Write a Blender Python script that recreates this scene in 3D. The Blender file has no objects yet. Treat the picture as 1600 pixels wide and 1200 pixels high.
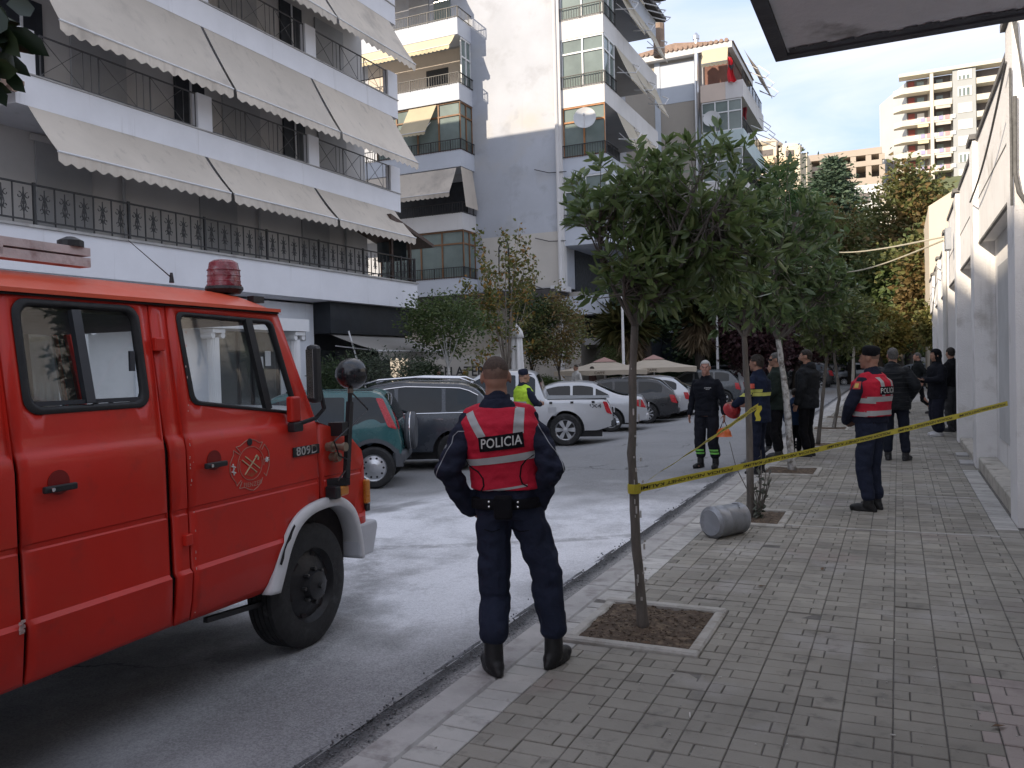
import bpy, bmesh, math, random
import numpy as np
from mathutils import Vector, Matrix, noise
from mathutils.bvhtree import BVHTree
from mathutils.geometry import delaunay_2d_cdt
random.seed(7); RNG=np.random.default_rng(7)
R=math.radians
S=bpy.context.scene
COL=S.collection
# ---------------------------------------------------------------- camera
CAMH=1.70; FPX=1300.0; YAW,PITCH,ROLL=R(24.9),R(1.3),R(1.5)
_fw=Vector((-math.sin(YAW)*math.cos(PITCH),math.cos(YAW)*math.cos(PITCH),-math.sin(PITCH)))
_rt=Vector((math.cos(YAW),math.sin(YAW),0)); _up=_rt.cross(_fw)
CR=_rt*math.cos(ROLL)-_up*math.sin(ROLL); CU=_up*math.cos(ROLL)+_rt*math.sin(ROLL)
CC=Vector((0,0,CAMH))
cam=bpy.data.cameras.new('camera'); cam.sensor_width=36; cam.lens=FPX/1600*36; cam.clip_end=2000; cam.clip_start=.05
co=bpy.data.objects.new('camera',cam); COL.objects.link(co); S.camera=co
m3=Matrix((CR,CU,-_fw)).transposed(); co.matrix_world=Matrix.Translation(CC)@m3.to_4x4()
# ---------------------------------------------------------------- sky
SUN_AZ=R(210); SUN_EL=R(25)      # clockwise from +Y (the street runs along +Y); low sun behind the left-hand houses
w=bpy.data.worlds.new('World'); S.world=w; w.use_nodes=True
nt=w.node_tree; nt.nodes.clear(); N=nt.nodes.new; L=nt.links.new
out=N('ShaderNodeOutputWorld'); bg=N('ShaderNodeBackground'); bg.inputs[1].default_value=.15
sky=N('ShaderNodeTexSky'); sky.sky_type='NISHITA'; sky.sun_disc=False; sky.sun_elevation=SUN_EL; sky.sun_rotation=SUN_AZ
sky.altitude=50; sky.air_density=1.0; sky.dust_density=.6; sky.ozone_density=1.2
tc=N('ShaderNodeTexCoord'); sep=N('ShaderNodeSeparateXYZ'); L(tc.outputs['Generated'],sep.inputs[0])
ad=N('ShaderNodeMath'); ad.operation='ADD'; ad.inputs[1].default_value=.22; L(sep.outputs[2],ad.inputs[0])
mx=N('ShaderNodeMath'); mx.operation='MAXIMUM'; mx.inputs[1].default_value=.08; L(ad.outputs[0],mx.inputs[0])
dv=N('ShaderNodeVectorMath'); dv.operation='DIVIDE'; L(tc.outputs['Generated'],dv.inputs[0])
cb=N('ShaderNodeCombineXYZ'); [L(mx.outputs[0],cb.inputs[i]) for i in range(3)]; L(cb.outputs[0],dv.inputs[1])
mp=N('ShaderNodeMapping'); mp.inputs['Scale'].default_value=(.9,2.0,1.0); mp.inputs['Location'].default_value=(1.3,.4,0); mp.inputs['Rotation'].default_value=(0,0,.6); L(dv.outputs[0],mp.inputs[0])
nz=N('ShaderNodeTexNoise'); nz.inputs['Scale'].default_value=1.15; nz.inputs['Detail'].default_value=9; nz.inputs['Roughness'].default_value=.55; nz.inputs['Distortion'].default_value=.5; L(mp.outputs[0],nz.inputs[0])
rp=N('ShaderNodeValToRGB'); rp.color_ramp.elements[0].position=.34; rp.color_ramp.elements[1].position=.62
L(nz.outputs[0],rp.inputs[0])
vl=N('ShaderNodeMix'); vl.data_type='RGBA'; L(rp.outputs[0],vl.inputs[0]); vl.inputs[6].default_value=(1.22,1.52,2.12,1); vl.inputs[7].default_value=(2.10,2.07,2.22,1)   # thin blue veil to lilac-white cloud
mix=N('ShaderNodeMix'); mix.data_type='RGBA'; mix.inputs[0].default_value=.95; L(sky.outputs[0],mix.inputs[6]); L(vl.outputs[2],mix.inputs[7])
L(mix.outputs[2],bg.inputs[0]); L(bg.outputs[0],out.inputs[0])
# ---------------------------------------------------------------- sun
sl=bpy.data.lights.new('sun','SUN'); sl.energy=2.0; sl.angle=R(.5); sl.color=(1,.86,.68)
so=bpy.data.objects.new('sun',sl); COL.objects.link(so)
_sd=Vector((math.sin(SUN_AZ)*math.cos(SUN_EL),math.cos(SUN_AZ)*math.cos(SUN_EL),math.sin(SUN_EL)))
so.rotation_euler=_sd.to_track_quat('Z','Y').to_euler(); so.location=(-30,-40,60)
# ---------------------------------------------------------------- exposure
S.view_settings.view_transform='Standard'; S.view_settings.look='None'; S.view_settings.gamma=1; S.view_settings.exposure=1.82
try: S.view_settings.use_curve_mapping=False
except Exception: pass
S.cycles.max_bounces=8; S.cycles.transparent_max_bounces=12
# ================================================================= helpers
def P(px,py,X=None,Y=None,Z=None):
    "point of the place seen at a photograph pixel, on a plane of known X, Y or Z"
    d=_fw+CR*((px-800)/FPX)+CU*((600-py)/FPX)
    i,v=(0,X) if X is not None else ((1,Y) if Y is not None else (2,Z))
    return CC+d*((v-CC[i])/d[i])
def depth_m(p): return (Vector(p)-CC).dot(_fw)
class MB:
    def __init__(s): s.v=[]; s.f=[]; s.m=[]; s.mi=0
    def add(s,vs,fs):
        o=len(s.v); s.v+= [tuple(x) for x in vs]
        for f in fs: s.f.append(tuple(i+o for i in f)); s.m.append(s.mi)
        return s
    def box(s,x0,x1,y0,y1,z0,z1):
        return s.add([(x0,y0,z0),(x1,y0,z0),(x1,y1,z0),(x0,y1,z0),(x0,y0,z1),(x1,y0,z1),(x1,y1,z1),(x0,y1,z1)],
          [(3,2,1,0),(4,5,6,7),(0,1,5,4),(1,2,6,5),(2,3,7,6),(3,0,4,7)])
    def cbox(s,x0,x1,y0,y1,z0,z1,c=.004):
        "box with chamfered top edges"
        s.add([(x0,y0,z0),(x1,y0,z0),(x1,y1,z0),(x0,y1,z0),(x0,y0,z1-c),(x1,y0,z1-c),(x1,y1,z1-c),(x0,y1,z1-c),
               (x0+c,y0+c,z1),(x1-c,y0+c,z1),(x1-c,y1-c,z1),(x0+c,y1-c,z1)],
          [(0,1,5,4),(1,2,6,5),(2,3,7,6),(3,0,4,7),(4,5,9,8),(5,6,10,9),(6,7,11,10),(7,4,8,11),(8,9,10,11)]); return s
    def obox(s,c,sx,sy,sz,M=None):
        c=Vector(c); M=M or Matrix.Identity(3)
        vs=[c+M@Vector((a*sx/2,b*sy/2,d*sz/2)) for d in(-1,1) for (a,b) in((-1,-1),(1,-1),(1,1),(-1,1))]
        return s.add(vs,[(3,2,1,0),(4,5,6,7),(0,1,5,4),(1,2,6,5),(2,3,7,6),(3,0,4,7)])
    def bar(s,a,b,w,h=None,up=(0,0,1)):
        "rectangular bar from a to b"
        a,b=Vector(a),Vector(b); h=h or w; d=(b-a).normalized(); u=Vector(up)
        if abs(d.dot(u))>.98: u=Vector((1,0,0)) if abs(d.x)<.9 else Vector((0,1,0))
        x=d.cross(u).normalized()*w/2; y=x.cross(d).normalized()*h/2
        return s.add([a-x-y,a+x-y,a+x+y,a-x+y,b-x-y,b+x-y,b+x+y,b-x+y],[(3,2,1,0),(4,5,6,7),(0,1,5,4),(1,2,6,5),(2,3,7,6),(3,0,4,7)])
    def quad(s,*p): return s.add(p,[tuple(range(len(p)))])
    def tube(s,path,r,n=8,cap=True,flat=1.0):
        path=[Vector(p) for p in path]; k=len(path); rs=r if hasattr(r,'__len__') else [r]*k
        t0=(path[1]-path[0]).normalized(); u=t0.orthogonal().normalized(); o=len(s.v)
        for i,p in enumerate(path):
            t=((path[min(i+1,k-1)]-path[max(i-1,0)])).normalized()
            u=(u-t*u.dot(t)); u=u.normalized() if u.length>1e-6 else t.orthogonal().normalized(); w_=t.cross(u)
            for j in range(n):
                a=2*math.pi*j/n; s.v.append(tuple(p+(u*math.cos(a)+w_*math.sin(a)*flat)*rs[i]))
        for i in range(k-1):
            for j in range(n):
                a=o+i*n+j; b=o+i*n+(j+1)%n; s.f.append((a,b,b+n,a+n)); s.m.append(s.mi)
        if cap:
            s.f.append(tuple(o+n-1-j for j in range(n))); s.m.append(s.mi)
            s.f.append(tuple(o+(k-1)*n+j for j in range(n))); s.m.append(s.mi)
        return s
    def rings(s,rings,cap=True,closed=True):
        o=len(s.v); n=len(rings[0]); k=len(rings)
        for r in rings: s.v+=[tuple(p) for p in r]
        for i in range(k-1):
            for j in range(n if closed else n-1):
                a=o+i*n+j; b=o+i*n+(j+1)%n; s.f.append((a,b,b+n,a+n)); s.m.append(s.mi)
        if cap and closed:
            s.f.append(tuple(o+n-1-j for j in range(n))); s.m.append(s.mi)
            s.f.append(tuple(o+(k-1)*n+j for j in range(n))); s.m.append(s.mi)
        return s
    def lathe(s,prof,c=(0,0,0),axis='z',n=24,cap=True,M=None):
        "prof: (radius, height) along axis"
        c=Vector(c); rr=[]
        for r,h in prof:
            ring=[]
            for j in range(n):
                a=2*math.pi*j/n; x,y=r*math.cos(a),r*math.sin(a)
                p=Vector((x,y,h)) if axis=='z' else (Vector((h,x,y)) if axis=='x' else Vector((y,h,x)))
                ring.append(c+((M@p) if M else p))
            rr.append(ring)
        return s.rings(rr,cap)
    def prism(s,poly,fn0,fn1):
        "poly of 2-D points mapped by fn0 (front) and fn1 (back)"
        n=len(poly); o=len(s.v)
        s.v+=[tuple(fn0(*p)) for p in poly]+[tuple(fn1(*p)) for p in poly]
        s.f.append(tuple(o+i for i in range(n))); s.f.append(tuple(o+2*n-1-i for i in range(n)))
        for i in range(n): j=(i+1)%n; s.f.append((o+j,o+i,o+n+i,o+n+j))
        s.m+=[s.mi]*(n+2); return s
    def grid(s,nu,nv,fn,flip=False):
        o=len(s.v)
        for i in range(nu+1):
            for j in range(nv+1): s.v.append(tuple(fn(i/nu,j/nv)))
        for i in range(nu):
            for j in range(nv):
                a=o+i*(nv+1)+j; q=(a,a+nv+1,a+nv+2,a+1); s.f.append(q[::-1] if flip else q); s.m.append(s.mi)
        return s
    def cdt(s,outer,holes,fn,step=None,rows=()):
        "flat region with holes, triangulated, mapped by fn(u,v)"
        pts=[];edges=[]
        def loop(l):
            o=len(pts); n=len(l); pts.extend(Vector((p[0],p[1])) for p in l); edges.extend((o+i,o+(i+1)%n) for i in range(n))
        loop(outer)
        for h in holes: loop(h)
        if step:
            us=[p[0] for p in outer]; vs=[p[1] for p in outer]
            for a in np.arange(min(us)+step/2,max(us),step):
                for b in np.arange(min(vs)+step/2,max(vs),step):
                    if any(abs(b-r_)<.035 for r_ in rows): continue
                    if inpoly((a,b),outer) and not any(inpoly((a,b),h) for h in holes): pts.append(Vector((a,b)))
        for r_ in rows:
            us=[p[0] for p in outer]
            for a in np.arange(min(us),max(us)+.001,.05):
                if inpoly((a,r_),outer) and not any(inpoly((a,r_),h) for h in holes): pts.append(Vector((a,r_)))
        V,E_,F,_,_,_=delaunay_2d_cdt(pts,edges,[],0,1e-6)
        F2=[]
        for f in F:
            c=sum((V[i] for i in f),Vector((0,0)))/len(f)
            if inpoly(c,outer) and not any(inpoly(c,h) for h in holes): F2.append(tuple(f))
        return s.add([fn(v.x,v.y) for v in V],F2)
    def build(s,name,mats,parent=None,smooth=False,loc=None,bevel=0,solid=0,auto=None):
        me=bpy.data.meshes.new(name); me.from_pydata(s.v,[],s.f)
        for m in (mats if isinstance(mats,(list,tuple)) else [mats]): me.materials.append(m)
        if len(me.materials)>1: me.polygons.foreach_set('material_index',s.m)
        if smooth or auto: me.polygons.foreach_set('use_smooth',[True]*len(s.f))
        if auto: me.set_sharp_from_angle(angle=R(auto))
        o=bpy.data.objects.new(name,me); COL.objects.link(o)
        if parent: o.parent=parent
        if loc is not None: o.location=loc
        if solid: md=o.modifiers.new('s','SOLIDIFY'); md.thickness=abs(solid); md.offset=1 if solid>0 else -1
        if bevel: md=o.modifiers.new('b','BEVEL'); md.width=bevel; md.segments=2; md.limit_method='ANGLE'; md.angle_limit=R(40)
        return o
def inpoly(p,poly):
    x,y=p[0],p[1]; c=False; n=len(poly); j=n-1
    for i in range(n):
        xi,yi=poly[i][0],poly[i][1]; xj,yj=poly[j][0],poly[j][1]
        if (yi>y)!=(yj>y) and x<(xj-xi)*(y-yi)/(yj-yi)+xi: c=not c
        j=i
    return c
def rrect(x0,x1,y0,y1,r,n=5):
    o=[]
    for cx,cy,a0 in ((x1-r,y1-r,0),(x0+r,y1-r,90),(x0+r,y0+r,180),(x1-r,y0+r,270)):
        for k in range(n+1): a=R(a0+90*k/n); o.append((cx+r*math.cos(a),cy+r*math.sin(a)))
    return o
def rpoly(pts,r,n=4):
    "polygon with rounded corners"
    o=[];k=len(pts)
    for i in range(k):
        p=Vector(pts[i]); a=(Vector(pts[i-1])-p); b=(Vector(pts[(i+1)%k])-p); rr=min(r,a.length*.45,b.length*.45)
        a=p+a.normalized()*rr; b=p+b.normalized()*rr
        for t in range(n+1):
            t/=n; q=a*(1-t)**2+p*2*t*(1-t)+b*t*t; o.append((q.x,q.y))
    return o
def thing(name,label,cat,loc=(0,0,0),rz=0,group=None):
    o=bpy.data.objects.new(name,None); o.empty_display_size=.1; COL.objects.link(o); o.location=loc; o.rotation_euler=(0,0,rz)
    return tag(o,label,cat,group)
def tag(o,label,cat,group=None):
    o['label']=label; o['category']=cat
    if group: o['group']=group
    return o
def struct(o): o['kind']='structure'; return o
def stuff(o): o['kind']='stuff'; return o
def kids(o): return [c for c in bpy.data.objects if c.parent==o]
def copy_tree(o,parent=None):
    c=o.copy(); COL.objects.link(c); c.parent=parent
    for k in list(o.children): copy_tree(k,c)
    return c
# ----------------------------------------------------------------- materials
_M={}
def mat(name,col,rough=.6,var=.12,scale=4,bump=0,bscale=60,metal=0,spec=.4,dirt=None,streak=None,coat=0,island=0,objrand=0,stretch=None,trans=0,sheen=0,emit=0):
    if name in _M: return _M[name]
    m=bpy.data.materials.new(name); m.use_nodes=True; t=m.node_tree; b=t.nodes['Principled BSDF']; N=t.nodes.new; L=t.links.new
    b.inputs['Roughness'].default_value=rough; b.inputs['Metallic'].default_value=metal; b.inputs['Specular IOR Level'].default_value=spec
    if coat: b.inputs['Coat Weight'].default_value=coat; b.inputs['Coat Roughness'].default_value=.08
    if sheen: b.inputs['Sheen Weight'].default_value=sheen
    g=N('ShaderNodeNewGeometry'); pos=g.outputs['Position']
    if stretch:
        mp=N('ShaderNodeMapping'); mp.inputs['Scale'].default_value=stretch; L(pos,mp.inputs[0]); pos=mp.outputs[0]
    c=tuple(col)+(1,)
    def noise_(sc,det=6,p=None):
        n=N('ShaderNodeTexNoise'); n.inputs['Scale'].default_value=sc; n.inputs['Detail'].default_value=det; n.inputs['Roughness'].default_value=.6; L(p or pos,n.inputs[0]); return n.outputs[0]
    def ramp(f,a,b_,ca=(0,0,0,1),cb_=(1,1,1,1)):
        r=N('ShaderNodeValToRGB'); r.color_ramp.elements[0].position=a; r.color_ramp.elements[1].position=b_; r.color_ramp.elements[0].color=ca; r.color_ramp.elements[1].color=cb_; L(f,r.inputs[0]); return r.outputs[0]
    def mixc(f,a,b_):
        x=N('ShaderNodeMix'); x.data_type='RGBA'; L(f,x.inputs[0])
        for i,v in((6,a),(7,b_)):
            if hasattr(v,'type'): L(v,x.inputs[i])
            else: x.inputs[i].default_value=v
        return x.outputs[2]
    lo=tuple(max(0,x*(1-var)) for x in col)+(1,); hi=tuple(min(1,x*(1+var)) for x in col)+(1,)
    cur=ramp(noise_(scale),.3,.7,lo,hi)
    if island:
        r=ramp(g.outputs['Random Per Island'],0,1,(1-island,)*3+(1,),(1+island,)*3+(1,))
        x=N('ShaderNodeMix'); x.data_type='RGBA'; x.blend_type='MULTIPLY'; x.inputs[0].default_value=1; L(cur,x.inputs[6]); L(r,x.inputs[7]); cur=x.outputs[2]
    if objrand:
        oi=N('ShaderNodeObjectInfo'); r=ramp(oi.outputs['Random'],0,1,(1-objrand,)*3+(1,),(1+objrand*.6,1+objrand*.5,1+objrand*.35,1))
        x=N('ShaderNodeMix'); x.data_type='RGBA'; x.blend_type='MULTIPLY'; x.inputs[0].default_value=1; L(cur,x.inputs[6]); L(r,x.inputs[7]); cur=x.outputs[2]
    if dirt:
        for (dc,am,sc) in (dirt if isinstance(dirt,list) else [dirt]):
            f=ramp(noise_(sc,8),.62-am*.5,.80-am*.35); cur=mixc(f,cur,tuple(dc)+(1,))
    if streak:
        dc,am=streak; mp=N('ShaderNodeMapping'); mp.inputs['Scale'].default_value=(3.2,3.2,.22); L(g.outputs['Position'],mp.inputs[0])
        f=ramp(noise_(1.6,7,mp.outputs[0]),.66-am*.4,.9-am*.2); cur=mixc(f,cur,tuple(dc)+(1,))
    L(cur,b.inputs['Base Color'])
    if bump:
        n=noise_(bscale,4); bp=N('ShaderNodeBump'); bp.inputs['Strength'].default_value=min(1,bump); bp.inputs['Distance'].default_value=.01*max(1,bump); L(n,bp.inputs['Height']); L(bp.outputs[0],b.inputs['Normal'])
    if rough>.1 and not metal:
        r=ramp(noise_(scale*2.3),.3,.7,(max(0,rough-.1),)*3+(1,),(min(1,rough+.1),)*3+(1,)); L(r,b.inputs['Roughness'])
    if trans:
        tr=N('ShaderNodeBsdfTranslucent'); L(cur,tr.inputs[0]); ms=N('ShaderNodeMixShader'); ms.inputs[0].default_value=trans
        L(b.outputs[0],ms.inputs[1]); L(tr.outputs[0],ms.inputs[2]); L(ms.outputs[0],t.nodes['Material Output'].inputs[0])
    _M[name]=m; return m
def glassm(name,tint=(.8,.85,.85),op=.15,rough=.02):
    "thin window glass: mirror by Fresnel over a tinted see-through sheet"
    if name in _M: return _M[name]
    m=bpy.data.materials.new(name); m.use_nodes=True; t=m.node_tree; t.nodes.clear(); N=t.nodes.new; L=t.links.new
    o=N('ShaderNodeOutputMaterial'); lw=N('ShaderNodeLayerWeight'); pw_=N('ShaderNodeMath'); pw_.operation='POWER'; pw_.inputs[1].default_value=5; L(lw.outputs['Facing'],pw_.inputs[0]); fr=N('ShaderNodeMath'); fr.operation='MULTIPLY_ADD'; fr.inputs[1].default_value=.9; fr.inputs[2].default_value=.07; L(pw_.outputs[0],fr.inputs[0])
    tr=N('ShaderNodeBsdfTransparent'); tr.inputs[0].default_value=tuple(tint)+(1,); gl=N('ShaderNodeBsdfGlossy'); gl.inputs['Roughness'].default_value=rough
    df=N('ShaderNodeBsdfDiffuse'); df.inputs[0].default_value=(.35,.36,.36,1); m0=N('ShaderNodeMixShader'); m0.inputs[0].default_value=op; L(tr.outputs[0],m0.inputs[1]); L(df.outputs[0],m0.inputs[2])
    m1=N('ShaderNodeMixShader'); L(fr.outputs[0],m1.inputs[0]); L(m0.outputs[0],m1.inputs[1]); L(gl.outputs[0],m1.inputs[2]); L(m1.outputs[0],o.inputs[0]); _M[name]=m; return m
def text_mesh(txt,size=1.0,bold=.0,spacing=1.0,extrude=0):
    "verts (x,y), faces of a line of lettering, centred"
    cu=bpy.data.curves.new('t','FONT'); cu.body=txt; cu.size=size; cu.align_x='CENTER'; cu.align_y='CENTER'; cu.offset=bold*size; cu.space_character=spacing; cu.resolution_u=3
    ob=bpy.data.objects.new('t',cu); COL.objects.link(ob); dg=bpy.context.evaluated_depsgraph_get(); me=ob.evaluated_get(dg).to_mesh()
    v=[(x.co.x,x.co.y) for x in me.vertices]; f=[tuple(p.vertices) for p in me.polygons]
    ob.evaluated_get(dg).to_mesh_clear(); bpy.data.objects.remove(ob); bpy.data.curves.remove(cu); return v,f
def lettering(txt,size,fn,name,material,parent,bold=.0,spacing=1.0):
    v,f=text_mesh(txt,size,bold,spacing); return MB().add([fn(*p) for p in v],f).build(name,material,parent)
WHITE=mat('white_render',(.76,.76,.78),.8,.05,1.5,.25,30,streak=((.42,.41,.40),.12))
IRON=mat('black_iron',(.025,.025,.027),.5,.2,20)
CONC=mat('concrete',(.36,.35,.34),.85,.18,3,.4,60,dirt=((.22,.2,.18),.15,2.5))
DARKGL=mat('dark_window_glass',(.03,.04,.045),.06,.3,1.0,spec=.7)
RUB=mat('tyre_rubber',(.022,.022,.023),.75,.25,14,.3,200,dirt=((.10,.10,.105),.05,6))
BLK=mat('black_plastic',(.018,.018,.02),.45,.2,20)
CHROME=mat('chrome',(.7,.7,.72),.18,.05,5,metal=1)
# ================================================================= ground, road, pavement
def road_material():
    m=bpy.data.materials.new('powdered_asphalt'); m.use_nodes=True; t=m.node_tree; b=t.nodes['Principled BSDF']; N=t.nodes.new; L=t.links.new
    b.inputs['Roughness'].default_value=.8; b.inputs['Specular IOR Level'].default_value=.3
    pos=N('ShaderNodeNewGeometry').outputs['Position']
    def nz(sc,det=8,st=None,ro=.6):
        p=pos
        if st: mp=N('ShaderNodeMapping'); mp.inputs['Scale'].default_value=st[:3]; mp.inputs['Rotation'].default_value=(0,0,st[3] if len(st)>3 else 0); L(pos,mp.inputs[0]); p=mp.outputs[0]
        n=N('ShaderNodeTexNoise'); n.inputs['Scale'].default_value=sc; n.inputs['Detail'].default_value=det; n.inputs['Roughness'].default_value=ro; L(p,n.inputs[0]); return n.outputs[0]
    def mr(f,a,b_,c=0,d=1,s=True):
        n=N('ShaderNodeMapRange'); n.interpolation_type='SMOOTHSTEP' if s else 'LINEAR'
        for i,v in enumerate((a,b_,c,d)): n.inputs[i+1].default_value=v
        L(f,n.inputs[0]); return n.outputs[0]
    def ma(op,a,b_):
        n=N('ShaderNodeMath'); n.operation=op; n.use_clamp=(op=='MULTIPLY')
        for i,v in((0,a),(1,b_)):
            if hasattr(v,'type'): L(v,n.inputs[i])
            else: n.inputs[i].default_value=v
        return n.outputs[0]
    def mx(f,a,b_):
        x=N('ShaderNodeMix'); x.data_type='RGBA'; L(f,x.inputs[0]) if hasattr(f,'type') else setattr(x.inputs[0],'default_value',f)
        for i,v in((6,a),(7,b_)):
            if hasattr(v,'type'): L(v,x.inputs[i])
            else: x.inputs[i].default_value=v+(1,)
        return x.outputs[2]
    sp=N('ShaderNodeSeparateXYZ'); L(pos,sp.inputs[0]); X,Y=sp.outputs[0],sp.outputs[1]
    wob=mr(nz(.6,4),.3,.7,-1.6,1.6,False)
    # spilled extinguisher powder: a patch spread over the lane in front of the lorry
    d1=ma('ABSOLUTE',ma('ADD',ma('ADD',Y,-7.7),wob),0); d2=ma('ABSOLUTE',ma('ADD',ma('ADD',X,4.4),wob),0)
    patch=ma('MULTIPLY',mr(d1,1.0,4.6,1,0),mr(d2,1.0,3.6,1,0))
    streaks=mr(nz(.55,10,(1.5,.7,1,.25)),.28,.75)
    fine=mr(nz(26,9,None,.75),.3,.7,.7,1)
    pw=ma('MULTIPLY',ma('MULTIPLY',patch,ma('MULTIPLY',ma('ADD',ma('MULTIPLY',streaks,.5),.5),mr(nz(2.4,8),.3,.62,.55,1))),fine)
    pw=ma('MULTIPLY',pw,1.7)
    pw=ma('ADD',pw,ma('MULTIPLY',mr(ma('ABSOLUTE',ma('ADD',X,3.0),0),0,.9,1,0),ma('MULTIPLY',mr(Y,2,20,.5,0),streaks)))
    # tyre tracks swept through the powder
    wv=N('ShaderNodeVectorMath'); wv.operation='DISTANCE'; L(pos,wv.inputs[0]); wv.inputs[1].default_value=(-10.5,2.2,-.1)
    trk=ma('MULTIPLY',mr(ma('ABSOLUTE',ma('ADD',wv.outputs['Value'],-7.35),0),.05,.16,1,0),mr(nz(9,6),.35,.6,.25,1))
    wv2=N('ShaderNodeVectorMath'); wv2.operation='DISTANCE'; L(pos,wv2.inputs[0]); wv2.inputs[1].default_value=(-8.9,16.4,-.1)
    trk2=ma('MULTIPLY',mr(ma('ABSOLUTE',ma('ADD',wv2.outputs['Value'],-10.3),0),.04,.13,1,0),mr(nz(8,6),.35,.6,.2,1))
    pw=ma('MULTIPLY',pw,ma('SUBTRACT',1,ma('MULTIPLY',ma('MAXIMUM',trk,trk2),.6)))
    asp=mx(mr(nz(85,6,None,.8),.36,.64),(.13,.13,.133),(.34,.34,.342))
    asp=mx(ma('MULTIPLY',mr(nz(.35,6),.35,.65),.6),asp,(.29,.288,.292))
    asp=mx(ma('MULTIPLY',mr(nz(.9,6,(1,.35,1)),.55,.75),.35),asp,(.12,.12,.125))
    wv3=N('ShaderNodeTexVoronoi'); wv3.feature='DISTANCE_TO_EDGE'; wv3.inputs['Scale'].default_value=.42; wn=N('ShaderNodeTexNoise'); wn.inputs['Scale'].default_value=1.6; wn.inputs['Detail'].default_value=6; L(pos,wn.inputs[0]); va=N('ShaderNodeVectorMath'); va.operation='MULTIPLY_ADD'; L(wn.outputs['Color'],va.inputs[0]); va.inputs[1].default_value=(.9,.9,0); L(pos,va.inputs[2]); L(va.outputs[0],wv3.inputs['Vector'])
    crk=ma('MULTIPLY',mr(wv3.outputs['Distance'],.002,.008,1,0),mr(nz(.5,3),.45,.6))
    asp=mx(ma('MULTIPLY',crk,.75),asp,(.05,.05,.05))
    L(mx(ma('MULTIPLY',pw,ma('SUBTRACT',.97,ma('MULTIPLY',mr(nz(85,6,None,.8),.40,.60,1,0),.30))),asp,(.90,.90,.93)),b.inputs['Base Color'])
    bp=N('ShaderNodeBump'); bp.inputs['Strength'].default_value=.8; bp.inputs['Distance'].default_value=.015; L(nz(85,6,None,.8),bp.inputs['Height']); L(bp.outputs[0],b.inputs['Normal'])
    return m
ROADM=road_material()
EARTH=mat('earth',(.13,.12,.10),.95,.25,.6,.5,20)
g=MB().grid(8,8,lambda u,v:(-300+600*u,-120+520*v,-.29)).build('ground',EARTH); struct(g)
def rdz(x):
    t=max(0,min(1,(-5.5-x)/1.5)); return -.10-.15*t*t*(3-2*t)
r=MB().grid(40,40,lambda u,v:(-11.9+9.42*u,-25+125*v,rdz(-11.9+9.42*u))).build('road',ROADM,smooth=True); struct(r)
struct(MB().box(-31,-11.95,-45,60,-.3,-.115).build('terrace_pavement',mat('terrace_paving',(.27,.26,.25),.85,.15,1.5,.3,50)))
# far cross street beyond the junction
struct(MB().quad((-40,52,-.26),(30,52,-.26),(30,66,-.26),(-40,66,-.26)).build('side_street',mat('far_asphalt',(.17,.17,.175),.85,.15,.5,.3,80)))
# gutter: broken, gritty edge between asphalt and kerb
def gut(u,v):
    y=1.5+46*v**1.7; x=-2.52+.36*u
    n=noise.noise(Vector((x*9,y*2.2,3)))*.014+noise.noise(Vector((x*30,y*22,1)))*.006
    rid=math.exp(-((u-.22-.1*noise.noise(Vector((0,y*1.3,5))))/.10)**2)
    return (x,y,-.100+.022*u+n*min(1,u*4)-.016*rid+.012*rid*noise.noise(Vector((x*60,y*45,0))))
gm=bpy.data.materials.new('gritty_gutter'); gm.use_nodes=True
def _gm():
    t=gm.node_tree; b=t.nodes['Principled BSDF']; N=t.nodes.new; L=t.links.new; b.inputs['Roughness'].default_value=.9
    pos=N('ShaderNodeNewGeometry').outputs['Position']; sp=N('ShaderNodeSeparateXYZ'); L(pos,sp.inputs[0])
    n1=N('ShaderNodeTexNoise'); n1.inputs['Scale'].default_value=2.6; n1.inputs['Detail'].default_value=8; L(pos,n1.inputs[0])
    n2=N('ShaderNodeTexNoise'); n2.inputs['Scale'].default_value=70; n2.inputs['Detail'].default_value=5; L(pos,n2.inputs[0])
    a=N('ShaderNodeMath'); a.operation='MULTIPLY_ADD'; L(n1.outputs[0],a.inputs[0]); a.inputs[1].default_value=.16; L(sp.outputs[0],a.inputs[2])
    rp=N('ShaderNodeValToRGB'); e=rp.color_ramp.elements
    mr=N('ShaderNodeMapRange'); L(a.outputs[0],mr.inputs[0]); mr.inputs[1].default_value=-2.46; mr.inputs[2].default_value=-2.05; L(mr.outputs[0],rp.inputs[0])
    e[0].position=0; e[0].color=(.40,.40,.44,1); e[1].position=.10; e[1].color=(.11,.11,.115,1)
    for p_,c in((.2,(.08,.08,.083)),(.36,(.13,.13,.132)),(.52,(.26,.255,.25)),(.75,(.28,.27,.26)),(.9,(.38,.36,.34))): x=e.new(p_); x.color=c+(1,)
    mx=N('ShaderNodeMix'); mx.data_type='RGBA'; mx.blend_type='MULTIPLY'; mx.inputs[0].default_value=.9
    r2=N('ShaderNodeValToRGB'); r2.color_ramp.elements[0].position=.3; r2.color_ramp.elements[0].color=(.35,.35,.35,1); r2.color_ramp.elements[1].position=.62; r2.color_ramp.elements[1].color=(1.3,1.3,1.3,1); L(n2.outputs[0],r2.inputs[0])
    L(rp.outputs[0],mx.inputs[6]); L(r2.outputs[0],mx.inputs[7]); L(mx.outputs[2],b.inputs['Base Color'])
    bp=N('ShaderNodeBump'); bp.inputs['Strength'].default_value=1; bp.inputs['Distance'].default_value=.02; L(n2.outputs[0],bp.inputs['Height']); L(bp.outputs[0],b.inputs['Normal'])
_gm()
struct(MB().grid(26,420,gut).build('gutter',gm,smooth=True))
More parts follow.
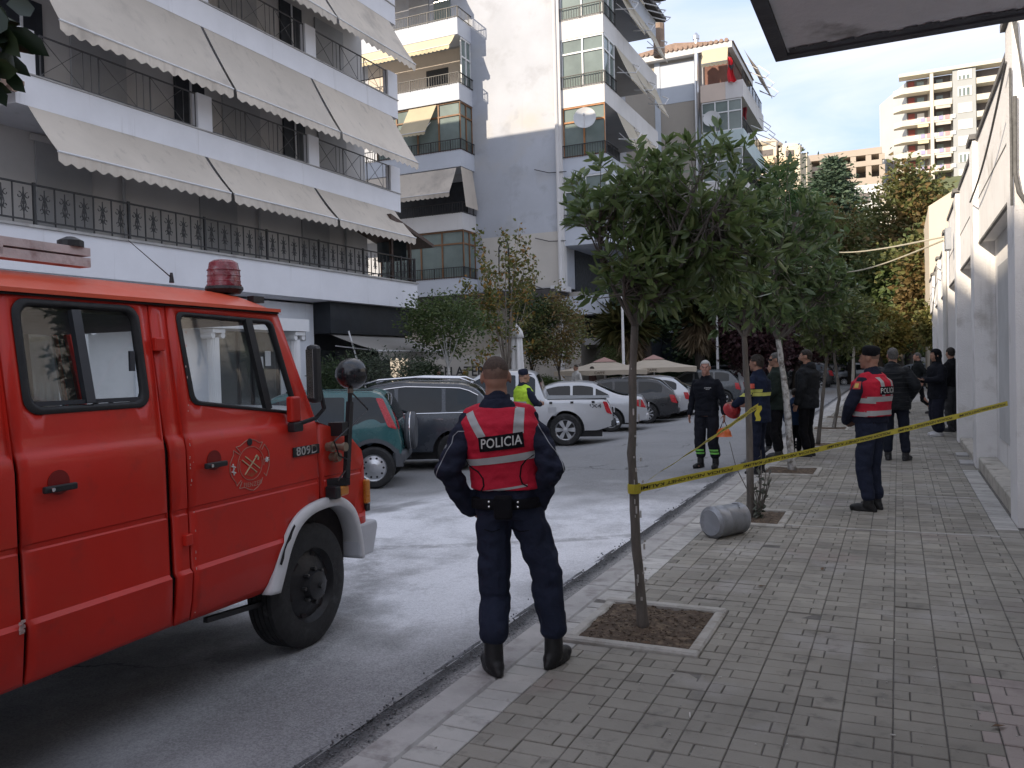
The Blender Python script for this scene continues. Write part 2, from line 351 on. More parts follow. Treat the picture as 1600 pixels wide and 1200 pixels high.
# loose grit along the gutter
gr=MB()
for k in range(1600):
    y=1.8+16*random.random()**1.6; x=random.gauss(-2.42,.05)+.012*math.sin(y*3); s_=random.uniform(.003,.010)
    M=Matrix.Rotation(random.random()*6,3,'Z')@Matrix.Rotation(random.random()*2,3,'X'); gr.obox((x,y,-.092+s_*.3),s_*1.6,s_,s_*.8,M)
o=stuff(gr.build('grit',mat('grit',(.13,.13,.135),.9,.5,90))); tag(o,'dark loose grit lying along the broken edge of the road','gravel')
# kerb
kerb=struct(MB().box(-2.19,-1.999,1,46,-.14,-.012).build('kerb',CONC))
KM=mat('kerb_concrete',(.40,.385,.37),.9,.16,3,.5,70,dirt=((.22,.2,.19),.22,5),island=.06)
y=1.0
while y<30:
    b=MB().cbox(-2.20,-2.003,y+.004,y+.996,-.13,0+random.uniform(-.004,.003),.014); b.build('kerb_stone',KM,kerb); y+=1.0
MB().cbox(-2.20,-2.003,y,46,-.13,0,.014).build('kerb_stone',KM,kerb)
# pavement base and paving blocks
walk=struct(MB().box(-1.999,2.2,-1,46,-.32,-.0085).build('pavement',mat('joint_sand',(.135,.125,.115),.95,.3,12,.3,90)))
PITS=[5.17,9.10,13.00,16.95,20.9,24.8]; PX0,PX1,PHALF=-1.90,-1.06,.47
def in_pit(x0,x1,y0,y1): return any(x1>PX0+.02 and x0<PX1-.02 and y1>p-PHALF+.02 and y0<p+PHALF-.02 for p in PITS)
PAVM=mat('paving_block',(.265,.247,.212),.85,.20,1.1,.5,90,dirt=[((.37,.35,.33),.16,1.3),((.15,.14,.125),.12,7),((.27,.22,.20),.08,.9),((.19,.18,.165),.12,.45)],island=.20)
EDGM=mat('pale_paving_block',(.44,.425,.40),.85,.18,2,.5,90,dirt=((.24,.22,.21),.2,5),island=.12)
PINKM=mat('worn_beige_block',(.36,.31,.285),.85,.14,1.5,.5,90,dirt=((.24,.2,.19),.2,4),island=.06)
pav=[]   # (distance, x0,x1,y0,y1, kind)
CW=.2183; NC=12; RH=.12
for j in range(int((34-1.6)/RH)):
    y0=1.6+j*RH
    for c in range(NC):
        x0=-1.79+c*CW; cut=.143 if c%2 else .075
        for (a,b_) in (((x0,x0+CW),) if (j+c)%2 else ((x0,x0+cut),(x0+cut,x0+CW))):
            kind='p'
            if a>.30 and y0<4.85: kind='k'
            pav.append([a,b_,y0,y0+RH,kind])
    if not (9.05<y0<13.7):
        for (a,b_) in ((.83,1.02),(1.02,1.22)): pav.append([a,b_,y0,y0+RH,'k' if y0<4.85 else 'p'])
    else: pav.append([.83,1.03,y0,y0+RH,'e'])
    pav.append([-2.0,-1.79,y0,y0+RH,'e'])
def trim(p):
    "cut a block back to the edge of a tree pit it runs into"
    a,b_,y0,y1,k=p
    for q in PITS:
        f0,f1=q-PHALF,q+PHALF
        if b_>PX0 and a<PX1 and y1>f0 and y0<f1:
            if a>=PX0 and b_<=PX1 and y0>=f0 and y1<=f1: return None
            ox=min(b_-PX0,PX1-a); oy=min(y1-f0,f1-y0)
            if ox<oy:
                if b_-PX0<PX1-a: b_=PX0
                else: a=PX1
            else:
                if y1-f0<f1-y0: y1=f0
                else: y0=f1
            if b_-a<.02 or y1-y0<.02: return None
    return [a,b_,y0,y1,k]
pav=[q for q in map(trim,pav) if q]
def vis(p):
    c=Vector(((p[0]+p[1])/2,(p[2]+p[3])/2,0)); d=depth_m(c)
    if d<.5: return 1e9
    x=800+FPX*(c-CC).dot(CR)/d; y_=600-FPX*(c-CC).dot(CU)/d
    off=0 if (-10<x<1610 and y_<1215) else 1e4
    return d*d/(p[1]-p[0])+off
pav.sort(key=vis)
MK={'p':PAVM,'e':EDGM,'k':PINKM}
_sh={}
rest={'p':MB(),'e':MB(),'k':MB()}
for i,p in enumerate(pav):
    a,b_,y0,y1,k=p; z=random.uniform(-.003,.002); g_=.003
    if random.random()<.02: z-=.006
    if i<300:
        key=(round(b_-a,3),round(y1-y0,3),k)
        if key not in _sh:
            o=MB().cbox(g_,b_-a-g_,g_,y1-y0-g_,-.06,0,.0035).build('paving_block',MK[k],walk); _sh[key]=o.data
        else:
            o=bpy.data.objects.new('paving_block',_sh[key]); COL.objects.link(o); o.parent=walk
        o.location=(a,y0,z)
        o.rotation_euler=(random.uniform(-.012,.012),random.uniform(-.012,.012),random.uniform(-.012,.012))
    else:
        if y0<17: rest[k].cbox(a+g_,b_-g_,y0+g_,y1-g_,-.03,z,.003)
        else: rest[k].box(a+g_,b_-g_,y0+g_,y1-g_,-.03,z)
for k,n in(('p','paving_blocks'),('e','edge_blocks'),('k','worn_blocks')): stuff(rest[k].build(n,MK[k],walk))
struct(MB().box(-2.0,2.2,34,46,-.02,-.003).build('far_pavement',mat('far_paving',(.25,.235,.215),.85,.15,1.2,.3,60)))
LN=mat('pale_joint',(.42,.40,.38),.9,.2,8,.2,60)
for yy in (8.78,11.05,13.4):
    MB().box(-1.06 if yy<13 else -1.0,.83,yy,yy+.035,-.02,.0045).build('joint_strip',LN,walk)
# litter: cigarette ends, twig, small leaves
BUT=mat('cigarette_paper',(.6,.58,.54),.8,.1,50)
for i,(px,py) in enumerate([(930,995),(1052,1052),(1460,1042),(1125,1058),(1128,990),(1398,1000),(1078,1117),(1395,1148),(1210,846),(1575,890)]):
    p=P(px,py,Z=.004); a=random.random()*3; ln=.05 if py==1117 else .022
    o=MB().tube([p+Vector((math.cos(a),math.sin(a),0))*ln*-.5,p+Vector((math.cos(a),math.sin(a),0))*ln*.5],.0035,6).build('cigarette_end',BUT); tag(o,'tiny pale cigarette end dropped on the grey paving blocks','litter','cigarette ends on the paving')
LEAFD=mat('dead_leaf',(.14,.085,.05),.8,.3,30)
for i,(px,py) in enumerate([(1190,916),(1285,889),(1560,1135),(1010,985+20)]):
    p=P(px,py,Z=.006); a=random.random()*6; u=Vector((math.cos(a),math.sin(a),0))*.04; v_=Vector((-math.sin(a),math.cos(a),0))*.016
    o=MB().add([p-u,p-v_+Vector((0,0,.006)),p+u+Vector((0,0,.004)),p+v_+Vector((0,0,.009)),p],[(0,1,4),(1,2,4),(2,3,4),(3,0,4)]).build('fallen_leaf',LEAFD); tag(o,'small dry brown leaf lying on the grey paving blocks','leaf','fallen leaves on the paving')
sp_=MB()
for k in range(260):
    y=2.0+7*random.random()**1.3; x=random.uniform(-1.9,.9); s_=random.uniform(.002,.006); sp_.obox((x,y,.003),s_*1.5,s_,s_*.7,Matrix.Rotation(random.random()*6,3,'Z'))
stuff(tag(sp_.build('pavement_grit',mat('pale_grit',(.42,.40,.37),.9,.4,90)),'pale sandy crumbs scattered over the paving blocks','grit'))
# tree pits
SOIL=mat('soil',(.085,.06,.042),.95,.45,14,1,60,dirt=((.20,.15,.10),.25,20))
EDG=mat('pit_edging_stone',(.42,.40,.365),.9,.15,4,.6,60,dirt=((.24,.22,.18),.28,6),island=.05)
PITL=['nearest concrete-edged tree pit beside the officer in the red vest','second tree pit from the camera, next to the fallen metal drum','third tree pit, holding the whitewashed leaning trunk','fourth tree pit along the kerb, in front of the men','fifth tree pit along the kerb, far off','sixth and farthest tree pit along the kerb']
for i,py in enumerate(PITS):
    t=thing('tree_pit',PITL[i],'tree pit',(PX0,py-PHALF,0),0,'tree pits along the kerb')
    W,D=PX1-PX0,2*PHALF; e=.075
    for (a,b_,c,d) in((0,W,0,e),(0,W,D-e,D),(0,e,e+.003,D-e-.003),(W-e,W,e+.003,D-e-.003)):
        o=MB().cbox(a,b_,c,d,-.1,.026+random.uniform(-.006,.006),.012).build('edging_stone',EDG,t); o.rotation_euler=(0,0,random.uniform(-.006,.006))
    n=46 if i==0 else 22
    def so_(u,v,s=i):
        q=Vector((u*W*9,v*D*9,s*7)); h=.006+noise.noise(q*.35)*.02+noise.noise(q*1.7)*.010+noise.noise(q*5)*.006+.03*math.exp(-((u-.48)**2+(v-.5)**2)*22)
        return (e+u*(W-2*e),e+v*(D-2*e),h)
    MB().grid(n,n,so_).build('soil',SOIL,t,smooth=True)
    if i<2:
        d=MB()
        for k in range(420 if i==0 else 80):
            u,v=random.random(),random.random(); p=Vector(so_(u,v)); a=random.random()*6; s_=random.uniform(.003,.011)
            M=Matrix.Rotation(a,3,'Z')@Matrix.Rotation(random.uniform(-.6,.6),3,'X'); d.obox(p+Vector((0,0,s_*.3)),s_*1.7,s_,s_*.5,M)
        stuff(d.build('soil_clods',mat('clods',(.10,.072,.05),.95,.5,60),t))
# ================================================================= right-hand building (white portico)
RW=mat('white_stucco',(.80,.785,.775),.9,.07,1.2,.9,55,streak=((.40,.38,.36),.16),dirt=((.44,.41,.37),.10,1.4))
RWd=mat('weathered_coping',(.16,.155,.15),.9,.3,3,.6,40)
bt=thing('white_building','white stuccoed building with projecting pillars along the right of the pavement','building')
MB().box(1.305,9,9.2,34,-.14,4.55).build('wall',RW,bt)
for i,(y0,dz) in enumerate([(9.29,4.95),(13.97,4.82),(17.9,4.74),(21.8,4.5),(25.7,4.3),(29.6,4.2)]):
    o=MB().cbox(1.03,1.304,y0,y0+.55,.0 if i!=1 else -.05,dz,.02).build('pillar',RW,bt)
    MB().box(.99,1.46,y0-.04,y0+.6,dz,dz+.07).build('coping',RWd,o)
    y1=(13.97,17.9,21.8,25.7,29.6,34)[i]
    zb=3.32-.03*i; zt=4.80-.02*i if i<3 else 4.3
    f=MB().box(1.10,1.302,y0+.553,y1-.003,zb,zt).build('fascia_panel',RW,bt)
    MB().box(1.07,1.34,y0+.56,y1-.01,zt,zt+.06).build('coping',RWd,f)
    MB().box(1.092,1.13,y0+.57,y1-.02,zb-.03,zb).build('soffit_edge',RWd,f)
    MB().box(1.096,1.099,y0+.6,y1-.05,zb+.62,zb+.64).build('crack',RWd,f)
    MB().box(1.285,1.304,y0+1.0,y1-.5,.5,2.9).build('blind_window',mat('recess_grey',(.52,.52,.52),.8,.1,2),bt)
# plinth ledge and broken steps at its foot
MB().cbox(1.06,1.304,9.85,13.95,-.1,.17,.015).build('plinth',mat('stained_plinth',(.46,.43,.38),.9,.15,3,.5,50,dirt=((.22,.2,.17),.2,5)),bt)
MB().cbox(1.05,1.304,14.6,17.85,-.1,.10,.015).build('plinth',_M['stained_plinth'],bt)
MB().cbox(.84,1.04,14.3,14.75,-.05,.035,.01).build('broken_slab',CONC,bt); MB().cbox(.86,1.04,15.5,15.9,-.05,.03,.01).build('broken_slab',CONC,bt)
MB().box(1.43,2.2,-6,9.2,0,4.5).build('wall_near',RW,bt)
# service cables and box
cb=MB()
for k,(a,b_) in enumerate([((1.02,9.27,4.4),(1.02,9.27,3.1)),((1.0,9.4,4.5),(1.0,13.9,3.9))]):
    a,b_=Vector(a),Vector(b_); cb.tube([a.lerp(b_,t)+Vector((-.01,0,-.15*math.sin(t*math.pi))) for t in [i/10 for i in range(11)]],.012,6)
for q in range(3): cb.tube([P(1588-3*q,30,Y=9.25),P(1592,80,Y=9.25),P(1600,120+8*q,Y=9.25)],.008,6)
cb.tube([P(1586,200,Y=9.26)+Vector((0,0,.3)),P(1586,270,Y=9.26),P(1592,300,Y=9.26),P(1604,318,Y=9.26)],.02,6)
cb.build('cables',mat('old_cable',(.10,.10,.10),.8,.3,20),bt)
p=P(1484,372,X=1.0); MB().box(.92,1.03,p.y,p.y+.4,p.z-.22,p.z+.22).build('junction_box',mat('galvanised',(.35,.37,.40),.5,.1,8,metal=.6),bt)
pp=P(1497,500,X=1.0); MB().tube([(.99,21.2,.1),(.99,21.2,4.2)],.05,10).build('downpipe',mat('pale_pipe',(.55,.54,.52),.7,.1,3),bt)
tag(MB().tube([P(1463,415,X=.85),P(1461,450,X=.86),P(1456,500,X=.87),P(1459,512,X=.9)],.012,5).build('hanging_cord',mat('pale_cord',(.55,.5,.42),.8,.1,5)),'pale cord hanging loose down the far end of the white wall','cord')
# canopy slab over the near pavement
CAN=mat('flaking_soffit',(.80,.80,.82),.9,.10,1.5,.8,30,dirt=[((.24,.23,.22),.16,2.2),((.84,.84,.85),.2,5)])
cn=thing('canopy','grey concrete canopy slab with flaking paint jutting out overhead at top right','canopy')
MB().box(-.50,1.42,-3,4.62,3.30,3.52).build('slab',CAN,cn)
CED=mat('dark_drip_edge',(.10,.105,.115),.85,.25,4,.5,40)
MB().box(-.57,-.503,-3,4.69,3.285,3.54).build('edge_strip',CED,cn); MB().box(-.502,1.42,4.623,4.69,3.285,3.54).build('edge_strip',CED,cn)
# ragged remains of the peeled coat along the slab edge
pe=MB()
for k in range(60):
    x=-.49+1.9*k/60; w_=.05+.05*noise.noise(Vector((k*.37,2,0)))+.03*random.random()
    pe.quad((x,4.62,3.294),(x,4.62-w_,3.294),(x+1.9/60,4.62-w_-.02*random.random(),3.294),(x+1.9/60,4.62,3.294))
pe.build('peeled_patch',CED,cn)
# ================================================================= left-hand apartment building
AWN=mat('cream_awning_cloth',(.60,.54,.47),.85,.07,.8,.1,200,streak=((.36,.32,.28),.22),dirt=((.38,.34,.30),.14,.7),trans=.12,objrand=.12)
AWNY=mat('yellow_awning_cloth',(.66,.57,.38),.85,.06,.8,trans=.2)
POLE=mat('white_metal_tube',(.62,.62,.63),.45,.08,6)
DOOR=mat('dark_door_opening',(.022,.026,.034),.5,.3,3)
SHUT=mat('grey_roller_shutter',(.34,.34,.345),.7,.06,2)
def awning(parent,frame,w,drop,outw,scal=.27,val=.24,material=None,arms=True,name='awning',tilt=0):
    "frame(u, d, h): u along the wall, d out from it, h up from the fixing line"
    material=material or AWN; n=max(6,int(w/scal)); nn=n*4
    b=MB()
    def top(u,v):
        sag=-.05*math.sin(math.pi*v)*(1+.5*math.sin(u*w*1.3+w))+.012*math.sin(u*w*3.1)*v; return frame(u*w,outw*v,-drop*v+sag+tilt*u*v)
    b.grid(nn,6,top)
    o=b.build(name,material,parent,smooth=True)
    v_=MB()
    def va(u,v):
        ph=u*n; s_=abs(math.sin(ph*math.pi)); return frame(u*w,outw+(.02*math.sin(ph*2*math.pi)+.02*math.sin(u*w*2.3+w*5))*v,-drop-tilt*-u-val*v*(.72+.28*s_))
    v_.grid(nn,2,va).build('valance',material,o,smooth=True)
    pb=MB().tube([frame(0,outw,-drop),frame(w,outw,-drop+tilt)],.022,8)
    if arms:
        for u in (.06*w+.05,.94*w-.05): pb.tube([frame(u,.02,-.05-drop*.55),frame(u,outw*.98,-drop-.015)],.018,6)
    pb.build('awning_bar',POLE,o); return o
GIRON=mat('grey_painted_iron',(.10,.10,.105),.5,.2,20)
def railing_x(parent,a,b,h,fn=None):
    "iron railing panel with uprights and crossed bars from a to b"
    a,b=Vector(a),Vector(b); m=MB(); up=Vector((0,0,h)); L_=(b-a).length; n=max(1,round(L_/1.1))
    m.bar(a+up,b+up,.035,.025); m.bar(a+Vector((0,0,.05)),b+Vector((0,0,.05)),.018)
    for i in range(n+1):
        p=a.lerp(b,i/n); m.bar(p,p+up,.022)
        if i<n:
            q=a.lerp(b,(i+.72)/n); m.bar(p+Vector((0,0,.05)),q+up,.011); m.bar(p+up,q+Vector((0,0,.05)),.011)
            for t in(.72,.86): p2=a.lerp(b,(i+t)/n); m.bar(p2,p2+up,.011)
    return m.build('railing',GIRON,parent)
def railing_v(parent,a,b,h,step=.12,belly=0,out=(0,0,0)):
    a,b=Vector(a),Vector(b); m=MB(); up=Vector((0,0,h)); L_=(b-a).length; n=max(2,round(L_/step)); out=Vector(out)
    m.bar(a+up,b+up,.045,.03); m.bar(a+Vector((0,0,.05)),b+Vector((0,0,.05)),.03)
    for i in range(n+1):
        p=a.lerp(b,i/n)
        if belly: m.tube([p+Vector((0,0,.05)),p+up*.3+out*belly,p+up*.65+out*belly*.4,p+up],.009,4)
        else: m.bar(p,p+up,.014 if i%8 else .035)
    return m.build('railing',IRON,parent)
def scroll_panel():
    m=MB(); w_,h=.42,.72
    def curl(cx,cz,r,s,a0):
        pts=[]
        for i in range(13):
            a=a0+s*i*.42; rr=r*(1-i/16); pts.append((0,cx+rr*math.cos(a),cz+rr*math.sin(a)))
        m.tube(pts,.009,4)
    for y in (0,): m.bar((0,y,0),(0,y,h),.022)
    m.bar((0,w_/2,.08),(0,w_/2,h-.06),.016)
    for s in(-1,1):
        curl(w_/2+s*.085,.50,.065,s,math.pi/2); curl(w_/2+s*.075,.27,.055,-s,-math.pi/2)
        m.tube([(0,w_/2,.20),(0,w_/2+s*.05,.34),(0,w_/2+s*.015,.48),(0,w_/2,.60)],.010,4)
    m.obox((0,w_/2,.37),.02,.035,.06)
    return m
SCROLL=scroll_panel()
FX=-14.5
lb=thing('apartment_building','five storey white apartment house with rows of cream awnings along the left side','building',(0,0,0))
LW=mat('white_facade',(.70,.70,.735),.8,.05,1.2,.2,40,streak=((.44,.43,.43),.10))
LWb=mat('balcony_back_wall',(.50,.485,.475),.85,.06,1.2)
BY=[10.30,14.72,18.70,22.75]
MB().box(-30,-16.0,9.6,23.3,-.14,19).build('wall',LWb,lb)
# ground floor wall with shop openings
GF=mat('ground_floor_wall',(.72,.745,.79),.8,.06,1.5,.2,40,streak=((.45,.46,.48),.1))
MB().cdt([(2,-.12),(19.45,-.12),(19.45,3.65),(2,3.65)],[[(15.35,.1),(18.0,.1),(18.0,2.75),(15.35,2.75)],[(9.2,.3),(11.4,.3),(11.4,2.7),(9.2,2.7)],[(12,.1),(13.2,.1),(13.2,2.7),(12,2.7)]],lambda u,v:(-15.3,u,v)).build('ground_floor_wall',GF,lb,solid=-.25)
MB().box(-15.3,-14.45,2,23.86,3.66,4.47).build('fascia_band',LW,lb); MB().box(-15.4,-14.40,2,23.9,4.471,4.52).build('band_coping',CONC,lb)
MB().box(-16.0,-15.3,2,23.86,3.6,3.70).build('soffit',LW,lb)
for k in range(4):
    zb=6.72+3.0*k; zt=zb+.58
    MB().box(-16.0,FX,10.1,23.05,zb,zt).build('balcony_slab',LW,lb)
    MB().box(-14.62,FX+.03,10.08,23.08,zt+.002,zt+.03).build('slab_coping',CONC,lb)
    for yy in BY:
        o=MB().box(-14.68,FX-.005,yy-.22+(.15 if yy<11 else 0),yy+.22+(.1 if yy>22 else 0),zt+.032,zt+.85); o.build('parapet_pier',LW,lb)
    for i in range(3):
        railing_x(lb,(FX-.08,BY[i]+.22+(.15 if i==0 else 0),zt+.035),(FX-.08,BY[i+1]-.22,zt+.035),.80)
        # doors and shutters in the back wall
        y0=BY[i]
        d=MB().box(-15.99,-15.93,y0+.5,y0+1.45,zt,zt+2.1).build('balcony_door',DOOR,lb); MB().box(-15.929,-15.90,y0+.95,y0+1.0,zt,zt+2.1).build('door_mullion',POLE,d)
        MB().box(-15.99,-15.94,y0+2.1,y0+3.5,zt+.0,zt+2.15).build('roller_shutter',SHUT,lb)
        dr,ow=((1.02,.75),(1.62,.95),(1.55,.95),(1.4,.9))[k]
        if k==0: dr,ow=.95,.78
        awning(lb,lambda u,d,h,y0=BY[i],z=zb:(FX-.02+d,y0+.04+u,z+.02+h),BY[i+1]-BY[i]-.10,dr,ow,arms=(k>=2))
    if k: railing_x(lb,(FX-.08,22.95,zt+.03),(-15.9,22.95,zt+.03),.8)
# first floor: ornamental iron balustrade, doors, drain pipes
y=2.0; part=None; n=0; cur=MB()
while y<23.75:
    for v,f in ((SCROLL.v,SCROLL.f),): cur.add([(a-14.52,b_+y,c+4.55) for a,b_,c in v],f)
    n+=1; y+=.42
    if n%5==0 or y>=23.75:
        y0=y-.42*(5 if n%5==0 else n%5); cur.bar((-14.52,y0,5.28),(-14.52,y,5.28),.045,.03); cur.bar((-14.52,y0,4.62),(-14.52,y,4.62),.03); cur.bar((-14.52,y,4.52),(-14.52,y,5.32),.05); cur.build('balustrade_panel',IRON,lb); cur=MB()
railing_v(lb,(-14.52,23.78,4.52),(-15.9,23.78,4.52),.78,.12)
for i in range(3):
    y0=BY[i]; o=MB().box(-15.99,-15.95,y0+1.2,y0+2.5,4.5,6.55).build('balcony_shutter',SHUT,lb)
    MB().box(-15.99,-15.93,y0+1.1,y0+2.6,6.55,6.68).build('shutter_box',LWb,o)
    MB().tube([(-15.92,y0+3.3,4.5),(-15.92,y0+3.3,6.7)],.035,8).build('drain_pipe',SHUT,lb)
# brown timber porch roof and glazed screen at the far corner
TIM=mat('brown_timber',(.075,.05,.04),.7,.25,6)
MB().prism([(22.0,6.35),(24.6,5.75),(24.6,5.85),(22.0,6.5)],lambda u,v:(-14.2,u,v),lambda u,v:(-16,u,v)).build('porch_roof',TIM,lb)
for yy in (22.6,23.7): MB().box(-14.7,-14.6,yy,yy+.1,4.53,6.1).build('porch_post',TIM,lb)
MB().box(-15.9,-14.75,23.72,23.74,5.3,5.95).build('porch_glass',DARKGL,lb)
# columns and shop window
COLM=mat('white_plaster_column',(.72,.72,.73),.7,.04,3)
def column(y):
    t=MB(); n=20
    rr=[]
    for z in np.linspace(.18,2.55,6):
        ring=[]
        for j in range(n*2):
            a=math.pi*j/n; r=.15*(1-.08*(z/2.7))*(1 if j%2 else .92); ring.append((-14.95+r*math.cos(a),y+r*math.sin(a),z))
        rr.append(ring)
    t.rings(rr); t.lathe([(.2,-.12),(.2,.1),(.17,.18)],(-14.95,y,0),'z',20); t.box(-15.15,-14.75,y-.2,y+.2,2.66,2.76)
    for s in(-1,1): t.lathe([(.07,-.17),(.07,.17)],(-14.95,y+s*.16,2.6),'x',12)
    o=t.build('column',COLM,lb,smooth=False); return o
column(15.18); column(18.18); column(11.6); column(8.9)
MB().box(-15.2,-14.7,8.6,18.5,2.77,3.1).build('entablature',COLM,lb)
SH=mat('shop_interior',(.16,.16,.16),.8,.3,1.2)
MB().box(-18.5,-18.4,8,19.4,0,3).build('shop_back_wall',SH,lb); MB().box(-18.4,-15.4,15.2,19.4,-.1,-.02).build('shop_floor',SH,lb)
sw=MB().box(-15.40,-15.38,15.35,18.0,.1,2.75).build('shop_window',glassm('shop_glass',(.55,.6,.6),.12),lb)
for yy in (15.35,16.45,16.95,17.95): MB().box(-15.42,-15.33,yy-.03,yy+.03,.1,2.75).build('mullion',BLK,sw)
for k,(yy,zz) in enumerate([(17.15,1.7),(17.45,1.85)]): MB().box(-15.37,-15.365,yy,yy+.22,zz,zz+.4).build('paper_notice',mat('paper',(.7,.7,.7),.8,.03),sw)
sw2=MB().box(-15.40,-15.38,9.2,11.4,.3,2.7).build('shop_window',_M['shop_glass'],lb); MB().box(-15.4,-15.36,12.0,13.2,.1,2.7).build('white_door',COLM,lb)
for k in range(14): MB().tube([(-15.5,9.3+.15*k,.35),(-15.5,9.3+.15*k,1.6)],.05,6).build('curtain_fold',COLM,sw2)
# wall lamp cable, vent
MB().box(-15.29,-15.27,18.75,19.05,2.55,2.85).build('vent_grille',SHUT,lb)
# black cafe front at the corner
CB=mat('black_shopfront',(.016,.019,.024),.5,.25,2)
cf=MB().box(-15.6,-14.7,19.46,23.86,2.75,3.655).build('cafe_sign_board',CB,lb)
MB().box(-15.95,-15.6,19.46,23.86,-.12,2.9).build('cafe_front',CB,lb)
for k in range(4): MB().box(-15.59,-15.57,19.8+k*1.0,20.6+k*1.0,.5,2.3).build('cafe_window',DARKGL,lb)
MB().box(-15.56,-15.55,22.9,23.35,1.6,2.1).build('menu_board',mat('chalk_board',(.05,.05,.055),.6,.1),lb)
awning(lb,lambda u,d,h:(-14.9+d,19.6+u,2.75+h),4.1,.55,1.7,.3,.28,mat('grey_cafe_awning',(.30,.285,.265),.85,.06,1,trans=.1))
MB().tube([(-14.3,19.75,2.8),(-13.6,19.9,.3)],.025,6).build('awning_crank',POLE,lb)
# neighbouring house at the left edge: tiled lean-to roof, air conditioner, long tall wall, mostly unseen, added to shade the street
nb=thing('neighbour_building','plain pale house past the left edge with a tiled roof end, air conditioner and unseen tall wall added for shade','building')
MB().box(-30,-16.0,-45,9.55,-.14,19).build('wall',LWb,nb); MB().box(-15.98,-15.3,-45,1.95,-.12,4.3).build('shop_wall',GF,nb)
TILE=mat('clay_roof_tile',(.27,.19,.15),.8,.25,4,.4,40,island=.2)
for k in range(7):
    for j in range(3): 
        y0=9.95-.28*k; m=MB(); x0=-14.2-.5*j; z0=6.92+.14*j
        m.tube([(x0,y0,z0),(x0-.56,y0,z0+.16)],.15,8,flat=.55); m.build('roof_tile',TILE,nb)
ac=MB(); ac.box(-15.9,-15.55,9.0,9.95,5.6,6.25); a=ac.build('air_conditioner_case',mat('ac_white',(.5,.5,.49),.6,.06,3),nb)
MB().lathe([(.25,0),(.25,.02),(.05,.03)],(-15.55,9.35,5.93),'x',20).build('fan_grille',BLK,nb)
# ================================================================= second block, with the blank gable wall
B2Y=35.5
GAB=mat('patchy_gable_render',(.42,.44,.485),.9,.10,.35,.4,12,dirt=[((.45,.43,.40),.22,.28),((.33,.34,.37),.14,.9)],streak=((.34,.35,.38),.12))
GABW=mat('cream_gable_band',(.52,.49,.45),.9,.08,.6,.3,12)
BAL=mat('balcony_blue_grey',(.47,.50,.56),.85,.06,.6,streak=((.38,.39,.42),.12))
BALW=mat('balcony_white',(.58,.57,.57),.85,.07,.8,streak=((.40,.38,.36),.2))
BRN=mat('brown_window_frame',(.19,.10,.05),.6,.15,6)
WFR=mat('white_window_frame',(.66,.67,.68),.5,.04,6)
ORG=mat('orange_wood_frame',(.36,.16,.06),.6,.15,6)
GLZ=mat('hazy_window_glass',(.16,.20,.19),.10,.25,.6,spec=.6)
INT=mat('sunlit_tone_wall',(.52,.46,.40),.85,.06,1)  # warm sunlight on the balcony's back wall is put into this colour
gb=thing('gable_building','tall grey apartment block with a blank patchy side wall facing the street','building')
XL,XM,XR,XB=-26.0,-18.15,-13.8,-11.6
MB().box(XL,XR,B2Y,46,5.2,21.2).build('wall',GAB,gb)
MB().box(XM+.3,XR+.004,B2Y-.006,B2Y,5.25,7.75).build('painted_band',GABW,gb)
MB().box(XR,XR+.16,B2Y-.12,B2Y+.2,5.25,21.2).build('corner_strip',BALW,gb)
MB().tube([(XR-.05,B2Y-.12,.2),(XR-.05,B2Y-.12,21)],.09,8).build('drain_pipe',BALW,gb)
def win(parent,x0,x1,z0,z1,y,fr,nx=2,transom=.68,glass=None,th=.07,name='window',axis='x'):
    "glazed screen in the plane y (or x when axis is 'y') with frame bars, glass set back"
    glass=glass or GLZ
    f=(lambda a,b,c,d,e0,e1:MB().box(a,b,y+e0,y+e1,c,d)) if axis=='x' else (lambda a,b,c,d,e0,e1:MB().box(y-e1,y-e0,a,b,c,d))
    w_=f(x0,x1,z0,z1,.05,.07).build(name,glass,parent)
    m=MB()
    def g(a,b,c,d):
        v=f(a,b,c,d,0,.049); m.add(v.v,v.f)
    for i in range(nx+1):
        xx=x0+(x1-x0)*i/nx; g(max(x0,xx-th/2),min(x1,xx+th/2),z0,z1)
    zt=z0+(z1-z0)*transom
    for i in range(nx):
        a=x0+(x1-x0)*i/nx+th/2; b=x0+(x1-x0)*(i+1)/nx-th/2
        for zz in (z0+th/2,zt,z1-th/2): g(a,b,zz-th/2,zz+th/2)
    m.build('frame',fr,w_); return w_
LV=[5.05,8.05,10.95,14.0,17.0,20.0]
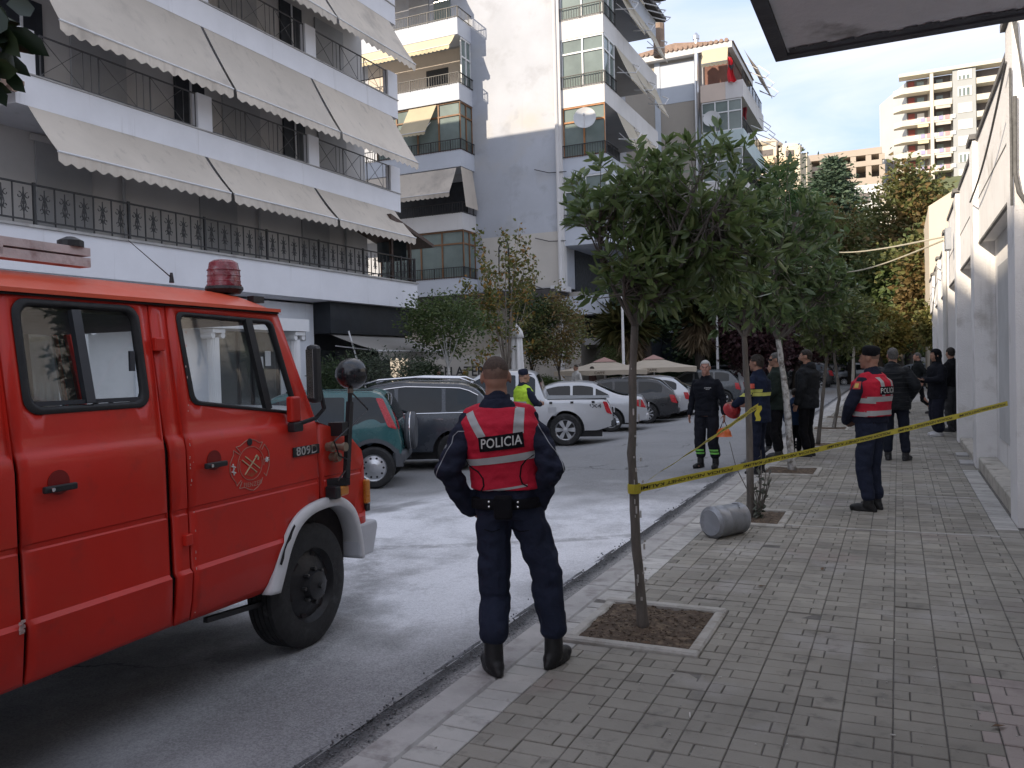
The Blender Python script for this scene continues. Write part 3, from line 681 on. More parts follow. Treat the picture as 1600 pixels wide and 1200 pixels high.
for k,zb in enumerate(LV):
    yf=B2Y-1.35; zt=zb+.78
    s_=MB(); s_.box(XL,XM,yf,B2Y,zb,zt); s_.build('balcony_slab',BAL if k not in(1,) else BALW,gb)
    railing_v(gb,(XL,yf-.02,zt-.02),(XM,yf-.02,zt-.02),.5,.13); railing_v(gb,(XM+.02,yf,zt-.02),(XM+.02,B2Y,zt-.02),.5,.13)
    top=LV[k+1] if k+1<len(LV) else 21.2
    if k in (0,2):   # glazed in with brown frames
        win(gb,-22.8,XM-.03,zt,top-.003,yf+.1,BRN,4,.72); win(gb,yf+.15,B2Y,zt,top-.003,XM-.05,BRN,2,.72,axis='y')
    elif k==1:
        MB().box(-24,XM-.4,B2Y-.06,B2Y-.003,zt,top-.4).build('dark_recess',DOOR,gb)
        awning(gb,lambda u,d,h,z=top:(-23.5+u,yf-d,z-.05+h),5.1,1.25,.75,.25,.22)
        MB().quad((XM-.02,yf,top-.02),(XM-.02,B2Y-.2,top-.02),(XM+.25,B2Y-.2,top-1.9),(XM+.25,yf-.1,top-1.9)).build('side_awning',AWN,gb)
    elif k==3:
        MB().box(-24,XM-.3,B2Y-.05,B2Y-.003,zt-.2,top-.1).build('sun_toned_back_wall',INT,gb); MB().box(-20.6,-19.4,B2Y-.09,B2Y-.052,zt,zt+1.3).build('door',DOOR,gb)
        awning(gb,lambda u,d,h,z=top:(-23.6+u,yf-d,z-.02+h),5.3,.62,.55,.22,.2,AWNY)
        win(gb,B2Y-1.0,B2Y-.05,zt,top-.01,XM-.02,WFR,2,.6,axis='y')
    else:
        MB().box(-21.5,-20.4,B2Y-.05,B2Y-.003,zt,zt+2).build('door',SHUT,gb); MB().box(-20.1,-19.2,B2Y-.06,B2Y-.003,zt+.3,zt+1.7).build('window',GLZ,gb)
        awning(gb,lambda u,d,h,z=top:(-23.6+u,yf-d,z-.02+h),4.4,.5,.8,.22,.2,AWN)
# small tilted awning on the glazed floor
awning(gb,lambda u,d,h:(-20.9+u+.25*h,B2Y-1.3-d,13.95+h),1.5,1.3,.55,.2,.15,mat('tan_awning_cloth',(.50,.43,.30),.85,.08,1,trans=.15))
# street side: stacked balconies, awnings run down, dishes
for k,zb in enumerate([3.9,7.05,10.15,13.25,16.3,19.2]):
    zt=zb+.85; y0=B2Y+.02; ye=44.6
    MB().box(XR,XB,y0,ye,zb,zt).build('balcony_slab',BALW if k in(3,4) else BAL,gb)
    top=[7.05,10.15,13.25,16.3,19.2,20.6][k]
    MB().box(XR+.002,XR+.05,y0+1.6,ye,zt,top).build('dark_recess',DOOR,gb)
    if k>=1:
        fr=(WFR,WFR,ORG,WFR,WFR,WFR)[k]
        if k in (3,4,1): win(gb,XR+.2,XB-.02,zt,top-.003,y0+.02,fr,2,.7); win(gb,y0+.1,y0+1.6,zt,top-.003,XB,fr,2,.7,axis='y')
        railing_v(gb,(XR+.15,y0-.04,zt-.02),(XB,y0-.04,zt-.02),.55,.12); railing_v(gb,(XB+.03,y0,zt-.02),(XB+.03,y0+1.7,zt-.02),.55,.12)
    if k==2: win(gb,XR+.2,XB-.02,zt,top-.003,y0+.02,ORG,2,.7)
    if k>=2:
        o=None
        for j,(ya,wd) in enumerate(((y0+1.7,2.6),(y0+4.5,2.3),(y0+7.0,1.9))):
            if k==5 and j: continue
            awning(gb,lambda u,d,h,ya=ya,z=top:(XB+.02+d,ya+u,z-.03+h),wd,(1.55,1.0,1.45)[j],(.7,.45,.62)[j],.25,.12,mat('faded_cream_awning',(.50,.45,.36),.85,.08,.7,trans=.15))
            MB().tube([(XB,ya+.2,top-1.2),(XB+.9,ya+.2,top-1.35),(XB+1.0,ya+.5,top-1.0),(XB+.6,ya+.9,top-.7)],.03,6).build('awning_arm',POLE,gb)
ROOFM=mat('dark_roof_edge',(.06,.055,.055),.8,.2,3)
MB().box(XL,XB+.5,B2Y-.4,45,21.2,21.45).build('roof_slab',ROOFM,gb)
MB().prism([(XR,20.6),(XB+.45,20.05),(XB+.5,20.25),(XR,20.95)],lambda u,v:(u,B2Y+.3,v),lambda u,v:(u,45,v)).build('eave',ROOFM,gb)
for yy in np.arange(36.5,44.5,1.0): MB().tube([(XB,yy,19.9),(XB+.9,yy,19.5),(XB+1.0,yy+.4,19.8),(XB+.5,yy+.8,20.1)],.03,5).build('awning_arm',POLE,gb)
def dish(parent,c,r,aim,name='satellite_dish'):
    c=Vector(c); M=Vector(aim).normalized().to_track_quat('Z','Y').to_matrix()
    pr=[(r*t,r*.28*t*t) for t in (0.02,.3,.55,.8,1.0)]; b=MB().lathe(pr,c,'z',22,False,M); b.lathe([(q[0],q[1]-.02) for q in pr],c,'z',22,False,M)
    o=b.build(name,mat('dish_grey',(.50,.51,.52),.5,.05,3),parent,smooth=True)
    a=MB().tube([c+M@Vector((0,-r*.95,r*.25)),c+M@Vector((0,-.1*r,r*.85))],.02,5); a.obox(c+M@Vector((0,-.05*r,r*.88)),.07,.07,.12,M); a.bar(c+M@Vector((0,0,-.02)),c+M@Vector((0,-.1,-.5)),.05)
    a.build('dish_arm',POLE,o); return o
p=P(914,186,Y=35.0); dish(gb,p,.5,(.25,-1,.25))
# stone clad ground floor with recessed porch
STN=mat('stone_cladding',(.40,.37,.33),.9,.10,1.2,.5,20,dirt=((.26,.24,.22),.12,1.5))
MB().box(XL,-13.2,B2Y+.6,46,-.12,5.0).build('ground_floor_wall',STN,gb)
MB().box(-13.196,-12.0,B2Y+4.2,46,-.12,3.6).build('ground_floor_bay',DOOR,gb)
stn=MB()
for r_ in range(9):
    z=.0+r_*.55; off=.35*(r_%2)
    for c in range(9):
        x0=-18.9+off+c*.7
        if x0<-18.2 or x0>-13.3: continue
        m=MB().cbox(0,min(.69,-13.2-x0),0,.54,0,.04+.02*random.random(),.01)
        o=MB().add([(x0+v[0],B2Y+.598-v[2],z+v[1]) for v in m.v],[f[::-1] for f in m.f]).build('stone_block',STN,gb)
MB().box(XL,XR+.1,B2Y-1.2,B2Y+.6,4.72,5.04).build('dark_soffit',ROOFM,gb)
MB().box(XR-.2,XR+.3,B2Y-1.0,B2Y+.3,4.95,5.2).build('cornice',BALW,gb)
MB().cbox(-13.18,-11.0,B2Y+1.0,B2Y+3.2,2.55,2.85,.03).build('porch_balcony',BALW,gb); railing_v(gb,(-13.2,B2Y+1.05,2.85),(-11.05,B2Y+1.05,2.85),.95,.13,.08,(0,-1,0)); railing_v(gb,(-11.05,B2Y+1.05,2.85),(-11.05,B2Y+3.2,2.85),.95,.13,.08,(1,0,0))
MB().box(-13.19,-13.12,B2Y+1.2,B2Y+2.2,2.86,4.7).build('porch_door',DOOR,gb); MB().box(-12.2,-11.9,B2Y+3.3,B2Y+3.6,-.12,5).build('porch_column',BALW,gb)
gel=MB(); v,f=text_mesh('GELATERIA',.62,.012); c0=P(722,582,Y=33.0)
gel.box(-20.6,-16.0,33.3,33.4,-.1,2.2); sgn=gel.build('kiosk_wall',mat('kiosk_beige',(.40,.38,.35),.85,.06,1),gb)
MB().add([(c0.x+a,33.29,c0.z+.02+b_) for a,b_ in v],f).build('shop_lettering',IRON,gb)
# ================================================================= third block
tb=thing('corner_building','narrow block with tiled roof, metal flue and side balconies beyond the gable block','building')
Y3=51.0
LBL=mat('pale_blue_render',(.50,.54,.60),.85,.06,.6); OCH=mat('ochre_render',(.36,.33,.29),.9,.08,.6)
MB().box(-16,-8.95,Y3,58,-.12,20.2).build('wall',OCH,tb)
z1=P(1050,162,Y=Y3).z
MB().box(-13.05,-10.75,Y3-.02,Y3,z1,19.9).build('painted_panel',LBL,tb); MB().box(-13.4,-13.06,Y3-.06,Y3,5,20.1).build('corner_strip',LBL,tb)
MB().prism([(-16.5,20.1),(-8.6,20.1),(-8.6,20.45),(-16.5,20.45)],lambda u,v:(u,Y3-.5,v),lambda u,v:(u,58.4,v)).build('eave',BALW,tb)
rf=MB().prism([(-16.6,20.452),(-8.5,20.452),(-12,20.95)],lambda u,v:(u,Y3-.5,v),lambda u,v:(u,58.4,v)).build('roof',TILE,tb)
for k in range(26): MB().tube([(-16.4+.3*k,Y3-.58,20.55),(-16.4+.3*k,Y3-.1,20.55)],.12,6).build('roof_tile',TILE,tb)
FLU=mat('steel_flue',(.55,.56,.58),.3,.08,3,metal=.9)
fl=MB().tube([(-10.72,Y3-.35,4),(-10.72,Y3-.35,P(1086,62,Y=Y3-.35).z)],.16,12).build('flue_pipe',FLU,tb); MB().lathe([(.2,0),(.2,.2),(.05,.4)],(-10.72,Y3-.35,P(1086,62,Y=Y3-.35).z),'z',12).build('flue_cap',FLU,fl)
MB().tube([(-10.45,Y3-.1,4),(-10.45,Y3-.1,19.8)],.08,8).build('drain_pipe',BALW,tb)
ch=P(1030,80,Y=47); ct=P(1029,30,Y=47)
MB().tube([(ch.x,47,19),(ct.x,47,ct.z-.3)],.32,10).build('chimney',mat('brick_chimney',(.30,.22,.17),.9,.15,3),gb)
MB().lathe([(.3,0),(.34,.1),(.34,.25),(.1,.5)],(ct.x,47,ct.z-.3),'z',10).build('chimney_pot',SHUT,gb)
PCH=mat('peach_render',(.60,.50,.43),.85,.05,1); MNT=mat('mint_render',(.47,.56,.57),.85,.05,1)
zs=[P(1120,y_,Y=Y3-1.2).z for y_ in (157,233,310,385)]
for k,zb in enumerate(zs):
    zt=zb+1.0; top=zs[k-1] if k else 20.1; mt=(PCH,MNT,BALW,MNT)[k]
    MB().box(-10.35,-8.9,Y3-1.2,Y3-.003,zb,zt).build('balcony_slab',mt,tb); MB().box(-8.897,-7.9,Y3-1.2,58,zb,zt).build('balcony_side',(BALW,MNT,BALW,MNT)[k],tb)
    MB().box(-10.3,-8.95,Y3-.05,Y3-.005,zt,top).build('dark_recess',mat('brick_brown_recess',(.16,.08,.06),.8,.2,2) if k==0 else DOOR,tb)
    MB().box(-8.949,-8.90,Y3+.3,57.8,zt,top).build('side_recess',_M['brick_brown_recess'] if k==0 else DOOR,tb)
    if k: win(tb,-10.3,-8.0,zt,top-.02,Y3-1.15,WFR,3,.62)
    railing_v(tb,(-7.95,Y3-1.1,zt),(-7.95,57.5,zt),.7,.16)
    for yy in (52.5,54.5,56.5): MB().tube([(-7.9,yy,top-1.0),(-7.0,yy,top-1.5),(-6.8,yy+.5,top-1.1),(-7.5,yy+.9,top-.4)],.03,5).build('awning_arm',POLE,tb)
awning(tb,lambda u,d,h:(-10.2+u,Y3-1.25-d,19.9+h),1.5,.9,.3,.25,.2,AWNY); 
awning(tb,lambda u,d,h:(-7.95+d,Y3-.5+u,19.9+h),6.5,1.2,.75,.3,.1,AWN)
p=P(1112,187,Y=Y3-1.4); dish(tb,p,.5,(.2,-1,.25))
RED=mat('red_cloth',(.55,.02,.03),.8,.12,3)
p=P(1140,90,Y=Y3-1.3)
fg=MB().grid(8,14,lambda u,v:(p.x-.12+.5*u*(.4+.6*v)+.05*math.sin(v*7),p.y-.1+.12*math.sin(u*9+v*2),p.z-1.45*v)).build('flag',RED,smooth=True); tag(fg,'limp red flag with a dark emblem hanging at the top balcony','flag')
e_=MB()
for s in(-1,1): e_.grid(4,3,lambda u,v:(p.x+.13+s*.13*u,p.y-.25+.02*u,p.z-.55-.3*v*(1-.5*u)+.1*u))
e_.build('eagle_emblem',BLK,fg)
q=P(1160,165,Y=52); tag(MB().grid(3,6,lambda u,v:(q.x+.25*u+.03*math.sin(v*6),q.y+.05*math.sin(u*6),q.z-.9*v)).build('hung_cloth',mat('dark_red_cloth',(.22,.02,.03),.8,.1)),'dark red cloth hung out on the side balcony','cloth')
# low link building behind the terrace
lk=thing('link_building','low dark shopfront with a blue-grey balcony band behind the palm','building')
MB().box(-13.3,-9.2,46.3,50.9,-.12,5.5).build('wall',CB,lk); MB().box(-13.3,-8.8,45.9,46.28,P(1040,520,Y=45.9).z,P(1040,486,Y=45.9).z).build('balcony_band',BAL,lk)
for k in range(5): MB().box(-13.0+.8*k,-12.4+.8*k,46.2,46.27,4.5,5.4).build('window',mat('blue_glass',(.03,.06,.13),.1,.2,1),lk)
MB().box(-13.2,-9.2,46.1,46.28,.0,2.6).build('shop_glass',DARKGL,lk)
# ================================================================= far hillside and buildings on it
HILL=mat('hillside_grass',(.10,.115,.055),.95,.4,.08,.4,2)
def hill(u,v):
    x=-120+260*u; y=70+190*v; z=-.2+33*max(0,min(1,(y-78)/90))**1.15+1.5*noise.noise(Vector((x*.03,y*.03,0)))*min(1,v*3)
    return (x,y,z)
struct(MB().grid(40,40,hill).build('hillside',HILL,smooth=True))
CRM=mat('cream_facade',(.58,.54,.47),.85,.05,.2); GRY=mat('grey_facade',(.37,.38,.38),.85,.05,.2); GRYL=mat('pale_grey_side',(.50,.50,.49),.85,.05,.2)
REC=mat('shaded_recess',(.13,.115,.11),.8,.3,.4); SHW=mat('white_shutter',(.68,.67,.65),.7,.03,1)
TY=172.0
tw=thing('tower_block','tall cream and grey apartment tower on the hill at right','building')
def tp(px,py,Y=TY): return P(px,py,Y=Y)
xA=tp(1398,300).x; xB=tp(1458,300).x; xC=tp(1491,300).x; xD=tp(1527,300).x; xE=tp(1556,300).x
zT=tp(1450,116).z; zB=tp(1430,288).z-1; 
C_=P(1374,160,Y=188)
MB().prism([(xA+2.2,TY+3),(xA+2.2,TY+2.4),(xE+14,TY+2.4),(xE+14,TY+22),(C_.x+3,TY+22),(C_.x,188)],lambda u,v:(u,v,zT),lambda u,v:(u,v,zB-12)).build('wall',GRYL,tw)
fl_=7; H=(zT-zB)/fl_
for k in range(fl_):
    z0=zB+H*k
    MB().prism([(xA,TY+1.2),(xA+1.4,TY),(xB-.3,TY),(xB-.3,TY+2.39),(xA,TY+2.39)],lambda u,v:(u,v,z0),lambda u,v:(u,v,z0+H*.36)).build('balcony',CRM,tw)
    MB().box(xB+.3,xC-.1,TY,TY+2.39,z0,z0+H*.36).build('balcony',CRM,tw)
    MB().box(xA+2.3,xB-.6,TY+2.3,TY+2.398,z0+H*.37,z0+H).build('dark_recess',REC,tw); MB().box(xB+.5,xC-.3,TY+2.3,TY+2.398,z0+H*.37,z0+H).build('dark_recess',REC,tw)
    MB().box(xA+4,xB-1.2,TY+2.2,TY+2.29,z0+H*.4,z0+H*.85).build('window',SHW if k in(2,4) else GLZ,tw); MB().box(xB+.8,xC-1.5,TY+2.2,TY+2.29,z0+H*.4,z0+H*.8).build('window',GLZ,tw)
    MB().box(xA+2.5,xA+3.6,TY+2.2,TY+2.29,z0+H*.4,z0+H*.9).build('door',mat('red_brown_door',(.22,.06,.05),.7,.1),tw)
    MB().box(xC,xD,TY+.1,TY+2.39,z0,z0+H).build('grey_bay',GRY,tw)
    w0=MB().box(xC+.8,xD-.6,TY,TY+.098,z0+H*.38,z0+H*.95).build('shutter',SHW,tw)
    if k in (6,5,1): 
        for j in range(3): MB().box(xC+1.0+j*(xD-xC-1.8)/3,xC+.6+(j+1)*(xD-xC-1.6)/3,TY-.03,TY-.002,z0+H*.40,z0+H*(.62 if k==6 else .85)).build('pane',GLZ,w0)
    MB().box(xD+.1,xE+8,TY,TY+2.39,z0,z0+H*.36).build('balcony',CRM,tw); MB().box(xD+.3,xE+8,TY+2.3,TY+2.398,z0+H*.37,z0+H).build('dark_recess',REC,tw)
    if k in (1,2,3,4): 
        MB().grid(10,2,lambda u,v:(xB+.6+(xC-xB-1)*u,TY-.35*v,z0+H*(.98-.2*v))).build('awning',AWN,tw)
        if k in(2,3): MB().grid(12,2,lambda u,v:(xA+4+(xB-xA-4.6)*u,TY-.5*v,z0+H*(.98-.22*v))).build('awning',AWNY,tw)
        for j in range(7): MB().box(xA+3.5+j*1.0,xA+4.2+j*1.0,TY-.08,TY-.03,z0+H*.12,z0+H*.36).build('washing',mat('washing_%d'%(j%3),((.6,.6,.62),(.35,.32,.5),(.55,.3,.3))[j%3],.8,.05),tw)
MB().box(xB-.28,xB+.28,TY-.15,TY+2.38,zB,zT+.1).build('pier',CRM,tw); MB().box(xA+1,xE+10,TY-.3,TY+2.4,zT+.1,zT+.7).build('parapet',CRM,tw)
MB().box(xA+1,xB,TY-.6,TY+2.6,zB-1.2,zB-.01).build('base_canopy',GRYL,tw); MB().box(xA+2.5,xC,TY+2,TY+2.39,zB-9,zB-1.25).build('pink_base',mat('pink_render',(.55,.38,.32),.85,.1,.3),tw)
# peach house with rounded parapets
ph=thing('peach_house','peach apartment house with rounded roof parapets on the hill','building'); PY=165.0
PK=mat('peach_facade',(.62,.48,.33),.85,.05,.2); PKL=mat('pale_cream_facade',(.60,.53,.43),.85,.05,.2)
def pp_(x,y): q=P(x,y,Y=PY); return q.x,q.z
for i,(xl,xr,yt,yb) in enumerate([(1163,1214,226,345),(1216,1247,230,345),(1247,1262,238,360)]):
    x0,zt=pp_(xl,yt); x1,zb=pp_(xr,yb)
    MB().box(x0,x1,PY+1,PY+14,zb-10,zt).build('wall',PKL,ph)
    if i<2:
        for (ya,yb2,mt) in ((246,257,PK),(271,281,PKL),(296,304,PK),(320,328,PKL)):
            _,za=pp_((xl+xr)/2,ya); _,zc=pp_((xl+xr)/2,yb2); MB().box(x0+.2,x1-.3,PY-.3,PY+.99,zc,za).build('balcony',mt,ph)
            MB().box(x0+(2.8 if i==0 else 1.2),x1-.6,PY+.9,PY+.998,za,za+1.5).build('window',GLZ if ya>250 else REC,ph)
        MB().lathe([((x1-x0)/2+.6,0),((x1-x0)/2+.9,.5),((x1-x0)/2,1.3),(.1,1.6)],((x0+x1)/2,PY+4,zt-.3),'z',20).build('rounded_parapet',PKL,ph)
x0,_=pp_(1246,240); MB().box(x0-.3,x0+.5,PY-.6,PY+1,8,pp_(1246,228)[1]).build('pillar',PKL,ph)
# unfinished concrete frame
cfm=thing('concrete_frame_building','unfinished concrete frame building with open floors on the hill','building'); CY=176.0
CF=mat('raw_concrete',(.40,.34,.29),.9,.08,.2)
def cp(x,y): q=P(x,y,Y=CY); return q.x,q.z
x0=cp(1258,250)[0]; x1=cp(1378,250)[0]
for i,(ya,yb) in enumerate(((236,246),(255,263),(281,293))):
    MB().box(x0,x1,CY,CY+9,cp(1320,yb)[1],cp(1320,ya)[1]).build('floor_slab',CF,cfm)
for xx in (1262,1285,1309,1333,1357,1378): 
    for (ya,yb) in ((246,255),(263,281)): MB().box(cp(xx,250)[0]-.5,cp(xx,250)[0]+.5,CY+.1,CY+1,cp(1320,yb)[1],cp(1320,ya)[1]).build('frame_column',CF,cfm)
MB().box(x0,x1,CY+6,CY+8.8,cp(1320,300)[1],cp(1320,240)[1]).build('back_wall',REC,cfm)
MB().box(x0,x1,CY+.5,CY+9,5,cp(1320,293)[1]).build('lower_wall',GRYL,cfm)
# white villa between the trees, cream gable by the far wall
vl=thing('white_villa','white villa with dark windows half hidden behind the cedar','building')
def vp(x,y): q=P(x,y,Y=120); return q.x,q.z
x0,zt=vp(1332,291); x1,_=vp(1378,291)
MB().box(x0,x1,120,130,5,zt).build('wall',mat('white_villa',(.62,.62,.62),.85,.05,.3),vl)
for xx in (1340,1349,1370): a,zb=vp(xx,318); _,zc=vp(xx,302); MB().box(a,a+.75,119.9,119.99,zb,zc).build('window',REC,vl)
x2,zt2=vp(1378,285); MB().box(x1+.05,vp(1400,300)[0],118,130,5,vp(1390,298)[1]).build('cream_wing',CRM,vl); MB().box(x1,vp(1402,300)[0],117.4,118,vp(1390,330)[1],vp(1390,322)[1]).build('balcony',PKL,vl); a,zb=vp(1382,318); MB().box(a,a+.8,117.9,117.99,zb,zb+1.6).build('window',REC,vl)
cg=thing('cream_gable_house','cream plastered gable rising above the far end of the white wall','building')
a=P(1452,402,Y=42); b=P(1453,322,Y=42); c=P(1492,296,Y=42); d=P(1492,402,Y=42)
MB().prism([(a.x,0),(a.x,b.z),(c.x+.5,c.z+.3),(c.x+.5,0)],lambda u,v:(u,42,v),lambda u,v:(u,50,v)).build('wall',PKL,cg)
w0=P(1484,360,Y=42); MB().box(w0.x,w0.x+.5,41.9,41.99,w0.z-.4,w0.z+.5).build('window',REC,cg)
ew=MB().box(P(1466,450,Y=34.5).x,1.6,34.2,34.6,-.1,P(1466,400,Y=34.5).z); tag(ew.build('end_wall',CRM),'narrow sunlit cream wall end beyond the white portico','wall')
pw=P(1425,565,Y=70); pw2=P(1460,528,Y=70); tag(MB().box(pw.x,pw2.x+1.2,70,70.4,-.4,pw2.z).build('pink_wall',mat('pink_wall',(.60,.36,.27),.9,.12,.6)),'sunlit pink rendered wall at the end of the street','wall')
ww=P(1385,560,Y=76); ww2=P(1412,495,Y=76); tag(MB().box(ww.x,ww2.x,76,76.4,-.4,ww2.z).build('garden_wall',mat('cream_garden_wall',(.62,.58,.5),.9,.1,.5)),'sunlit cream wall glimpsed between the trees','wall')
# retaining wall with steps at the junction
rw=thing('retaining_wall','grey terraced retaining wall with steps beyond the parked cars','wall')
a=P(1255,580,Y=62); b=P(1500,560,Y=62)
for k in range(5): MB().box(a.x-14,b.x,62+.8*k,62.8+.8*k,-.4,.5+.32*k).build('step',CONC,rw)
MB().bar((a.x+2,61.9,2.8),(a.x+9,61.9,1.0),.25,.3).build('ramp_parapet',CONC,rw)
MB().box(a.x-12,b.x+4,66,66.4,-.4,2.6).build('wall',CONC,rw)
for k in range(7): x=a.x+1+k*2.0; MB().bar((x,61.6,-.1),(x,61.6,1.9),.09).build('white_post',POLE,rw)
# overhead cables
CABL=mat('pale_cable',(.55,.5,.38),.7,.1,3)
for k,(a,b,s) in enumerate([((1270,390,50),(1475,370,21.3),.25),((1262,415,50),(1475,375,21.3),.55)]):
    A=P(a[0],a[1],Y=a[2]); B=P(b[0],b[1],Y=b[2]); o=MB().tube([A.lerp(B,t)-Vector((0,0,s*math.sin(math.pi*t))) for t in [i/16 for i in range(17)]],.022,5).build('overhead_cable',CABL)
    tag(o,('upper','lower')[k]+' of two pale cables strung from the junction box to the trees','cable','overhead cables')
for k,(pts) in enumerate([[(836,372),(858,377),(884,376)],[(820,440),(860,456),(886,462)],[(835,265),(858,270),(885,268)]]):
    MB().tube([P(x,y_,Y=B2Y-.15) for x,y_ in pts],.02,5).build('facade_cable',IRON,gb)
# ================================================================= trees and plants
def leafm(name,cols,trans=.25,rough=.5,spec=.35):
    if name in _M: return _M[name]
    m=bpy.data.materials.new(name); m.use_nodes=True; t=m.node_tree; b=t.nodes['Principled BSDF']; N=t.nodes.new; L=t.links.new
    b.inputs['Roughness'].default_value=rough; b.inputs['Specular IOR Level'].default_value=spec
    g=N('ShaderNodeNewGeometry'); r=N('ShaderNodeValToRGB'); L(g.outputs['Random Per Island'],r.inputs[0]); e=r.color_ramp.elements
    n=len(cols); e[0].color=cols[0]+(1,); e[0].position=0; e[1].color=cols[-1]+(1,); e[1].position=1
    for i in range(1,n-1): x=e.new(i/(n-1)); x.color=cols[i]+(1,)
    L(r.outputs[0],b.inputs['Base Color']); tr=N('ShaderNodeBsdfTranslucent'); L(r.outputs[0],tr.inputs[0]); ms=N('ShaderNodeMixShader'); ms.inputs[0].default_value=trans
    L(b.outputs[0],ms.inputs[1]); L(tr.outputs[0],ms.inputs[2]); L(ms.outputs[0],t.nodes['Material Output'].inputs[0]); _M[name]=m; return m
def leaves(name,pos,axis,length,width,material,parent,rng,fold=.25,jit=.35,droop=.0,shape6=False):
    "leaf blades at pos, pointing along axis"
    n=len(pos); ax=axis/np.maximum(1e-6,np.linalg.norm(axis,axis=1))[:,None]
    rv=rng.normal(size=(n,3)); side=np.cross(ax,rv); side/=np.maximum(1e-6,np.linalg.norm(side,axis=1))[:,None]
    nor=np.cross(side,ax); L=(length*(1+jit*(rng.random(n)-.5)*2))[:,None]; W=L*(width/length)
    if shape6:
        # base, left-low, left-high, tip, right-high, right-low, mid-rib two
        tip=pos+ax*L-nor*L*droop
        m1=pos+ax*L*.35-nor*W*fold*.5; m2=pos+ax*L*.72-nor*(W*fold*.5+L*droop*.45)
        l1=pos+ax*L*.3+side*W*.42+nor*W*fold*.3; l2=pos+ax*L*.68+side*W*.40+nor*(W*fold*.3-L*droop*.45)
        r1=pos+ax*L*.3-side*W*.42+nor*W*fold*.3; r2=pos+ax*L*.68-side*W*.40+nor*(W*fold*.3-L*droop*.45)
        V=np.stack([pos,l1,l2,tip,r2,r1,m1,m2],1).reshape(-1,3)
        F=np.array([[0,6,1],[1,6,7],[1,7,2],[2,7,3],[0,5,6],[5,4,7],[5,7,6],[4,3,7]]); k=8
    else:
        mid=pos+ax*L*.5; tip=pos+ax*L-nor*L*droop
        V=np.stack([pos,mid+side*W*.5+nor*W*fold,tip,mid-side*W*.5+nor*W*fold],1).reshape(-1,3); F=np.array([[0,2,1],[0,3,2]]); k=4
    fc=(F[None]+ (np.arange(n)*k)[:,None,None]).reshape(-1,3)
    me=bpy.data.meshes.new(name); me.vertices.add(len(V)); me.vertices.foreach_set('co',V.astype(np.float32).ravel())
    me.loops.add(fc.size); me.loops.foreach_set('vertex_index',fc.astype(np.int32).ravel()); me.polygons.add(len(fc)); me.polygons.foreach_set('loop_start',np.arange(0,fc.size,3,dtype=np.int32))
    me.update(calc_edges=True); me.materials.append(material)
    o=bpy.data.objects.new(name,me); COL.objects.link(o); o.parent=parent; return o
BARK=mat('grey_bark',(.13,.115,.10),.9,.3,18,.8,70,stretch=(1,1,.25),dirt=((.30,.29,.27),.10,9))
BARKW=mat('flaking_whitewash',(.60,.59,.57),.9,.10,8,.4,60,dirt=[((.14,.12,.10),.40,16)])
BARKD=mat('dark_bark',(.06,.05,.042),.9,.3,10,.5,40)
def grow(rng,base,dirv,length,r,levels,spread,b,tips,seg=4,up=.15,kids=(3,4),shrink=.66):
    "recursive limbs; collects twig segments in tips"
    pts=[np.array(base,float)]; d=np.array(dirv,float); d/=np.linalg.norm(d)
    for i in range(seg):
        d=d+rng.normal(size=3)*.10+np.array([0,0,up*.3]); d/=np.linalg.norm(d); pts.append(pts[-1]+d*length/seg)
    rs=[r*(1-.45*i/seg) for i in range(seg+1)]; b.tube([tuple(p) for p in pts],rs,6 if levels>1 else 4,cap=False)
    if levels==0: tips.append((pts[-3],pts[-2],pts[-1],d)); return
    nk=rng.integers(kids[0],kids[1]+1)
    for k in range(nk):
        t=rng.integers(max(1,seg-2),seg+1); a=rng.normal(size=3); a-=d*a.dot(d); a/=np.linalg.norm(a)
        nd=d*math.cos(spread)+a*math.sin(spread)*rng.uniform(.7,1.25); nd[2]+=up
        grow(rng,pts[t],nd,length*shrink*rng.uniform(.8,1.15),r*.55,levels-1,spread,b,tips,seg,up,kids,shrink)
def whorls(rng,tips,per,leafL,lo,hi,back=.6):
    pos=[];ax=[]
    for p0,p1,p2,d in tips:
        n=rng.integers(per[0],per[1])
        for i in range(n):
            t=rng.random()**.7; q=(p0*(1-t)+p1*t) if t<.5 and rng.random()<.5 else p1*(1-t)+p2*t
            a=rng.normal(size=3); a-=d*a.dot(d); a/=max(1e-6,np.linalg.norm(a)); v=d*rng.uniform(lo,hi)+a; v[2]+=rng.uniform(-.25,.25); pos.append(q); ax.append(v)
    return np.array(pos),np.array(ax)
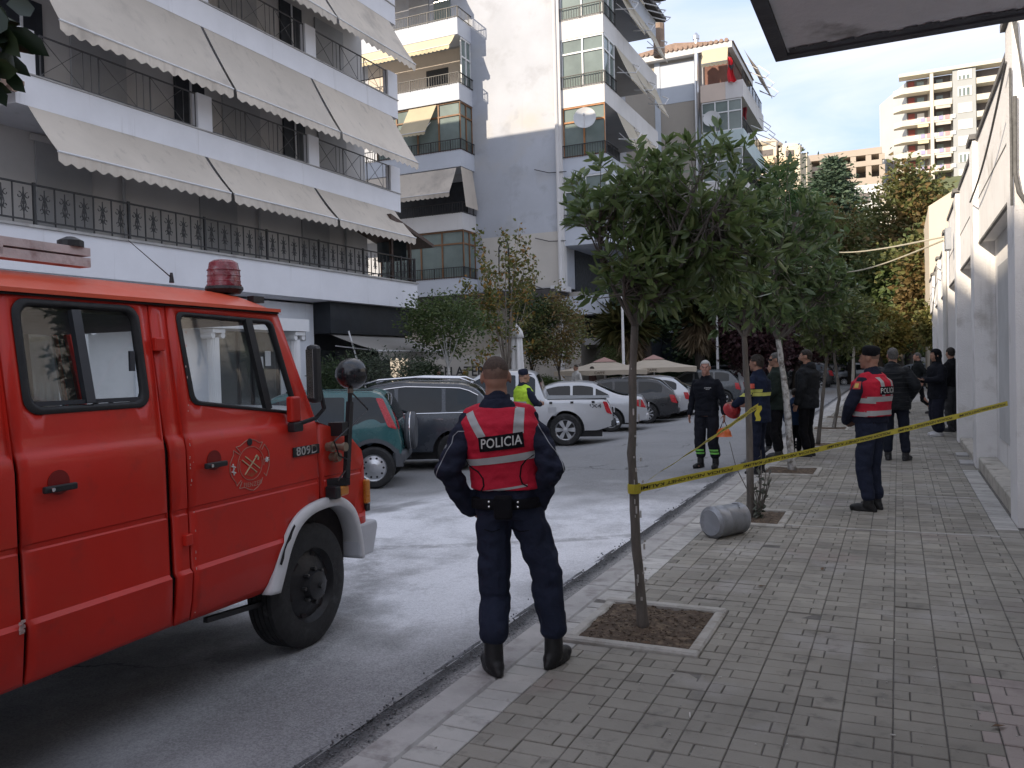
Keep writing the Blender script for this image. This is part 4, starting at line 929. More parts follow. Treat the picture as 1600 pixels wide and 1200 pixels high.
def street_tree(name,label,base,trunk,r0,lobes,nclump,per,leafL,leafW,mt,seed,bark=None,group='street trees along the kerb',shape6=True,alt=None):
    "trunk polyline, then limbs curving out to leaf whorls that fill the lobes (centre, radii) of the crown"
    rng=np.random.default_rng(seed); t=thing(name,label,'tree',base,0,group); b=MB(); B0=Vector(base)
    tr=[Vector(q) for q in trunk]; k=len(tr); n=max(8,k*5); path=[];rs=[]
    for i in range(n+1):
        u=i/n*(k-1); j=min(int(u),k-2); p=tr[j].lerp(tr[j+1],u-j); f=i/n
        path.append(p+Vector((noise.noise(p*7)*.014,noise.noise(p*7+Vector((9,0,0)))*.014,0))*min(1,f*4)); rs.append(r0*(1.25-.25*min(1,f*8)-.30*f)*(1+.16*noise.noise(p*11)))
    b.tube(path,rs,12); b.build('trunk',bark or BARK,t,smooth=True); top=path[-1]
    lb_=MB(); mains=[]
    wts=np.array([l[1][0]*l[1][0]*l[1][2] for l in lobes]); wts/=wts.sum(); pos=[];ax=[]
    for i in range(8):
        a=2*math.pi*(i+rng.random()*.7)/8; l=lobes[rng.choice(len(lobes),p=wts)]; e=Vector(l[0])-B0+Vector((math.cos(a)*l[1][0]*.55,math.sin(a)*l[1][1]*.55,rng.uniform(-.2,.45)*l[1][2])); m_=top.lerp(e,.5)+Vector((math.cos(a)*.06,math.sin(a)*.06,-.02)); pts=[top-Vector((0,0,.02)),m_,e]; lb_.tube(pts,[r0*.5,r0*.36,r0*.2],6,cap=False); mains.append(pts)
    for c in range(nclump):
        l=lobes[rng.choice(len(lobes),p=wts)]; u=rng.normal(size=3); u/=np.linalg.norm(u); rr=rng.random()**.42*(1 if rng.random()>.10 else 1.22); rr*=1+.30*noise.noise(Vector(tuple(u*2.1+seed))); e=Vector(l[0])-B0+Vector(tuple(u*rr*np.array(l[1])))
        pts=min(mains,key=lambda q:(q[2]-e).length); s_=pts[1].lerp(pts[2],rng.random()*.9); md=s_.lerp(e,.55)+Vector((0,0,-.02)); lb_.tube([s_,md,e],[r0*.14,r0*.10,r0*.05],4,cap=False)
        d=np.array((e-md).normalized())+np.array([0,0,.35])+u*.35; d/=np.linalg.norm(d); ev=np.array(e); mv=np.array(md)
        for i in range(rng.integers(per[0],per[1])):
            q=ev+(mv-ev)*(rng.random()**1.6)*.8; a_=rng.normal(size=3); a_-=d*a_.dot(d); a_/=max(1e-6,np.linalg.norm(a_)); v=a_+d*rng.uniform(.25,1.2); v[2]-=rng.uniform(0,.3); pos.append(q); ax.append(v)
    lb_.build('limbs',bark if bark is BARKD else BARK,t,smooth=True); leaves('crown',np.array(pos),np.array(ax),leafL,leafW,mt,t,rng,.22,.45,.08,shape6)
    return t,len(pos)
LAUR=leafm('laurel_leaf',[(0.088,0.131,0.050),(0.112,0.169,0.057),(0.150,0.206,0.070),(0.098,0.140,0.050),(0.200,0.250,0.094)],.42,.32,.6)
LAUR2=leafm('darker_laurel_leaf',[(0.062,0.101,0.042),(0.083,0.130,0.049),(0.107,0.159,0.060),(0.143,0.189,0.072)],.36,.36,.5)
def rel(b,*pts): b=Vector(b); return [(Vector(p)-b) for p in pts]
# nearest street tree: trunk leaning slightly, crown of long leaves
B1=(-1.49,5.10,.02); tp1=P(992,505,Y=5.05)
def lobe(px,py,Y,rx,rz): return (tuple(P(px,py,Y=Y)),(rx,rx,rz))
t1,n1=street_tree('street_tree','nearest young street tree with long glossy leaves, tied with yellow tape',B1,[(0,0,-.05),tuple(P(994,850,Y=5.10)-Vector(B1)),tuple(P(986,700,Y=5.08)-Vector(B1)),tuple(tp1-Vector(B1))],.033,[lobe(985,320,5.05,.42,.42),lobe(1085,330,5.25,.46,.44),lobe(1010,430,5.05,.40,.26),lobe(1130,400,5.4,.36,.34)],400,(10,15),.088,.028,LAUR,11)
pk=MB()
for k in range(22):
    z=.15+1.5*random.random(); p=Vector(B1).lerp(tp1,z/2.0); 
    a=random.uniform(-2.6,-.4); pk.obox(Vector((math.cos(a)*.034,math.sin(a)*.034,z))+Vector((p.x-B1[0],p.y-B1[1],0)),.004,.012,random.uniform(.01,.05),Matrix.Rotation(a,3,'Z'))
pk.build('bark_patches',mat('pale_bark_patch',(.42,.40,.37),.9,.2,30),t1)
B2_=(-1.44,9.05,.02); tp2=P(1163,525,Y=9.0)
street_tree('street_tree','second street tree, dark dense crown, trunk in the pit by the metal drum',B2_,[(0,0,-.05),tuple(P(1170,650,Y=9.03)-Vector(B2_)),tuple(tp2-Vector(B2_))],.040,[lobe(1150,385,9.0,.70,.70),lobe(1212,355,9.2,.60,.72),lobe(1180,465,9.0,.62,.34)],320,(10,15),.115,.042,LAUR2,23)
B3_=(-1.45,13.0,.02); tp3=P(1216,530,Y=13.0)
street_tree('street_tree','third street tree with a peeling whitewashed leaning trunk',B3_,[(0,0,-.05),tuple(P(1228,620,Y=13)-Vector(B3_)),tuple(tp3-Vector(B3_))],.055,[lobe(1230,430,13,.85,.85),lobe(1268,460,13.2,.62,.60),lobe(1195,460,13,.7,.6)],280,(10,15),.13,.052,LAUR2,31,BARKW,shape6=False)
B4_=(-1.42,16.95,.02); tp4=P(1292,555,Y=16.95)
OLV=leafm('olive_leaf',[(0.065,0.091,0.031),(0.104,0.130,0.044),(0.143,0.163,0.055),(0.085,0.114,0.039)],.25,.5)
street_tree('street_tree','fourth street tree, thin trunk and olive green crown',B4_,[(0,0,-.05),tuple(tp4-Vector(B4_))],.04,[lobe(1295,500,16.9,.75,.62)],220,(11,16),.12,.05,OLV,41,shape6=False)
B5_=(-1.40,20.9,.02); tp5=P(1303,550,Y=20.9)
street_tree('street_tree','fifth street tree, slender trunk just right of the fourth',B5_,[(0,0,-.05),tuple(P(1312,620,Y=20.9)-Vector(B5_)),tuple(tp5-Vector(B5_))],.045,[lobe(1312,505,20.9,.9,.75)],200,(11,16),.14,.06,OLV,43,shape6=False)
YEL=leafm('yellow_green_leaf',[(.10,.11,.03),(.16,.15,.04),(.22,.17,.05),(.09,.11,.03)],.3,.55)
B6_=(-1.2,25.6,.02); tp6=P(1334,540,Y=25.6)
street_tree('street_tree','far street tree with pale trunk and yellowing crown behind the right-hand officer',B6_,[(0,0,-.05),tuple(tp6-Vector(B6_))],.05,[lobe(1338,512,25.6,.95,.55)],180,(11,16),.15,.065,YEL,47,mat('pale_trunk',(.40,.37,.32),.9,.15,8),shape6=False)
# branch tip of a tree standing just out of frame at the left
NL=leafm('near_dark_leaf',[(.012,.025,.010),(.02,.036,.014),(.03,.045,.018)],.15,.45)
nt_=thing('street_tree','dark leafy branch tip of a tree poking in at the top left corner','tree',(-2.6,.0,0),0,'street trees along the kerb')
b=MB(); e0=P(-150,60,Y=1.15); e1=P(8,40,Y=1.25); b.tube([(0,0,-.1),(.02,.02,1.6),(.05,.1,2.2)],[.06,.05,.045],10); b.build('trunk',BARK,nt_,smooth=True)
o_=Vector((-2.6,0,0)); b=MB(); b.tube([(.05,.1,2.2),tuple((Vector((-2.55,.1,2.2)).lerp(e0,.6)-o_)+Vector((0,0,.1))),tuple(e0-o_),tuple(e1-o_)],[.02,.014,.009,.004],6); b.tube([tuple(e0-o_),tuple(P(5,110,Y=1.2)-o_)],[.007,.003],5); b.build('limbs',BARK,nt_)
rng=np.random.default_rng(5); pos=[];ax=[]
for (px,py) in [(2,10),(12,30),(-5,55),(5,75),(18,60),(-8,100),(8,105),(-20,30),(-25,80),(15,5),(-12,125),(0,45),(-30,120),(-40,60),(-60,90),(-60,30)]:
    q=P(px-12,py,Y=1.2)-o_
    for j in range(3): pos.append(q+Vector(rng.normal(size=3)*.012)); ax.append(np.array([.35,.05,-.5])+rng.normal(size=3)*.5)
leaves('crown',np.array([tuple(p) for p in pos]),np.array(ax),.085,.042,NL,nt_,rng,.15,.25,.08,True)
# generic crown of leaf clumps
def clump_tree(name,label,base,h_trunk,center,radii,nclump,per,leafL,leafW,mt,seed,r0=.15,bark=None,group=None,cat='tree',flat=0,clump=.22,shell=.5,limbs=7,parts=('trunk','crown'),mats2=None):
    rng=np.random.default_rng(seed); t=thing(name,label,cat,base,0,group); c=np.array(center)-np.array(base); R3=np.array(radii)
    b=MB(); tr=[Vector((0,0,-.3)),Vector((c[0]*.25,c[1]*.25,h_trunk*.5)),Vector((c[0]*.7,c[1]*.7,h_trunk))]
    b.tube(tr,[r0*1.2,r0,r0*.75],10); u=rng.normal(size=(nclump,3)); u/=np.linalg.norm(u,axis=1)[:,None]; rr=(shell+(1-shell)*rng.random(nclump)**.6)
    rr*=1+.18*np.array([noise.noise(Vector(tuple(q*1.7+seed))) for q in u]); cc=c+u*rr[:,None]*R3
    for i in rng.choice(nclump,min(limbs,nclump),replace=False):
        e=Vector(tuple(cc[i])); s_=tr[2].lerp(tr[1],rng.random()*.4); mid=s_.lerp(e,.5)+Vector((0,0,.1*R3[2])); b.tube([s_,mid,e],[r0*.45,r0*.28,r0*.08],5,cap=False)
    b.build(parts[0],bark or BARKD,t,smooth=True)
    k=nclump*per; pos=np.repeat(cc,per,0)+rng.normal(size=(k,3))*R3*clump*np.array([1,1,.75 if not flat else flat]); ax=rng.normal(size=(k,3))+(pos-c)/R3*.6; ax[:,2]*=.6 if not flat else .25
    if mats2:
        sel=rng.random(nclump)<mats2[1]; sel=np.repeat(sel,per); leaves(parts[1],pos[~sel],ax[~sel],leafL,leafW,mt,t,rng); leaves(parts[1],pos[sel],ax[sel],leafL,leafW,mats2[0],t,rng)
    else: leaves(parts[1],pos,ax,leafL,leafW,mt,t,rng)
    return t
DEC=leafm('autumn_olive_leaf',[(0.098,0.121,0.044),(0.138,0.149,0.052),(0.172,0.167,0.057),(0.109,0.138,0.048),(0.196,0.172,0.063)],.3,.6)
DECG=leafm('mid_green_leaf',[(0.042,0.070,0.025),(0.070,0.105,0.035),(0.105,0.140,0.042),(0.063,0.091,0.031)],.25,.55)
RUST=leafm('rust_leaf',[(0.127,0.092,0.037),(0.172,0.115,0.046),(0.207,0.138,0.052),(0.115,0.098,0.040)],.3,.6)
CED=leafm('cedar_needles',[(0.046,0.078,0.052),(0.065,0.104,0.065),(0.091,0.130,0.078),(0.052,0.085,0.058)],.1,.6)
PINE=leafm('bright_pine',[(0.039,0.091,0.026),(0.065,0.130,0.039),(0.091,0.169,0.046)],.15,.55)
PLUM=leafm('plum_leaf',[(.03,.014,.018),(.05,.02,.025),(.07,.03,.035),(.04,.025,.02)],.25,.5)
DKG=leafm('deep_green_leaf',[(0.021,0.039,0.018),(0.038,0.063,0.026),(0.060,0.090,0.033)],.2,.5)
def ctr(px,py,Y): return tuple(P(px,py,Y=Y))
def gbase(px,Y): q=P(px,560,Y=Y); return (q.x,Y,-.1)
# cedar
rng=np.random.default_rng(3); ap=P(1300,246,Y=80); cb_=(ap.x,80,0); ct_=thing('cedar_tree','tall dark blue-green cedar with tiered branches on the slope','tree',cb_)
b=MB().tube([(0,0,-.5),(0,0,ap.z)],[.4,.04],10); pos=[];ax=[]
for k in range(150):
    f=(k+.5)/150; z=ap.z*(.28+.72*f); Lb=(1-f)**.8*6.0+.25; a=k*2.4+rng.normal()*.3; d=np.array([math.cos(a),math.sin(a),.12])
    b.tube([(0,0,z),tuple(d*Lb*.5+np.array([0,0,z+.1])),tuple(d*Lb+np.array([0,0,z-.35]))],[.06,.04,.015],4,cap=False)
    m=int(40+110*Lb/2); t=rng.random(m)**.6; q=d[None]*(t*Lb)[:,None]+np.array([0,0,z])+np.stack([rng.normal(size=m)*.3*(.4+t),rng.normal(size=m)*.3*(.4+t),rng.normal(size=m)*.10-.35*t*t],1)
    pos.append(q); ax.append(np.stack([rng.normal(size=m),rng.normal(size=m),rng.normal(size=m)*.25],1)+d*.8)
b.build('trunk',BARKD,ct_); leaves('crown',np.concatenate(pos),np.concatenate(ax),.42,.15,CED,ct_,rng,.15)
G_='trees at the end of the street'
def far_tree(label,px,py,Y,rx,rz,mt,seed,nc=70,per=110,ll=.32,lw=.2,m2=None,name='broadleaf_tree',**k):
    c=ctr(px,py,Y); return clump_tree(name,label,gbase(px,Y),max(1,c[2]-rz*.7),c,(rx,rx,rz),nc,per,ll,lw,mt,seed,r0=.25,group=G_,mats2=m2,**k)
far_tree('bright green rounded pine crown right of the pale blue balcony',1205,315,58,2.5,2.6,PINE,1,60,170,.3,.1)
far_tree('large olive and brown tree below the cedar',1265,420,66,3.4,4.6,DEC,2,110,130,m2=(RUST,.35))
far_tree('olive brown tree in front of the cedar, right of the street trees',1330,425,68,2.9,4.2,DEC,3,90,130,m2=(DECG,.4))
far_tree('yellowing tall tree beside the cream gable',1420,385,60,2.4,4.6,DEC,4,100,120,m2=(RUST,.3))
far_tree('dark green tree under the overhead cables at right',1405,470,56,2.8,3.2,DECG,5,90,130,m2=(DEC,.35))
far_tree('dark tree mass behind the fifth street tree',1330,490,58,3.0,2.8,DKG,6,80,130,m2=(DECG,.5))
far_tree('rusty shrubby tree at the foot of the right-hand wall',1455,440,50,1.4,3.0,DEC,7,50,110,m2=(RUST,.4))
far_tree('tall brownish tree on the slope left of the cedar',1225,470,60,3.2,3.6,DEC,8,80,120,m2=(DECG,.5))
far_tree('yellow green bush tree near the end of the street',1372,520,48,1.2,1.3,YEL,9,40,90,.22,.13)
far_tree('small bright tree by the pink wall',1462,505,40,.7,.9,YEL,10,30,70,.2,.12)
for i,(px,py,Y,rx,rz) in enumerate([(1185,520,38,1.5,1.4),(1245,528,44,1.7,1.4),(1215,505,50,1.8,1.6)]):
    far_tree(('dark purple plum tree behind the parked cars, left one','dark purple plum tree behind the black parked car, right one','dark purple plum tree farthest back of three')[i],px,py,Y,rx,rz,PLUM,20+i,60,110,.2,.12,name='plum_tree')
far_tree('deep green tree filling the gap behind the second street tree',1150,470,40,1.8,1.8,DKG,26,70,120,.24,.14)
far_tree('deep green tree behind the nearest street tree, by the gable block',1010,470,37,1.6,1.5,DKG,27,60,120,.24,.14)
far_tree('deep green tree at the back of the terrace',1125,535,46,2.2,1.4,DKG,28,60,120,.24,.14)
# hedge at the street end
hd=clump_tree('hedge','clipped green hedge along the fence at the end of the street',(P(1430,560,Y=64).x,64,0),.6,(P(1425,556,Y=64).x,64,1.3),(5.5,.8,1.2),70,110,.25,.15,DECG,50,.06,cat='hedge',shell=.2)
# terrace trees in front of the cafe
clump_tree('terrace_tree','round green terrace tree with white painted trunk in front of the cafe',(P(703,600,X=-12.1).x,P(703,600,X=-12.1).y,-.1),1.9,tuple(P(697,505,X=-12.1)),(1.15,1.15,.85),70,75,.11,.055,DECG,61,.05,mat('white_painted_trunk',(.55,.54,.52),.9,.1,6),group='terrace trees',cat='tree')
t=clump_tree('terrace_tree','russet terrace tree with thin dark trunk left of the beige parasols',(P(880,600,X=-11.6).x,P(880,600,X=-11.6).y,-.1),1.6,tuple(P(868,520,X=-11.6)),(1.0,1.0,1.2),75,75,.12,.06,DEC,62,.045,group='terrace trees',mats2=(RUST,.5))
clump_tree('terrace_tree','dark green terrace tree behind the folded white parasol',(P(835,600,X=-12.6).x,P(835,600,X=-12.6).y,-.1),1.5,tuple(P(828,510,X=-12.6)),(.9,.9,1.2),60,75,.12,.06,DKG,63,.045,group='terrace trees',mats2=(DECG,.4))
# tall sapling with long upright shoots and yellow leaves
sb=P(792,600,X=-12.0); sp=thing('sapling_tree','bare-stemmed tree with long upright shoots and sparse yellow-green leaves','tree',(sb.x,sb.y,-.1),0,'terrace trees')
rng=np.random.default_rng(8); b=MB(); pos=[];ax=[]; b.tube([(0,0,0),(0,0,1.5)],[.07,.05],8)
shoots=[((775,470),(745,360)),((790,450),(787,358)),((800,450),(812,352)),((770,480),(752,400)),((815,460),(822,375)),((790,520),(735,500)),((800,520),(850,470)),((800,530),(880,440)),((785,520),(725,455)),((810,540),(868,560)),((800,480),(840,430)),((770,490),(723,440)),((790,480),(770,420)),((805,470),(800,400)),((820,480),(835,400)),((780,500),(760,450)),((800,500),(815,440)),((800,545),(880,530)),((780,530),(720,590))]
for (a,c) in shoots:
    A=P(a[0],a[1],X=-12+rng.normal()*.25)-Vector((sb.x,sb.y,-.1)); C2=P(c[0],c[1],X=-12+rng.normal()*.5)-Vector((sb.x,sb.y,-.1)); st=Vector((0,0,1.4)); 
    b.tube([st,st.lerp(A,.6)+Vector((0,0,.05)),A,A.lerp(C2,.5)+Vector((.02,0,.05)),C2],[.025,.018,.014,.009,.004],5,cap=False)
    for i in range(150):
        t_=rng.random(); q=A.lerp(C2,t_)+Vector(rng.normal(size=3)*.10); pos.append(tuple(q)); ax.append(rng.normal(size=3)+np.array([0,0,-.2]))
b.build('trunk',mat('grey_twig',(.20,.17,.14),.9,.2,10),sp,smooth=True); pos=np.array(pos); ax=np.array(ax); s_=rng.random(len(pos))<.22
leaves('crown',pos[~s_],ax[~s_],.15,.085,leafm('lime_leaf',[(.09,.11,.03),(.13,.14,.04),(.17,.15,.05)],.3),sp,rng); leaves('crown',pos[s_],ax[s_],.15,.085,leafm('amber_leaf',[(.25,.15,.03),(.32,.2,.05),(.28,.12,.03)],.3),sp,rng)
# terrace shrubs
for i,(px,py,X,rx,rz,l) in enumerate([(600,592,-12.6,1.1,.75,'rounded grey-green olive shrub below the black cafe sign'),(530,600,-13.2,.55,.9,'small leafy shrub at the foot of the white wall'),(655,590,-12.8,.6,.55,'low dark shrub between the cafe and the terrace tree'),(850,603,-11.9,.6,.4,'low green shrub behind the pickup cab'),(958,565,-11.5,.7,.9,'young green shrub in front of the beige parasols'),(1080,590,-10.2,1.2,.6,'rounded hedge shrub behind the grey-haired fireman'),(1040,585,-10.5,.9,.6,'spiky dark shrub under the parasols'),(1030,600,-10.3,.5,.35,'pale green clipped shrub beside the parasol pole')]):
    c=P(px,py,X=X); clump_tree('shrub',l,(c.x,c.y,-.1),max(.2,c.z-rz*.5),tuple(c),(rx,rx,rz),50,90,.09 if i!=6 else .2,.03,(leafm('olive_shrub_leaf',[(.04,.055,.035),(.06,.08,.05),(.09,.11,.07)],.15),DKG,DKG,DECG,DECG,DECG,DKG,YEL)[i],70+i,.03,cat='shrub',group='terrace shrubs',shell=.25,parts=('stem','foliage'))
# palms with skirts of dead fronds
def palm(label,px,py,Y,R_,seed):
    rng=np.random.default_rng(seed); c=P(px,py,Y=Y); t=thing('palm_tree',label,'tree',(c.x,c.y,-.1),0,'palms')
    MB().tube([(0,0,0),(0,0,c.z)],[.22,.26],10).build('trunk',BARKD,t); 
    for nm,mt,n,lo,hi,dr in (('crown',leafm('palm_green',[(.05,.06,.02),(.09,.09,.03),(.14,.12,.045)],.2),420,-.35,.8,.45),('dead_frond_skirt',leafm('palm_dead',[(.14,.10,.06),(.20,.15,.09),(.26,.2,.13)],.15),900,-3.2,-.7,.1)):
        a=rng.random(n)*6.28; el=rng.uniform(lo,hi,n); d=np.stack([np.cos(a),np.sin(a),el],1); d/=np.linalg.norm(d,axis=1)[:,None]
        pos=np.tile(np.array([[0,0,c.z]]),(n,1))+d*.25*R_+ (np.array([0,0,-1])*rng.random(n)[:,None]*(.9 if lo<-.5 else .1)); leaves(nm,pos,d+rng.normal(size=(n,3))*.12,R_*(.95 if lo>-.5 else .75),.10,mt,t,rng,.3,.25,dr)
palm('dead-skirted palm behind the fireman, right of the parasols',1092,480,38,1.35,91); palm('palm with hanging dry fronds behind the nearest street tree',978,505,36,1.2,92)
# leafy suckers at the foot of the second street tree
sk=thing('sucker_shoots','leafy grey suckers sprouting at the foot of the second street tree','plant',(-1.36,9.0,0))
rng=np.random.default_rng(12); b=MB(); pos=[];ax=[]
for k in range(9):
    a=rng.random()*6.28; e=np.array([math.cos(a)*.12+.03,math.sin(a)*.1,.35+.4*rng.random()]); b.tube([(0,0,0),tuple(e*.5+np.array([0.02,0,.05])),tuple(e)],[.008,.006,.003],5)
    for j in range(12): t_=rng.random(); pos.append(e*t_); ax.append(rng.normal(size=3)+np.array([0,0,.4]))
b.build('stems',BARK,sk); leaves('foliage',np.array(pos),np.array(ax),.06,.03,leafm('dusty_leaf',[(.06,.07,.05),(.10,.11,.085),(.15,.15,.13)],.1),sk,rng,.2,.3,.1,True)
p_=P(1128,690,Y=9.0); q_=P(1165,742,Y=9.0)
b=MB(); b.tube([(0,0,.1),tuple((P(1150,730,Y=9)-Vector((-1.36,9,0)))),tuple(P(1140,690,Y=9)-Vector((-1.36,9,0)))],[.006,.005,.003],5); b.build('side_shoot',BARK,sk)
# ================================================================= fire engine
TO=Vector((-3.45,4.21,-.10)); TA=R(3)
fe=thing('fire_engine','old red crew-cab fire engine with white wheel arches parked at the left','fire engine',TO,TA)
TM=Matrix.Rotation(TA,3,'Z')
def TPx(px,py,x=0.0):
    d=_fw+CR*((px-800)/FPX)+CU*((600-py)/FPX); n=TM@Vector((1,0,0)); t=((TO-CC).dot(n)+x)/d.dot(n); q=CC+d*t-TO; return TM.transposed()@q
REDP=mat('faded_red_paint',(.52,.024,.014),.42,.10,1.3,.06,40,spec=.25,coat=.22,dirt=[((.47,.045,.022),.2,.9),((.36,.03,.022),.1,5)])
REDR=mat('sun_faded_roof_red',(.60,.075,.028),.45,.12,1.5,.06,30,coat=.2)
GAP=mat('panel_gap',(.01,.006,.006),.8,.2)
WHP=mat('chipped_white_paint',(.62,.62,.63),.5,.06,4,.1,40,dirt=((.35,.33,.32),.08,6))
SEAL=mat('window_rubber',(.015,.015,.016),.6,.2,10)
TGL=glassm('truck_glass',(.90,.92,.92),.03)
XS=[(.44,-.05),(.52,-.012),(.60,.006),(.755,.022),(.775,.002),(1.0,0),(1.06,0),(1.068,-.007),(1.088,-.007),(1.096,0),(1.40,0),(1.455,-.012),(1.485,-.034),(1.55,-.042),(2.2,-.125),(2.35,-.16)]
def sx(z): return float(np.interp(z,[a for a,_ in XS],[b for _,b in XS]))
ROWS=[.52,.56,.60,.68,.755,.775,1.06,1.068,1.088,1.096,1.40,1.43,1.455,1.47,1.485,1.55]
WD=2.12
def side_panel(name,outer,holes,sides=(0,1),mt=None):
    for s in sides:
        fn=(lambda u,v:(sx(v),u,v)) if s==0 else (lambda u,v:(-WD-sx(v),u,v))
        o=MB().cdt(outer,holes,fn,.12,ROWS).build(name,mt or REDP,fe,auto=35,solid=(-.025 if s==0 else .025))
        # make sure the outside faces out
        me=o.data; bm=bmesh.new(); bm.from_mesh(me); 
        for f in bm.faces:
            if (f.normal.x<0)==(s==0): f.normal_flip()
        bm.to_mesh(me); bm.free(); o.modifiers[0].offset=-1
W1=rrect(-1.845,-1.165,1.645,2.142,.07); W2=rpoly([(-.895,2.13),(-.10,2.115),(.045,1.525),(-.865,1.64)],.05)
arch=[(.62+.02,.44),(.62,.60),(.56,.76),(.46,.86),(.33,.91),(.10,.90),(-.06,.84),(-.18,.72),(-.27,.58),(-.33,.47)]
side_panel('rear_door',[(-1.925,.50),(-1.09,.50),(-1.09,2.17),(-1.925,2.17)],[W1])
side_panel('pillar_panel',[(-1.082,.495),(-.975,.492),(-.975,2.17),(-1.082,2.17)],[])
side_panel('front_door',[(-.965,.49),(-.345,.475)]+arch[::-1][1:6]+[(.185,.91),(.195,1.10),(.20,1.45),(.19,1.50),(-.035,2.17),(-.965,2.17)],[W2])
side_panel('front_wing',[(.205,.91)]+[(.34,.930),(.475,.885),(.585,.78),(.645,.615),(.662,.50),(.70,.52),(.735,.60),(.745,.80),(.74,1.15),(.72,1.22),(.60,1.315),(.40,1.405),(.21,1.46)],[])
side_panel('rear_body_side',[(-6.4,.50),(-1.935,.50),(-1.935,2.17),(-6.4,2.17)],[])
# dark core behind the gaps
for s in (0,1):
    x=-.04 if s==0 else -WD+.04
    MB().cdt([(-6.3,.52),(-.36,.50),(-.2,.9),(.2,.94),(.2,1.4),(-.06,2.16),(-6.3,2.16)],[rrect(-1.85,-1.16,1.64,2.15,.07),rpoly([(-.90,2.135),(-.095,2.12),(.05,1.52),(-.87,1.635)],.05)],lambda u,v:((sx(v)-.035) if s==0 else (-WD-sx(v)+.035),u,v),.15,ROWS).build('inner_skin',GAP,fe)
# windows: seals, sliding panes
def ring(poly,off_in,th,name,mt,parent=None,dx=.004):
    c=(sum(p[0] for p in poly)/len(poly),sum(p[1] for p in poly)/len(poly))
    def sc(k): 
        o=[]
        for p in poly:
            d=Vector((p[0]-c[0],p[1]-c[1])); L_=d.length; o.append((c[0]+d.x*(L_+k)/L_,c[1]+d.y*(L_+k)/L_))
        return o
    A,B=sc(.012),sc(-off_in)
    for s in(0,1):
        f=(lambda u,v,e=0:Vector((sx(v)+e,u,v))) if s==0 else (lambda u,v,e=0:Vector((-WD-sx(v)-e,u,v)))
        m=MB(); n=len(poly)
        m.rings([[f(*p,dx) for p in A],[f(*p,dx+.010) for p in sc(-off_in*.4)],[f(*p,dx) for p in B],[f(*p,-.02) for p in B]],cap=False); w_=m.build(name,mt,fe,smooth=True)
        MB().cdt(B,[],lambda u,v:f(u,v,-.012)).build('window_glass',TGL,w_)
        if s==0 and parent is not None: parent.append(w_)
wl=[]; ring(W1,.035,.01,'window_seal',SEAL,wl); ring(W2,.026,.01,'window_seal',SEAL,wl)
DKM=mat('dark_alloy_frame',(.06,.065,.075),.4,.1,5,metal=.5)
for s in (0,1):
    x=lambda z:(sx(z) if s==0 else -WD-sx(z))
    MB().bar((x(1.68),-1.515,1.675),(x(2.11),-1.535,2.11),.05,.03,(1,0,0)).build('window_divider',DKM,fe); MB().bar((x(1.58),-.245,1.57),(x(2.1),-.33,2.12),.055,.03,(1,0,0)).build('window_divider',SEAL,fe)
    MB().bar((x(1.7),-1.80,1.685),(x(1.7),-1.2,1.68),.015,.02).build('window_rail',DKM,fe)
MB().obox((sx(1.85)-.003,-1.235,1.87),.012,.03,.10).build('window_catch',DKM,fe)
# roof
def roof(u,v):
    y=-6.4+u*6.40; s_=(v-.5)*2; x=-WD/2+s_*(WD/2+sx(2.2)+.02); z=2.19+.135*(1-abs(s_)**5)
    fr=max(0,(y+.30)/.30); z-=.10*fr**2.2*(.3+.7*(1-abs(s_)**4)); return (x,y,z)
MB().grid(60,30,roof).build('roof',REDR,fe,auto=50)
for s in(0,1):
    x=(sx(2.19)+.012) if s==0 else (-WD-sx(2.19)-.012)
    MB().bar((x,-6.4,2.183),(x,-.02,2.183),.03,.02).build('drip_rail',REDR,fe); MB().bar((x-.004*(1-2*s),-6.4,2.168),(x-.004*(1-2*s),-.03,2.168),.02,.012).build('gutter_shadow_gap',GAP,fe)
MB().obox((sx(2.2)-.10,-.10,2.255),.05,.10,.04).build('roof_marker_lamp',BLK,fe)
# rear body end, front face, windscreen, bonnet
MB().box(-WD+.02,-.02,-6.42,-6.38,.5,2.2).build('rear_face',REDP,fe)
wsb=Vector((0,.20,1.47)); wst=Vector((0,-.04,2.18))
def scr(u,v): 
    z=1.47+.71*v; y=.20-.24*v+.10*math.sin(math.pi*u); x0=sx(z)-.03; x1=-WD-sx(z)+.03; return (x0+(x1-x0)*u,y,z)
ws=MB().grid(12,4,scr).build('windscreen',TGL,fe,smooth=True)
for u in (0,1): MB().tube([scr(u,0),scr(u,.5),scr(u,1)],.03,8).build('screen_pillar',REDP,fe)
def bon(u,v):
    y=.20+.54*v; z=float(np.interp(y,[.2,.4,.6,.72,.745],[1.46,1.405,1.315,1.22,1.10]))+.05*math.sin(math.pi*u)*(1-v*.5); y+=.10*math.sin(math.pi*u)*v; return (-.004-(WD-.008)*u,y,z)
MB().grid(16,10,bon).build('bonnet',REDP,fe,smooth=True)
MB().grid(16,8,lambda u,v:(-.004-(WD-.008)*u,.742+.10*math.sin(math.pi*u),1.10-.60*v)).build('nose',REDP,fe,smooth=True)
MB().box(-1.6,-.5,.80,.87,.72,1.02).build('grille',BLK,fe)
for x in(-.28,-WD+.28): MB().lathe([(.11,0),(.11,.03),(.03,.05)],(x,.83,.9),'y',20).build('headlamp',CHROME,fe)
# bumper with raised ends
bp=[(.62,.47),(.80,.47),(.87,.66),(.85,.705),(.62,.705)]
MB().prism(bp,lambda u,v:(.03,u,v),lambda u,v:(-WD-.03,u,v)).build('bumper',mat('bumper_grey',(.50,.51,.54),.5,.06,4,.1,40),fe,bevel=.018)
